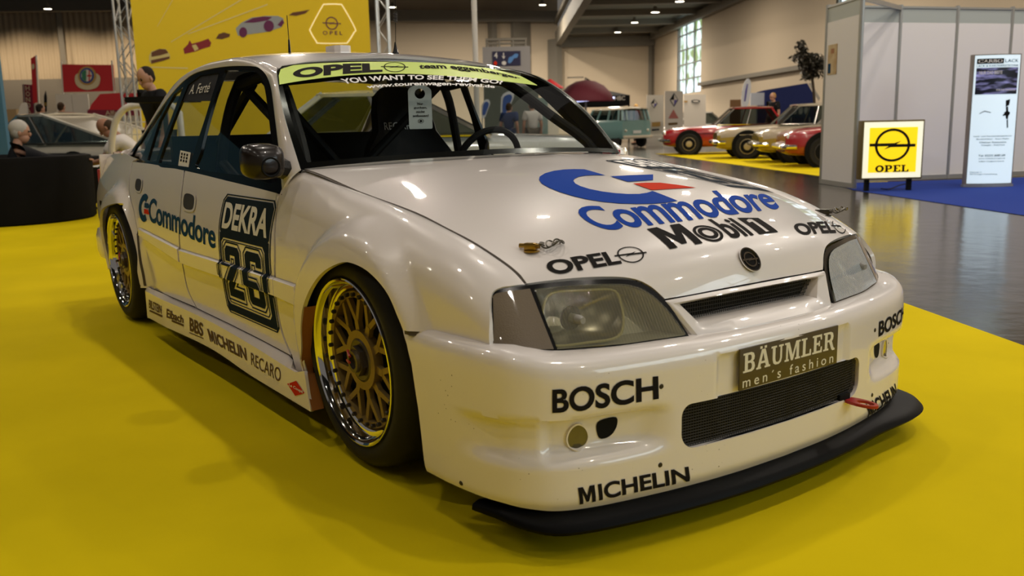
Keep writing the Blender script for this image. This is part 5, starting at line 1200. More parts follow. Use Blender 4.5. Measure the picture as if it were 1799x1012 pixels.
M_pur = mat('print_purple', (.12, .012, .07), .7); M_pgr = mat('print_grey', (.30, .32, .33), .7); M_pbr = mat('print_brown', (.12, .04, .012), .7); M_pcr = mat('print_cream', (.62, .50, .18), .7); M_pdr = mat('print_red', (.24, .012, .018), .7); M_pwl = mat('print_pale_line', (.74, .60, .22), .7)
bart('car_print', [[(262, 98), (266, 90), (280, 86), (291, 86), (298, 95), (299, 103), (285, 107), (266, 112), (262, 107)]], M_pcr); bart('car_print', [[(266, 92), (280, 86), (291, 87), (296, 93), (282, 97), (266, 100)]], M_pbr, .017); bart('car_print', [[(265, 106), (298, 99), (298, 103), (286, 107), (266, 112)]], M_pbr, .017)
bart('car_print', [[(322, 86), (330, 78), (333, 71), (337, 77), (352, 73), (366, 68), (371, 75), (369, 82), (358, 85), (345, 90), (324, 95)]], M_pdr); bart('car_print', [[(337, 80), (344, 78), (349, 86), (342, 90)]], M_pcr, .017)
bart('car_print', [[(379, 68), (384, 60), (393, 57), (404, 60), (403, 65), (390, 69)]], M_pbr)
bart('car_print', [[(414, 50), (424, 40), (442, 31), (466, 28), (488, 28), (497, 32), (499, 40), (494, 48), (470, 56), (440, 60), (418, 63)]], M_pgr); bart('car_print', [[(428, 40), (444, 32), (462, 29), (478, 30), (470, 36), (446, 40)]], M_pur, .017); bart('car_print', [circ_loop(427, 57, 7, 9, 20)], M_pur, .018); bart('car_print', [circ_loop(472, 46, 9, 10, 20)], M_pur, .018); bart('car_print', [[(487, 44), (496, 34), (499, 40), (494, 47)]], M_pur, .017)
bart('car_print', [[(507, 27), (514, 22), (528, 20), (544, 17), (536, 24), (520, 28)]], M_pbr); bart('car_print', [[(364, 114), (370, 111), (378, 113), (372, 116)]], M_pbr)
for a, b2 in (((300, 74), (430, -4)), ((276, 47), (305, -3)), ((330, 60), (470, 8)), ((262, 118), (330, 120))): bart('streak_print', [[(a[0], a[1]-.8), (b2[0], b2[1]-1.2), (b2[0], b2[1]+1.2), (a[0], a[1]+.8)]], M_pwl)
hexp = cr([(571, 7), (596, 7), (603, 12), (624, 50), (622, 58), (611, 75), (604, 77), (560, 77), (554, 73), (544, 56), (545, 48), (565, 11)], 4, True); hc = np.mean(np.array(hexp), 0)
M_neon = mat('neon_outline', (.9, .8, .5), .5, emit=(1, .80, .35), es=.55)
bart('neon_outline', [hexp, [tuple(hc+(np.array(p)-hc)*.95) for p in hexp]], M_neon, .03)
V, F = blitz_shape(.08, 1.5); c0_, c1_ = bp_(567, 52), bp_(598, 30); P = [(c0_[0]+(c1_[0]-c0_[0])*a, -.02, c0_[1]+(c1_[1]-c0_[1])*b2) for a, b2 in V]; mesh('ring_logo', P, orient(P, F, np.array([2, 5., 2])), M_pur, BAN)
V, F = text_shape('O P E L', .01); c0_, c1_ = bp_(567, 61), bp_(601, 55); P = [(c0_[0]+(c1_[0]-c0_[0])*a, -.02, c0_[1]+(c1_[1]-c0_[1])*b2) for a, b2 in V]; mesh('lettering', P, orient(P, F, np.array([2, 5., 2])), M_pur, BAN)
# pole wires of the banner
def truss(px0, px1, dep, label, z1=5.0, lean=0):
    l0 = hp_(px0, 100, dep); l1 = hp_(px1, 100, dep); w = l1[0]-l0[0]; p = hw((l0[0]+l1[0])/2, l0[1], 0); t = empty('lattice_truss', p, label, 'truss', 'lattice trusses beside the yellow banner', HR)
    w *= .74
    for sx in (-1, 1):
        for sy in (-1, 1): MB().tube([(sx*w/2, sy*w/2, 0), (sx*w/2, sy*w/2, z1)], .025, 8).build('chord', M_alu, t)
    b = MB(); n = int(z1/.32)
    for i in range(n):
        z, z2 = i*z1/n, (i+1)*z1/n; s = 1 if i % 2 else -1
        for sy in (-1, 1): b.tube([(-s*w/2, sy*w/2, z), (s*w/2, sy*w/2, z2)], .010, 6); b.tube([(sy*w/2, -s*w/2, z), (sy*w/2, s*w/2, z2)], .010, 6)
    tag(b.build('bracing', M_alu, t), kind=None); return t
truss(208, 240, 17.0, 'aluminium lattice truss tower left of the yellow banner'); truss(663, 688, 18.8, 'aluminium lattice truss tower right of the yellow banner')
p = hw(*hp_(834, 50, 20)[:2], 0); tag(MB().tube([tuple(p), tuple(p+np.array([0, 0, 5.2]))], .06, 14).build('pole', mat('white_pole', (.66, .64, .60), .4)), 'slim white pole rising behind the windscreen of the race car', 'pole')
# grey sign tower with the number 4
gl_ = hp_(890, 110, 42); p = hw(gl_[0], gl_[1], 0); s_ = 42/cam.F; T4 = empty('sign_tower', p, 'grey sign tower with a dark blue number 4 direction sign', 'sign tower', rz=HR)
zt = at(890, 83, 42)[2]; MB().box((0, 0, zt/2), (83*s_, .5, zt)).build('tower_panel', mat('sign_grey', (.26, .25, .25), .6), T4)
z0, z1 = at(890, 116, 42)[2], at(890, 91, 42)[2]; MB().box((0, -.27, (z0+z1)/2), (49*s_, .04, z1-z0)).build('sign_plate', mat('sign_blue', (.012, .012, .05), .5), T4)
def t4(nm, sh, x0, x1, y0, y1, m): V, F = sh; P = [((x0+(x1-x0)*a-890.5)*s_, -.30, z0+(116-(y0+(y1-y0)*b2))*s_*1.0) for a, b2 in V]; mesh(nm, P, orient(P, F, np.array([0, 5., 2])), m, T4)
M_skl = mat('sign_light_blue', (.08, .22, .50), .5); M_swh = mat('sign_white', (.6, .58, .55), .5)
t4('lettering', text_shape('4', .02), 869, 875, 103, 93, M_swh); t4('arrow', poly_shape([[(.4, 1), (.6, 1), (.6, .4), (.95, .55), (.5, 0), (.05, .55), (.4, .4)]]), 882, 889, 105, 94, M_swh); t4('map', poly_shape([cr([(0, .1), (.1, .6), (.4, .75), (.7, 1), (1, .95), (.9, .6), (.6, .5), (.4, .2), (.2, 0)], 4, True)]), 893, 911, 112, 96, M_skl); t4('pictogram', poly_shape([circ_loop(0, 0, 1, n=14)]), 868, 874, 115, 108, M_redl); t4('pictogram', poly_shape([circ_loop(0, 0, 1, n=14)]), 882, 890, 115, 108, M_swh)
b = MB(); zz = at(890, 70, 42)[2]
b.tube([(-36*s_, 0, zz), (36*s_, 0, zz)], .07, 6); b.tube([(-36*s_, 0, zz-.18), (36*s_, 0, zz-.18)], .05, 6)
for q in (-34, -12, 12, 34): b.tube([(q*s_, 0, zt), (q*s_, 0, zz)], .05, 6)
b.build('cable_tray', M_steel, T4)
# ------------------------------------------------------------------ people
SKIN = mat('skin', (.46, .24, .15), .55); SKIN2 = mat('skin_tanned', (.34, .16, .09), .55)
def skin_graph(name, J, edges, root, m, parent, sub=2):
    me = bpy.data.meshes.new(name); K = list(J); me.from_pydata([tuple(J[k][:3]) for k in K], [(K.index(a), K.index(b)) for a, b in edges], []); me.update()
    o = bpy.data.objects.new(name, me); COL.objects.link(o); bpy.context.view_layer.update()
    sk = o.modifiers.new('skin', 'SKIN'); sk.use_smooth_shade = True; lay = me.skin_vertices[0].data if me.skin_vertices else None
    if lay is None:
        bpy.context.view_layer.objects.active = o; lay = me.skin_vertices[0].data
    for i, k in enumerate(K): r = J[k][3:]; lay[i].radius = (r[0], r[1] if len(r) > 1 else r[0]); lay[i].use_root = (k == root)
    sb = o.modifiers.new('sub', 'SUBSURF'); sb.levels = sub; sb.render_levels = sub; bpy.context.view_layer.update()
    m2 = bpy.data.meshes.new_from_object(o.evaluated_get(bpy.context.evaluated_depsgraph_get())); bpy.data.objects.remove(o)
    m2.materials.clear(); m2.materials.append(m); smooth(m2, 80); o = bpy.data.objects.new(name, m2); COL.objects.link(o); o.parent = parent; return o
def person(loc, rz, label, pose, shirt, trousers, hair, group=None, skin=SKIN, bald=0, long_sleeve=False, shoes=None, thick=1):
    """pose: joints in metres, x = where the person faces, y = his left, z up"""
    t = empty('person', loc, label, 'person', group, rz); P = {k: np.array(v, float) for k, v in pose.items()}
    J = {'pel': (*P['pel'], .105, .09), 'bel': (*(P['pel']*.5+P['chest']*.5), .095, .08), 'chest': (*P['chest'], .105, .085), 'neck': (*P['neck'], .055), 'head0': (*(P['neck']*.45+P['head']*.55), .058)}
    E = [('pel', 'bel'), ('bel', 'chest'), ('chest', 'neck'), ('neck', 'head0')]
    for s in 'lr':
        J['sh'+s] = (*P['sh'+s], .030 if long_sleeve else .046); J['el'+s] = (*P['el'+s], .028 if long_sleeve else .043); J['wr'+s] = (*P['wr'+s], .030); d = (P['wr'+s]-P['el'+s]); d /= np.linalg.norm(d); J['ha'+s] = (*(P['wr'+s]+d*.07), .040, .018); u = np.cross(d, [0, 0, 1.]); u /= max(1e-3, np.linalg.norm(u))
        E += [('chest', 'sh'+s), ('sh'+s, 'el'+s), ('el'+s, 'wr'+s), ('wr'+s, 'ha'+s)]
        for i in range(4): k = 'f%d'%i+s; J[k] = (*(P['wr'+s]+d*(.15+.012*(1.5-abs(i-1.5)))+u*(i-1.5)*.020+np.array([0, 0, -.02])), .009); E.append(('ha'+s, k))
        k = 'th'+s; J[k] = (*(P['wr'+s]+d*.075+u*.05), .010); E.append(('wr'+s, k))
        J['hip'+s] = (*P['hip'+s], .072); J['kn'+s] = (*P['kn'+s], .058); J['an'+s] = (*P['an'+s], .040); J['to'+s] = (*(P['an'+s]+P.get('toe', np.array([.16, 0, -.05]))), .036)
        E += [('pel', 'hip'+s), ('hip'+s, 'kn'+s), ('kn'+s, 'an'+s), ('an'+s, 'to'+s)]
    b = skin_graph('body', J, E, 'pel', skin, t)
    # the head: skull, jaw, nose, ears joined to the body mesh
    hd = P['head']; f = P.get('face', np.array([1., 0, 0])); f = f/np.linalg.norm(f); lf_ = np.cross([0, 0, 1.], f); lf_ /= np.linalg.norm(lf_); up = np.cross(f, lf_); Rm = Matrix((f, lf_, up)).transposed()
    h = MB(); h.sphere(hd+up*.03, .1, 18, 12, (.98, .78, 1.08), Rm); h.sphere(hd+f*.025-up*.055, .072, 14, 10, (.95, .82, .95), Rm); h.sphere(hd+f*.100-up*.012, .017, 8, 6, (1.0, .8, 1.5), Rm)
    for s in (-1, 1): h.sphere(hd+lf_*s*.080-up*.005-f*.005, .026, 8, 6, (.7, .35, 1.1), Rm)
    h.sphere(hd+f*.088-up*.055, .020, 8, 6, (.6, 1.4, .45), Rm)
    bm = bmesh.new(); bm.from_mesh(b.data); hm = bpy.data.meshes.new('h'); hm.from_pydata(h.V, [], h.F); bm.from_mesh(hm); bm.to_mesh(b.data); bm.free(); bpy.data.meshes.remove(hm); smooth(b.data, 80)
    e = MB()
    for s in (-1, 1): e.sphere(hd+f*.088+lf_*s*.032+up*.018, .010, 8, 6)
    e.build('eyes', M_dk, t)
    hr = MB()
    if bald: hr.sphere(hd+up*.012-f*.028, .1, 18, 10, (.86, .84, .80), Rm)
    else: hr.sphere(hd+up*.050-f*.020, .1*thick, 18, 10, (.96, .80, .92), Rm); hr.sphere(hd+up*.010-f*.040, .083*thick, 14, 8, (.75, .93, .95), Rm)
    for s in (-1, 1): hr.sphere(hd+f*.094+lf_*s*.034+up*.036, .014, 8, 4, (.5, 1.3, .32), Rm)
    hr.build('hair', hair, t)
    # clothing: the same skeleton, a little wider
    Js = {k: (*J[k][:3], *[r+.046 for r in J[k][3:]]) for k in ('pel', 'bel', 'chest')}; Es = [('pel', 'bel'), ('bel', 'chest')]
    Js['col'] = (*(P['chest']*.3+P['neck']*.7), .075); Es.append(('chest', 'col'))
    for s in 'lr':
        el = P['el'+s]; sh_ = P['sh'+s]; Js['sh'+s] = (*sh_, .095); Es.append(('chest', 'sh'+s))
        if long_sleeve: Js['sh'+s] = (*sh_, .09); Js['el'+s] = (*el, .07); Js['cu'+s] = (*(el*.12+P['wr'+s]*.88), .046); Es += [('sh'+s, 'el'+s), ('el'+s, 'cu'+s)]
        else: Js['el'+s] = (*(sh_*.28+el*.72), .070); Es.append(('sh'+s, 'el'+s))
    skin_graph('shirt', Js, Es, 'pel', shirt, t)
    Jt = {'pel': (*P['pel'], .145, .125)}; Et = []
    for s in 'lr': Jt['hip'+s] = (*P['hip'+s], .105); Jt['kn'+s] = (*P['kn'+s], .078); Jt['an'+s] = (*(P['an'+s]*.94+P['kn'+s]*.06), .062); Et += [('pel', 'hip'+s), ('hip'+s, 'kn'+s), ('kn'+s, 'an'+s)]
    skin_graph('trousers', Jt, Et, 'pel', trousers, t)
    for s in 'lr':
        q = MB(); a = P['an'+s]; tv = P.get('toe', np.array([.16, 0, -.05])); q.sphere(a+tv*.5+np.array([0, 0, -.045+.0]), .1, 14, 8, (1.35, .48, .42)); q.build('shoe', shoes or M_dk, t)
    return t
def stand(h=1.75, lean=0, arms='down', face=(1, 0, -.2)):
    k = h/1.75; P = dict(pel=(0, 0, .96), chest=(.0+lean*.5, 0, 1.30), neck=(.0+lean, 0, 1.50), head=(.03+lean*1.3, 0, 1.61), face=face, toe=(.16, 0, -.05))
    for s, q in (('l', 1), ('r', -1)):
        P['sh'+s] = (lean*.8, .19*q, 1.42); P['hip'+s] = (0, .10*q, .92); P['kn'+s] = (.03, .11*q, .50); P['an'+s] = (0, .12*q, .10)
        if arms == 'down': P['el'+s] = (-.02+lean*.6, .25*q, 1.13); P['wr'+s] = (.06+lean*.6, .25*q, .87)
        else: P['el'+s] = (.10+lean, .24*q, 1.16); P['wr'+s] = (.32+lean, .12*q, 1.10)
    return {a: tuple(np.array(v)*k) if a != 'face' and a != 'toe' else v for a, v in P.items()}
def fab(n, c): return mat(n, c, .8, spec=.2)
F_white = fab('white_shirt_cloth', (.62, .58, .54)); F_black = fab('black_cloth', (.010, .010, .011)); F_grey = fab('grey_trouser_cloth', (.10, .085, .06)); F_blue = fab('navy_cloth', (.012, .03, .10)); F_red = fab('red_cloth', (.28, .02, .015)); F_denim = fab('denim', (.03, .05, .12)); H_grey = fab('grey_hair', (.46, .43, .38)); H_dark = fab('dark_hair', (.02, .014, .010)); H_brown = fab('brown_hair', (.05, .028, .014)); H_blond = fab('blond_hair', (.40, .24, .08))
ang = lambda lat, dep: math.atan2(*(RH*lat+FH*dep)[::-1])
def gp(px, dep, z=0): l, d, _ = hp_(px, 250, dep); return hw(l, d, z)
# man standing behind the race car, looking down to the left
person(gp(282, 10.6), ang(-.75, -.7), 'man in a black polo shirt standing before the yellow banner looking down', stand(1.74, .05, 'down', (1, .2, -.45)), F_black, F_black, H_dark)
# black round seat and the two men talking
M_seat = mat('black_leather', (.006, .0055, .005), .75, spec=.08)
sc0 = hw(-5.98, 10.75, 0)
ST = empty('round_armchair', sc0, 'big round black armchair in the left foreground corner on yellow carpet', 'armchair', rz=HR)
b = MB(); b.lathe([(.60, .40), (.84, .44), (.86, .72), (.90, .755), (.95, .745), (.965, .70), (.955, .02), (.93, 0), (.5, 0)], n=64); b.build('shell', M_seat, ST); MB().lathe([(0, .26), (.76, .26), (.84, .22), (.84, .10)], n=40).build('seat_cushion', M_seat, ST)
sitp = dict(pel=(-.05, 0, .38), chest=(-.02, 0, .74), neck=(.02, 0, .90), head=(.06, 0, 1.02), face=(1, .0, -.1), toe=(.16, 0, -.05), shl=(.0, .19, .82), shr=(.0, -.19, .82), ell=(.28, .24, .70), elr=(.32, -.22, .70), wrl=(.56, .14, .68), wrr=(.66, -.16, .70), hipl=(0, .10, .38), hipr=(0, -.10, .38), knl=(.42, .14, .44), knr=(.42, -.14, .44), anl=(.44, .14, .12), anr=(.44, -.14, .12))
person(hw(-5.80, 10.75, 0), ang(1, .45), 'grey haired person in a black jacket sitting in the round black armchair', sitp, F_black, F_black, H_grey, long_sleeve=True, thick=1.13)
lean_ = dict(pel=(-.10, 0, .52), chest=(.16, 0, .82), neck=(.30, 0, .98), head=(.40, 0, 1.06), face=(.75, .1, -.65), toe=(.16, 0, -.05), shl=(.24, .19, .90), shr=(.24, -.19, .90), ell=(.42, .24, .64), elr=(.42, -.22, .64), wrl=(.62, .12, .60), wrr=(.62, -.10, .60), hipl=(-.05, .10, .52), hipr=(-.05, -.10, .52), knl=(.38, .16, .54), knr=(.38, -.16, .54), anl=(.36, .18, .10), anr=(.36, -.14, .10))
wl = hp_(205, 250, 11.9)
person(hw(wl[0]+.30, wl[1], 0), ang(-1, -.12), 'balding man in a white shirt and grey trousers sitting bent forward over papers', lean_, F_white, F_grey, H_brown, skin=SKIN2, bald=1)
q = hw(wl[0]+.40, wl[1]+.03, 0); tag(MB().lathe([(0, 0), (.32, 0), (.33, .03), (.32, .36), (.28, .385), (0, .385)], c=tuple(q), n=32).build('stool', M_seat), 'black round stool under the man in the white shirt', 'stool')
pp_ = hw(*hp_(158, 290, 11.9)[:2], 0); zz = at(158, 290, 11.9)[2]; b = MB(); b.box((0, 0, 0), (.30, .21, .006), R=Matrix.Rotation(.25, 3, 'X')); o = b.build('paper_sheets', M_paper, loc=(pp_[0], pp_[1], zz), rz=HR); tag(o, 'white paper sheets held by the man in the white shirt', 'paper')
dk = hw(-6.4, 13.35, 0); b = MB(); b.lathe([(0, 0), (.52, 0), (.54, .05), (.53, .62), (.48, .66), (0, .66)], n=40); tag(b.build('round_armchair', M_seat, loc=tuple(dk)), 'smaller round black armchair behind the big one, half hidden', 'armchair')
# ------------------------------------------------------------------ old cars, all from one builder
M_tyre2 = M_rubber; M_chr = mat('car_chrome', (.75, .72, .66), .15, 1); M_glass2 = glass('car_window', (.30, .34, .34), ior=1.7); M_lampw = mat('car_lamp', (.7, .66, .55), .15, .4)
def paint(n, c): return mat(n, c, .25, coat=1)
def old_car(loc, rz, label, body_m, roof_m, rim_m, low_m=None, L=4.15, Wd=.79, zb=.84, zr=1.36, gx=(-1.35, .55, -1.0, .02), hood=.80, trunk=.80, group='vintage cars in a row on the yellow strip', tr=.31, wx=(1.32, -1.15), nm='vintage_car', fx=2.05, rear_m=None):
    """origin between the wheels on the ground, x forward"""
    t = empty(nm, loc, label, 'car', group, rz)
    rx = fx-L; st_l = [(fx, .30, .66, .60), (fx-.06, .25, hood-.10, .70), (fx-.22, .22, hood-.03, .75), (fx-.7, .20, hood, Wd), (gx[1]+.1, .20, zb, Wd), (0, .20, zb, Wd+.01), (gx[0]-.05, .20, zb, Wd), (rx+.55, .22, trunk, Wd-.01), (rx+.12, .26, trunk-.06, Wd-.05), (rx, .34, trunk-.14, Wd-.12)]
    n = 16; V = []
    def secp(zl, zt, w):
        pts = []; h = zt-zl
        for (a, c) in ((-.80, 0), (-.98, .10), (-1.0, .35), (-1.0, .62), (-.97, .80), (-.90, .93), (-.72, .99), (-.35, 1.02)): pts.append((a*w, zl+c*h))
        return pts+[(-y, z) for y, z in pts[::-1]]
    for (x, zl, zt, w) in st_l: V += [(x, y, z) for y, z in secp(zl, zt, w)]
    m = len(st_l); F = [(i*n+j, i*n+(j+1) % n, (i+1)*n+(j+1) % n, (i+1)*n+j) for i in range(m-1) for j in range(n)]+[tuple(range(n)), tuple((m-1)*n+j for j in range(n))]
    mats = [body_m, low_m or body_m]; fi = []
    for f in F: fi.append(1 if np.mean([V[k][2] for k in f]) < .58 else 0)
    o = mesh('body', V, orient(V, F, np.array([0, 0, .5])), None, t, 40, mats=mats, fi=fi); sb = o.modifiers.new('s', 'SUBSURF'); sb.levels = 1; sb.render_levels = 1
    # greenhouse: four panes between pillars, roof
    w0, w1 = Wd-.08, Wd-.22; B4 = [(gx[0], w0), (gx[1], w0)]; zq = zb-.02; zt = zr-.05
    c = {('r', s): (np.array([gx[0], s*w0, zq]), np.array([gx[2], s*w1, zt])) for s in (-1, 1)}; c.update({('f', s): (np.array([gx[1], s*w0, zq]), np.array([gx[3], s*w1, zt])) for s in (-1, 1)})
    for nm_, a, b2 in (('windscreen', ('f', 1), ('f', -1)), ('rear_window', ('r', -1), ('r', 1)), ('side_window', ('f', -1), ('r', -1)), ('side_window', ('r', 1), ('f', 1))):
        P = [c[a][0], c[b2][0], c[b2][1], c[a][1]]; mesh(nm_, P, orient(P, [(0, 1, 2, 3)], np.array([-.4, 0, 1])), rear_m if (rear_m and nm_ == 'rear_window') else M_glass2, t)
    for k, (p, q) in c.items(): MB().tube([tuple(p), tuple(q)], .03, 6).build('pillar', M_chr if k[0] == 'f' else roof_m, t)
    for s in (-1, 1): MB().tube([tuple((c[('r', s)][0]*.45+c[('f', s)][0]*.55)), tuple((c[('r', s)][1]*.45+c[('f', s)][1]*.55))], .02, 6).build('pillar', M_chr, t); MB().tube([tuple(c[('r', s)][0]+[0, s*.01, .02]), tuple(c[('f', s)][0]+[0, s*.01, .02])], .012, 5).build('window_trim', M_chr, t)
    rp = []; k = 9
    for i in range(k):
        u = i/(k-1); x = gx[2]+(gx[3]-gx[2])*u; x += (.06 if i == k-1 else -.06 if i == 0 else 0)
        rp += [(x, y*w1*1.06, zt+(zr-zt)*(1-abs(y)**2.5)*(.55+.45*math.sin(math.pi*u))) for y in np.linspace(-1, 1, 9)]
    F = [(i*9+j, i*9+j+1, (i+1)*9+j+1, (i+1)*9+j) for i in range(k-1) for j in range(8)]; add_mod(mesh('roof', rp, orient(rp, F, np.array([-.4, 0, .5])), roof_m, t), .03)
    for x in wx:
        for s in (-1, 1):
            MB().lathe([(0, .0), (tr+.075, 0), (tr+.08, -.012), (tr+.02, -.03)], c=(x, s*(Wd+.012), tr+.02), n=30, R=Matrix.Rotation(math.radians(90 if s < 0 else -90), 3, 'X')).build('wheel_arch', M_matt, t)
            wl_ = bpy.data.objects.new('wheel', None); COL.objects.link(wl_); wl_.parent = t; wl_.location = (x, s*(Wd-.06), tr); Rw = Matrix.Rotation(math.radians(90 if s < 0 else -90), 3, 'X')
            MB().lathe([(tr*.62, -.10), (tr*.9, -.10), (tr, -.07), (tr, .06), (tr*.92, .09), (tr*.66, .085), (tr*.62, .06)], n=30, R=Rw).build('tyre', M_tyre2, wl_); MB().lathe([(tr*.64, .07), (tr*.58, .075), (tr*.52, .04), (tr*.32, .05), (tr*.28, .08), (0, .09)], n=26, R=Rw).build('rim', rim_m, wl_)
    for s in (-1, 1): MB().sphere((fx-.06, s*(Wd-.24), hood-.22), .10, 14, 8, (.5, 1, 1)).build('headlamp', M_lampw, t)
    for nm_, x in (('front_bumper', fx+.05), ('rear_bumper', rx-.05)): MB().tube(cr([(x-.25*(1 if x > 0 else -1), -Wd-.01, .42), (x, -Wd+.14, .42), (x+.02*(1 if x > 0 else -1), 0, .42), (x, Wd-.14, .42), (x-.25*(1 if x > 0 else -1), Wd+.01, .42)], 5), .05, 8).build(nm_, M_chr, t)
    for s in (-1, 1): MB().box((-.1, s*(Wd+.012), .60), (L-.9, .012, .02)).build('side_trim', M_matt if body_m == P_red else M_chr, t)
    return t
P_red = paint('car_red', (.33, .012, .014)); P_beige = paint('car_beige', (.42, .35, .24)); P_cream = paint('car_cream', (.60, .53, .40)); P_ylw = paint('car_lower_yellow', (.36, .25, .03)); P_white = paint('car_white', (.62, .60, .55)); P_silver = paint('car_silver_beige', (.55, .49, .38)); P_teal = paint('van_teal', (.15, .29, .28)); R_tan = mat('tan_rim', (.42, .34, .19), .4, .3); R_grey = mat('grey_rim', (.10, .09, .08), .4, .6)
def car_at(px, py, wxf, tr, heading):
    """place a car by the ground contact of its front wheel"""
    p = gd(px, py); f = np.array([math.cos(heading), math.sin(heading), 0]); lf2 = np.array([-f[1], f[0], 0]); return p-f*wxf-lf2*.75
h1 = ang(-1, .13)
old_car(car_at(1210, 272, 1.32, .31, h1), h1, 'red vintage coupe at the left end of the row of old cars', P_red, P_red, R_tan)
old_car(car_at(1312, 279, 1.32, .31, h1), h1, 'beige vintage coupe with cream roof, second in the row of old cars', P_beige, P_cream, R_tan, P_ylw)
old_car(car_at(1394, 286, 1.30, .31, h1), h1, 'beige vintage car third in the row, its rear hidden by the booth', P_beige, P_cream, R_grey, P_ylw)
old_car(car_at(1448, 294, 1.30, .31, h1), h1, 'red vintage car nearest the booth panel, only its nose in view', P_red, P_red, R_grey)
wc = gp(1244, 40); old_car(wc, ang(1, -.05), 'small white vintage car parked behind the red coupe', P_white, P_white, R_grey, group='vintage cars at the back')
sv = hw(-7.75, 15.6, 0); old_car(sv, ang(-1, .35), 'silver beige old saloon parked behind the seated grey haired person', P_silver, P_silver, R_grey, L=4.6, zr=1.36, gx=(-2.1, .75, -.35, .1), group='vintage cars at the back', nm='saloon_car', rear_m=P_silver)
# yellow strip under the row
yp = [gd(1150, 270), gd(1440, 309), gd(1560, 326), gd(1560, 300), gd(1440, 287), gd(1290, 266)]
tag(mesh('carpet', [(p[0], p[1], -.002) for p in yp], [tuple(range(6))], M_yel), 'yellow carpet strip under the row of vintage cars', 'carpet')
# teal minivan seen from behind
vp = gp(1078, 35.5); hv_ = ang(-.5, .87)
def van(loc, rz):
    t = empty('minivan', loc, 'teal and cream vintage minivan seen from behind beside the banners', 'van', None, rz)
    st_l = [(1.7, .45, .95, .60), (1.5, .38, 1.10, .72), (1.0, .36, 1.18, .76), (0, .36, 1.18, .78), (-1.2, .36, 1.18, .78), (-1.62, .38, 1.14, .74)]; V = []; n = 12
    def secp(zl, zt, w): p = [(-.9*w, zl), (-w, zl+.12), (-w, zl+.5*(zt-zl)), (-.99*w, zt-.10), (-.95*w, zt-.02), (-.5*w, zt)]; return p+[(-y, z) for y, z in p[::-1]]
    for (x, a, b2, w) in st_l: V += [(x, y, z) for y, z in secp(a, b2, w)]
    m = len(st_l); F = [(i*n+j, i*n+(j+1) % n, (i+1)*n+(j+1) % n, (i+1)*n+j) for i in range(m-1) for j in range(n)]+[tuple(range(n)), tuple((m-1)*n+j for j in range(n))]; mesh('body', V, orient(V, F, np.array([0, 0, .7])), P_teal, t, 40)
    z0, z1 = 1.14, 1.62; base = [(.95, .70), (-1.58, .70)]; top = [(.60, .60), (-1.46, .60)]
    for s in (-1, 1):
        P = [(.95, s*.70, z0), (-1.58, s*.70, z0), (-1.46, s*.62, z1), (.6, s*.62, z1)]; mesh('side_window', P, orient(P, [(0, 1, 2, 3)], np.array([0, 0, 1.3])), M_glass2, t)
        for q in (.95, .25, -.55, -1.3, -1.58): u = (q+1.58)/2.53; MB().tube([(q, s*.705, z0), (-1.46+2.06*u, s*.625, z1)], .05, 6).build('pillar', P_teal, t)
    P = [(-1.60, -.70, z0), (-1.60, .70, z0), (-1.46, .62, z1), (-1.46, -.62, z1)]; mesh('rear_window', P, orient(P, [(0, 1, 2, 3)], np.array([0, 0, 1.3])), M_glass2, t)
    for q in (-.45, .45): MB().tube([(-1.61, q*1.1, z0), (-1.47, q, z1)], .05, 6).build('pillar', P_teal, t)
    P = [(.96, -.70, z0), (.96, .70, z0), (.6, .62, z1), (.6, -.62, z1)]; mesh('windscreen', P, orient(P, [(0, 1, 2, 3)], np.array([0, 0, 1.3])), M_glass2, t)
    rp = [(x, y, z1+.12*(1-abs(y/.68)**2.4)*(1-abs((x+.45)/1.3)**4)-.01) for x in np.linspace(-1.62, .72, 9) for y in np.linspace(-.68, .68, 9)]; F = [(i*9+j, i*9+j+1, (i+1)*9+j+1, (i+1)*9+j) for i in range(8) for j in range(8)]; add_mod(mesh('roof', rp, orient(rp, F, np.array([0, 0, 1])), P_cream, t), .03)
    MB().box((-1.72, 0, .46), (.10, 1.5, .12), bev=.03).build('rear_bumper', P_cream, t); MB().box((-1.655, 0, .66), (.02, .42, .12)).build('licence_plate', M_paper, t)
    for s in (-1, 1): MB().sphere((-1.63, s*.58, .72), .06, 10, 8).build('tail_lamp', M_lampw, t)
    for x in (1.1, -1.1):
        for s in (-1, 1): MB().lathe([(0, -.07), (.29, -.07), (.30, 0), (.29, .07), (0, .07)], c=(x, s*.66, .30), n=24, axis='Y').build('wheel', M_rubber, t)
van(vp, hv_); bpy.data.objects['minivan'].scale = (.9, .9, .9)
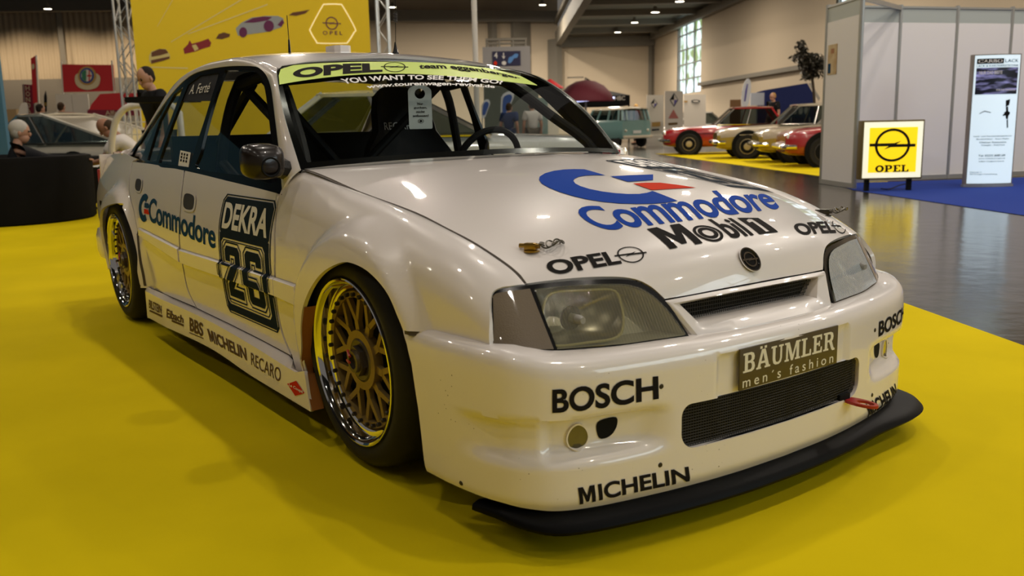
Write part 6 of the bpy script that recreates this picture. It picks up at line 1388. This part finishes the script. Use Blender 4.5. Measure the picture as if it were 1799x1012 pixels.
# ------------------------------------------------------------------ stands, flags and banners farther back
def boxpx(nm, x0, y0, x1, y1, dep, th, m, label=None, cat=None, ground=False, parent=None, group=None, bev=0):
    """an upright box whose face fills a measured place at a distance"""
    l, d, z1 = hp_((x0+x1)/2, y0, dep); z0 = 0 if ground else hp_((x0+x1)/2, y1, dep)[2]; w = (x1-x0)*dep/cam.F
    o = MB().box((0, 0, (z1-z0)/2), (w, th, z1-z0), bev=bev).build(nm, m, loc=hw(l, d+th/2, z0), rz=HR)
    if label: tag(o, label, cat, group)
    return o
class Flat:
    """a flat face across the view at a distance; measured places become metres on it"""
    def __init__(s, px, dep): s.dep = dep; s.l0, s.d0, _ = hp_(px, 200, dep); s.org = hw(s.l0, s.d0, 0)
    def q(s, p):
        d = ray(*p); n = np.array([FH[0], FH[1], 0]); t = ((s.org-cam.P)@n)/(d@n); P = cam.P+t*d; return (float((P-s.org)[:2]@RH), float(P[2]))
    def poly(s, nm, loops, m, off=0, parent=None, th=0, smooth_=False):
        L = [[s.q(p) for p in (cr(l, 5, True) if smooth_ else l)] for l in loops]; V, F = fill(L, 1e9, bstep=1e9); P = [(x, -off, z) for x, z in V]
        o = mesh(nm, P, orient(P, F, np.array([0, 9., 1])), m, parent, loc=tuple(s.org) if not parent else None, rot=(0, 0, HR) if not parent else None)
        if th: add_mod(o, th, -1)
        return o
    def text(s, nm, sh, a, b, m, off, parent):
        p, q = s.q(a), s.q(b); V, F = sh; P = [(p[0]+(q[0]-p[0])*x, -off, q[1]+(p[1]-q[1])*y) for x, y in V]; return mesh(nm, P, orient(P, F, np.array([0, 9., 1])), m, parent)
    def pole(s, nm, a, b, r, m, parent=None, off=-.02):
        p, q = s.q(a), s.q(b); q = (q[0], 0) if b[1] > 234 else q; o = MB().tube([(p[0], -off, p[1]), (q[0], -off, q[1])], r, 8).build(nm, m, parent, loc=tuple(s.org) if not parent else None, rz=HR if not parent else None); return o
C_red = mat('flag_red', (.42, .010, .014), .7); C_dred = mat('banner_dark_red', (.16, .006, .022), .7); C_wb = mat('panel_white', (.55, .50, .42), .7); C_cream = mat('crest_cream', (.50, .42, .26), .7); C_gold = mat('crest_gold', (.38, .22, .05), .6); C_green = mat('crest_green', (.03, .16, .08), .7); C_ltb = mat('crest_blue', (.02, .05, .20), .7); C_banner = mat('banner_ivory', (.58, .53, .46), .7)
SQ = [(0, 0), (1, 0), (1, 1), (0, 1)]
# blue stand wall at the left edge
l9 = hp_(9.5, 200, 12.6); o = MB().box((-4.7, 0, 2.05), (9.4, .08, 4.1)).build('partition_wall', mat('blue_grey_partition', (.06, .17, .27), .6), loc=hw(l9[0], l9[1], 0), rz=HR); tag(o, 'blue grey partition wall at the left edge behind the armchair', 'partition')
# flags and stands at far left
f = Flat(155, 30); t = empty('flag', f.org, 'large red flag with a round crest hung between two white poles', 'flag', rz=HR)
fl_ = f.poly('flag_cloth', [[(109, 113), (199, 114), (202, 160), (112, 162)]], C_red, 0, t, .02); f.poly('crest', [[(133, 133), (140, 128), (154, 124), (168, 128), (176, 134), (176, 145), (170, 154), (154, 158), (140, 154), (133, 145)]], C_cream, .03, t, smooth_=True)
f.poly('crest', [circ_loop(154, 133, 16, 16.5, 26)], C_gold, .045, t); f.poly('crest', [circ_loop(154, 133, 12.5, 13.5, 26)], C_ltb, .06, t); f.poly('crest', [circ_loop(154, 133, 9.5, 10.5, 26)], C_wb, .075, t); f.poly('crest', [[(146, 128), (149, 124.5), (153.5, 123), (153.5, 143), (149, 141.5), (146, 138)]], C_green, .09, t); f.poly('crest', [[(158, 123.5), (160, 124), (160, 132), (163, 132), (163, 134.5), (160, 134.5), (160, 142.5), (158, 143), (158, 134.5), (155, 134.5), (155, 132), (158, 132)]], C_red, .09, t)
f.pole('pole', (107, 108), (113, 236), .03, C_wb, t); f.pole('pole', (196, 106), (206, 236), .03, C_wb, t)
f = Flat(60, 30); t = empty('flag', f.org, 'tall narrow red banner flag at far left before the corrugated wall', 'flag', rz=HR); f.poly('flag_cloth', [[(54, 103), (62, 98), (66, 180), (58, 182)]], C_red, 0, t, .02); f.poly('crest', [circ_loop(59, 117, 2.4, 5, 14)], C_cream, .03, t); f.pole('pole', (63, 97), (68, 235), .03, C_wb, t)
f = Flat(50, 31); t = empty('banner', f.org, 'dark red vertical banner with pale capital letters beside the narrow red flag', 'banner', rz=HR); f.poly('banner_cloth', [[(39, 148), (57, 149), (60, 204), (42, 202)]], C_dred, 0, t, .03)
for i, ch in enumerate('HONDA'): f.text('lettering', text_shape(ch, .01), (45.5+.5*i, 151+10*i), (53.5+.5*i, 159+10*i), C_cream, .04, t)
f.pole('pole', (41, 148), (44, 235), .03, M_steel, t); f.pole('pole', (58, 148), (61, 235), .03, M_steel, t)
f = Flat(203, 27); t = empty('gazebo', f.org, 'red pavilion tent beside the truss at far left', 'tent', rz=HR)
f.poly('roof', [[(155, 196), (160, 184), (176, 165), (214, 163), (250, 164), (250, 196)]], C_red, 0, t, .05); f.poly('valance', [[(155, 193), (250, 193), (250, 203), (155, 203)]], C_dred, .06, t, .02); f.text('lettering', text_shape('Alfa', .0), (187, 194.5), (208, 202), C_cream, .09, t)
for px in (157, 205, 248): f.pole('post', (px, 196), (px, 236), .04, M_alu, t)
boxpx('partition_panel', 97, 165, 125, 236, 29, .05, C_wb, 'white partition panel left of the red pavilion, left half of a pair', 'partition', True); boxpx('partition_panel', 125.6, 165, 154, 236, 29, .05, C_wb, 'white partition panel touching the red pavilion, right half of a pair', 'partition', True)
f = Flat(40, 26); t = empty('flag', f.org, 'small white teardrop flag behind the seated grey haired person', 'flag', rz=HR); f.poly('flag_cloth', [[(34, 203), (33, 194), (37, 183), (43, 180), (47, 184), (46, 203)]], C_wb, 0, t, .02, True); f.pole('pole', (47, 184), (47, 237), .02, M_alu, t)
f = Flat(80, 27); t = empty('flag', f.org, 'small black and yellow flag on a stick before the white partition', 'flag', rz=HR); f.poly('flag_cloth', [[(77, 170), (80, 159), (82, 170), (82, 200), (78, 200)]], M_matt, 0, t, .02); f.poly('stripe', [[(78, 180), (82, 180), (82, 186), (78, 186)]], M_brass, .01, t); f.pole('pole', (80, 165), (80, 236), .02, M_steel, t)
boxpx('cardboard_box', 0, 192, 28, 206, 27, .5, mat('cardboard', (.30, .20, .09), .8), 'brown cardboard box stacked at the far left edge', 'box', True)
person(gp(70, 21), ang(.6, 1), 'dark haired person in a white shirt bending before the white flag, back turned', stand(1.68, .06), F_white, F_denim, H_dark)
person(gp(113, 22), ang(.2, 1), 'person in a white shirt standing before the white partition, back turned', stand(1.74), F_white, F_denim, H_brown)
# white frame, table and rack behind the race car's tail
M_wtube = mat('white_tube', (.66, .62, .54), .25, coat=.6)
f = Flat(235, 11.3); t = empty('barrier_frame', f.org, 'white rounded tube frame behind the tail of the race car', 'frame', rz=HR)
pts = [f.q(p) for p in ((196, 262), (198, 238), (204, 212), (216, 194), (233, 186), (260, 184), (300, 184))]; MB().tube([(x, 0, z) for x, z in [(pts[0][0], 0)]+cr(pts, 6)]+[(pts[-1][0]+.1, 0, pts[-1][1]-.1), (pts[-1][0]+.12, 0, 0)], .042, 12).build('tube_frame', M_wtube, t)
f = Flat(252, 10.0); t = empty('high_table', f.org, 'black high table in front of the man in the black polo shirt', 'table', rz=HR); zt = f.q((260, 171))[1]; MB().box((.24, 0, zt-.03), (.66, .5, .06)).build('table_top', M_matt, t); MB().tube([(.24, 0, 0), (.24, 0, zt-.05)], .03, 8).build('leg', M_matt, t); MB().lathe([(0, 0), (.25, 0), (.25, .02), (0, .03)], c=(.24, 0, 0), n=24).build('base', M_matt, t)
f = Flat(238, 13.2); t = empty('wire_rack', f.org, 'white wire rack standing behind the white tube frame', 'rack', rz=HR); x0, x1 = f.q((219, 200))[0], f.q((256, 200))[0]; zt = f.q((238, 190))[1]
for i in range(5): MB().tube([(x0+(x1-x0)*i/4, 0, 0), (x0+(x1-x0)*i/4, 0, zt)], .012, 6).build('upright', M_wtube, t)
for i in range(6): MB().box(((x0+x1)/2, .1, zt-.02-.18*i), (x1-x0, .22, .014)).build('shelf', M_wtube, t)
sc1 = hw(-.95, 9.7, 0); old_car(sc1, ang(1, .04), 'silver car parked right behind the race car, seen through its windscreen', paint('car_silver', (.60, .60, .57)), paint('car_silver_roof', (.60, .60, .57)), R_grey, zb=.90, hood=.87, trunk=.88, zr=1.38, gx=(-1.5, .75, -.9, -.1), group='saloon cars near the race car', nm='saloon_car', fx=2.15, L=4.5)
# middle background
f = Flat(1030, 45); t = empty('parasol', f.org, 'big round wine red parasol over a dark bar counter', 'parasol', rz=HR)
zb_, zt = f.q((1030, 175))[1], f.q((1004, 142))[1]; r_ = 49*45/cam.F; cx_ = f.q((1029, 170))[0]
for nm, a0, a1, m in (('canopy', 0, 1, mat('parasol_red', (.085, .004, .013), .8)),):
    b = MB(); b.lathe([(.02, zt-zb_), (r_*.35, (zt-zb_)*.93), (r_*.65, (zt-zb_)*.70), (r_*.88, (zt-zb_)*.34), (r_, 0), (r_*.99, -.10)], c=(0, 0, zb_), n=16); o = b.build(nm, m, t, 60, loc=(cx_, 0, 0)); add_mod(o, .02)
MB().tube([(cx_, 0, 0), (cx_, 0, zt+.15)], .05, 8).build('pole', M_steel, t); MB().box((cx_-.5, 0, zt+.16), (.8, .1, .06)).build('finial', M_steel, t); MB().box((cx_+.35, .3, .65), (1.9, .6, 1.3)).build('bar_counter', M_matt, t)
p0, p1_ = f.q((1004, 179)), f.q((1078, 172)); MB().tube([(p0[0], -r_*.6, p0[1]), (p1_[0], -r_*.2, p1_[1])], .05, 6).build('light_strip', mat('led_strip', (.5, .6, 1), .4, emit=(.55, .60, 1.0), es=2.2), t)
f = Flat(1045, 49); t = empty('gazebo', f.org, 'black pavilion tent with pale lettering behind the parasol', 'tent', rz=HR); zp, ze = f.q((1037, 134))[1], f.q((1104, 167))[1]; x1 = f.q((1105, 167))[0]; xp = f.q((1037, 134))[0]; hwid = x1-xp
V = [(xp, hwid, zp)]; ring_ = []
for i, (sx, sy) in enumerate(((-1, -1), (1, -1), (1, 1), (-1, 1))): ring_.append((xp+sx*hwid, hwid+sy*hwid, ze))
mid_ = [(xp+(x-xp)*.45, hwid+(y-hwid)*.45, zp-(zp-ze)*.68) for x, y, z in ring_]; V += mid_+ring_; F = [(0, 1+i, 1+(i+1) % 4) for i in range(4)]+[(1+i, 5+i, 5+(i+1) % 4, 1+(i+1) % 4) for i in range(4)]; mesh('roof', V, orient(V, F, np.array([xp, hwid, 0])), M_matt, t)
zv = f.q((1100, 190))[1]
for i in range(4): a, b2 = ring_[i], ring_[(i+1) % 4]; P = [a, b2, (b2[0], b2[1], ze-.55), (a[0], a[1], ze-.55)]; mesh('valance', P, [(0, 1, 2, 3)], M_matt, t); MB().tube([a, (a[0], a[1], 0)], .05, 6).build('post', M_matt, t)
f.text('lettering', text_shape('-HBC', .02), (1076, 169), (1098, 176), C_banner, .06, t); MB().box((xp+hwid*.4, .3, .75), (1.6, .4, 1.5)).build('counter', C_wb, t)
f = Flat(968, 41); t = empty('kiosk', f.org, 'small white kiosk with a red pointed roof beside the parasol', 'kiosk', rz=HR); w_ = 28*41/cam.F; z1 = f.q((968, 155))[1]; MB().box((0, .4, z1/2), (w_, .7, z1)).build('body', C_wb, t); MB().lathe([(w_*.85, 0), (w_*.8, .06), (.05, .42), (0, .43)], c=(0, .4, z1), n=16).build('roof', C_red, t)
boxpx('partition_wall', 850, 152, 946, 240, 31, .1, mat('grey_green_partition', (.16, .18, .15), .6), 'grey green partition wall seen through the windscreen below the sign tower', 'partition', True)
o = boxpx('glass_cabinet', 930, 172, 962, 240, 29, .5, mat('cabinet_frame', (.26, .36, .33), .25), 'pale green glass cabinet seen through the windscreen', 'cabinet', True)
M_flag = mat('flag_blue', (.05, .12, .42), .6); M_flagw = mat('flag_white', (.80, .82, .86), .6)
for x0, y0, x1, y1, lb in ((846, 174, 861, 206, 'small blue and white teardrop flag, left of two seen through the windscreen'), (880, 160, 903, 208, 'larger blue and white teardrop flag seen through the windscreen')):
    f = Flat((x0+x1)/2, 28); t = empty('flag', f.org, lb, 'flag', rz=HR); mx_ = (x0+x1)/2; out = [(x0, y1), (x0+1, y0+12), (mx_-2, y0+2), (x1-3, y0+1), (x1, y0+8), (x1-5, y0+22), (x0+6, y1)]; f.poly('flag_cloth', [out], M_flagw, 0, t, .02, True); c0 = np.mean(np.array(out), 0); f.poly('flag_print', [[tuple(c0+(np.array(p)-c0)*.72) for p in out]], M_flag, .02, t, 0, True); f.pole('pole', (x0+1, y0+10), (x0+1, 244), .02, M_alu, t)
person(gp(895, 23), ang(.3, 1), 'person in a dark blue jacket seen through the windscreen beside the blue flag', stand(1.5), F_blue, F_denim, H_brown)
person(gp(936, 22), ang(-.2, 1), 'person in a pale shirt seen through the windscreen, back turned', stand(1.52), F_white, F_grey, H_dark)
person(gp(1118, 39.5), ang(-.8, .6), 'person in red and black standing between the minivan and the white banners', stand(1.72), F_red, F_black, H_blond)
person(gp(1357, 29), ang(-1, -.4), 'blond person in dark clothes standing behind the cream roofed car', stand(1.80), F_black, F_black, H_blond)
# white banners with diamond emblems
def rb(x0, y0, x1, y1, dep, label):
    f = Flat((x0+x1)/2, dep); t = empty('rollup_banner', f.org, label, 'banner', 'white banners with diamond emblems', HR); f.poly('banner_sheet', [[(x0, y0), (x1, y0), (x1, y1), (x0, y1)]], C_banner, 0, t, .03); zb = f.q(((x0+x1)/2, y1))[1]; w = (x1-x0)*dep/cam.F; MB().box((0, .02, max(.05, zb/2)), (w, .2, max(.1, zb))).build('banner_base', M_alu, t); return f, t
def diamond(f, t, cx, cy, rx, ry, off=.02):
    f.poly('diamond_emblem', [[(cx, cy-ry), (cx+rx, cy), (cx, cy+ry), (cx-rx, cy)]], M_navy, off, t); k = .82
    f.poly('diamond_emblem', [[(cx, cy-ry*k), (cx+rx*k, cy), (cx, cy)]][:1], C_banner, off+.01, t); f.poly('diamond_emblem', [[(cx, cy+ry*k), (cx-rx*k, cy), (cx, cy)]], C_banner, off+.01, t); f.poly('diamond_emblem', [[(cx, cy-ry*k), (cx-rx*k, cy), (cx, cy)]], M_dk, off+.01, t); f.poly('diamond_emblem', [[(cx, cy+ry*k), (cx+rx*k, cy), (cx, cy)]], mat('emblem_violet', (.10, .08, .30), .6), off+.01, t)
f, t = rb(1136, 167, 1166, 238, 36, 'left white banner with a small diamond emblem beside the minivan'); diamond(f, t, 1149, 182, 6, 8.5); f.poly('print', [[(1145, 215), (1160, 214), (1160, 222), (1145, 223)]], C_gold, .02, t); f.poly('print', [[(1145, 227), (1158, 226), (1158, 229), (1145, 230)]], M_navy, .02, t)
f, t = rb(1168, 160, 1200, 258, 34, 'tall white banner with large diamond and red triangle before the red coupe'); diamond(f, t, 1184, 175.5, 7.5, 12.5); f.poly('triangle_emblem', [[(1183, 192), (1192, 208), (1174, 208)]], mat('triangle_pink', (.38, .12, .10), .7), .02, t); f.poly('print', [[(1174, 216), (1190, 215), (1190, 219), (1174, 220)]], M_brn, .02, t)
f, t = rb(1201, 166, 1240, 236, 37, 'wide low white banner with a dark oval emblem behind the white car'); f.poly('oval_emblem', [circ_loop(1222, 178, 8, 3, 18)], M_navy, .02, t); f.poly('oval_emblem', [circ_loop(1222, 178, 5.5, 1.6, 14)], C_banner, .03, t); f.poly('print', [[(1201.5, 177), (1208, 177), (1208, 180), (1201.5, 180)]], C_gold, .02, t)
f = Flat(1311, 33.2); t = empty('flag', f.org, 'white sail shaped beach flag with violet writing behind the cars', 'flag', rz=HR); f.poly('flag_cloth', [[(1303, 185), (1304, 160), (1309, 143), (1315, 138), (1319, 144), (1319, 158), (1314, 185)]], M_flagw, 0, t, .02, True); f.poly('print', [[(1307, 178), (1309, 160), (1312, 147), (1314, 148), (1312, 162), (1309.5, 178)]], mat('flag_violet', (.12, .10, .40), .6), .02, t); f.pole('pole', (1304, 160), (1304, 236), .02, M_alu, t)
o = boxpx('notice_board', 1319, 163, 1343, 185, 33.5, .06, mat('notice_white', (.55, .58, .66), .6), 'white notice board behind the roof of the red coupe', 'notice board'); l_ = hp_(1331, 185, 33.5); MB().tube([(0, .03, -l_[2]), (0, .03, .02)], .03, 6).build('post', M_alu, o)
boxpx('wooden_board', 1283, 175, 1302, 236, 33, .06, mat('board_brown', (.22, .11, .04), .7), 'brown wooden board behind the red coupe', 'board', True)
f = Flat(1385, 34); t = empty('stand_wall', f.org, 'deep blue exhibition stand wall behind the cream roofed car', 'partition', rz=HR); f.poly('wall_sheet', [[(1330, 162), (1345, 158), (1418, 146), (1432, 170), (1440, 236), (1330, 236)]], mat('stand_blue', (.008, .02, .14), .7), 0, t, .08); f.poly('print', [[(1419, 146), (1424, 145), (1441, 172), (1438, 178)]], C_banner, .02, t)
f = Flat(1405, 25.4); t = empty('poster', f.org, 'poster board with pale faces seen through the cream roofed car', 'poster', rz=HR); f.poly('poster_sheet', [[(1389, 183), (1424, 183), (1424, 206), (1389, 206)]], M_teal, 0, t, .03)
for cx in (1396, 1406, 1416): f.poly('face_print', [circ_loop(cx, 194, 4, 7, 14)], C_banner, .02, t)
f.pole('leg', (1390, 200), (1390, 246), .02, M_alu, t); f.pole('leg', (1423, 200), (1423, 246), .02, M_alu, t)
# dark leafy tree at the booth
f = Flat(1420, 30.5); t = empty('potted_tree', f.org, 'dark leafy tree hanging over the left booth panel', 'tree', rz=HR); rnd = random.Random(3); V = []; F = []
for (cx, cy, rx, ry, n) in ((1408, 84, 7, 12, 160), (1412, 104, 9, 18, 190), (1400, 101, 9, 6, 60), (1430, 108, 17, 14, 300), (1424, 128, 11, 14, 150), (1414, 130, 6, 12, 80), (1437, 120, 12, 18, 170)):
    for i in range(n):
        a, q = rnd.uniform(0, 2*math.pi), math.sqrt(rnd.random()); x, z = f.q((cx+rx*q*math.cos(a), cy+ry*q*math.sin(a))); y = rnd.uniform(-.3, .3); l = rnd.uniform(.05, .11); d1 = Vector((rnd.uniform(-1, 1), rnd.uniform(-1, 1), rnd.uniform(-1, .3))).normalized(); d2 = d1.cross(Vector((rnd.uniform(-1, 1), rnd.uniform(-1, 1), rnd.uniform(-1, 1)))).normalized(); p = Vector((x, y, z)); k = len(V)
        V += [p-d1*l, p+d2*l*.4, p+d1*l, p-d2*l*.4]; F.append((k, k+1, k+2, k+3))
mesh('foliage', V, F, mat('dark_leaf', (.022, .018, .008), .6), t); x_, z_ = f.q((1424, 130)); MB().tube(cr([(x_+.3, 0, .4), (x_+.2, 0, 1.2), (x_+.05, 0, z_-.1), f.q((1412, 100))[:1]+(0,)+f.q((1412, 100))[1:], f.q((1408, 82))[:1]+(0,)+f.q((1408, 82))[1:]], 5), .045, 8).build('trunk', mat('bark', (.05, .03, .015), .8), t); MB().lathe([(0, 0), (.22, 0), (.28, .42), (.25, .45), (0, .42)], c=(x_+.3, 0, 0), n=20).build('pot', M_matt, t)
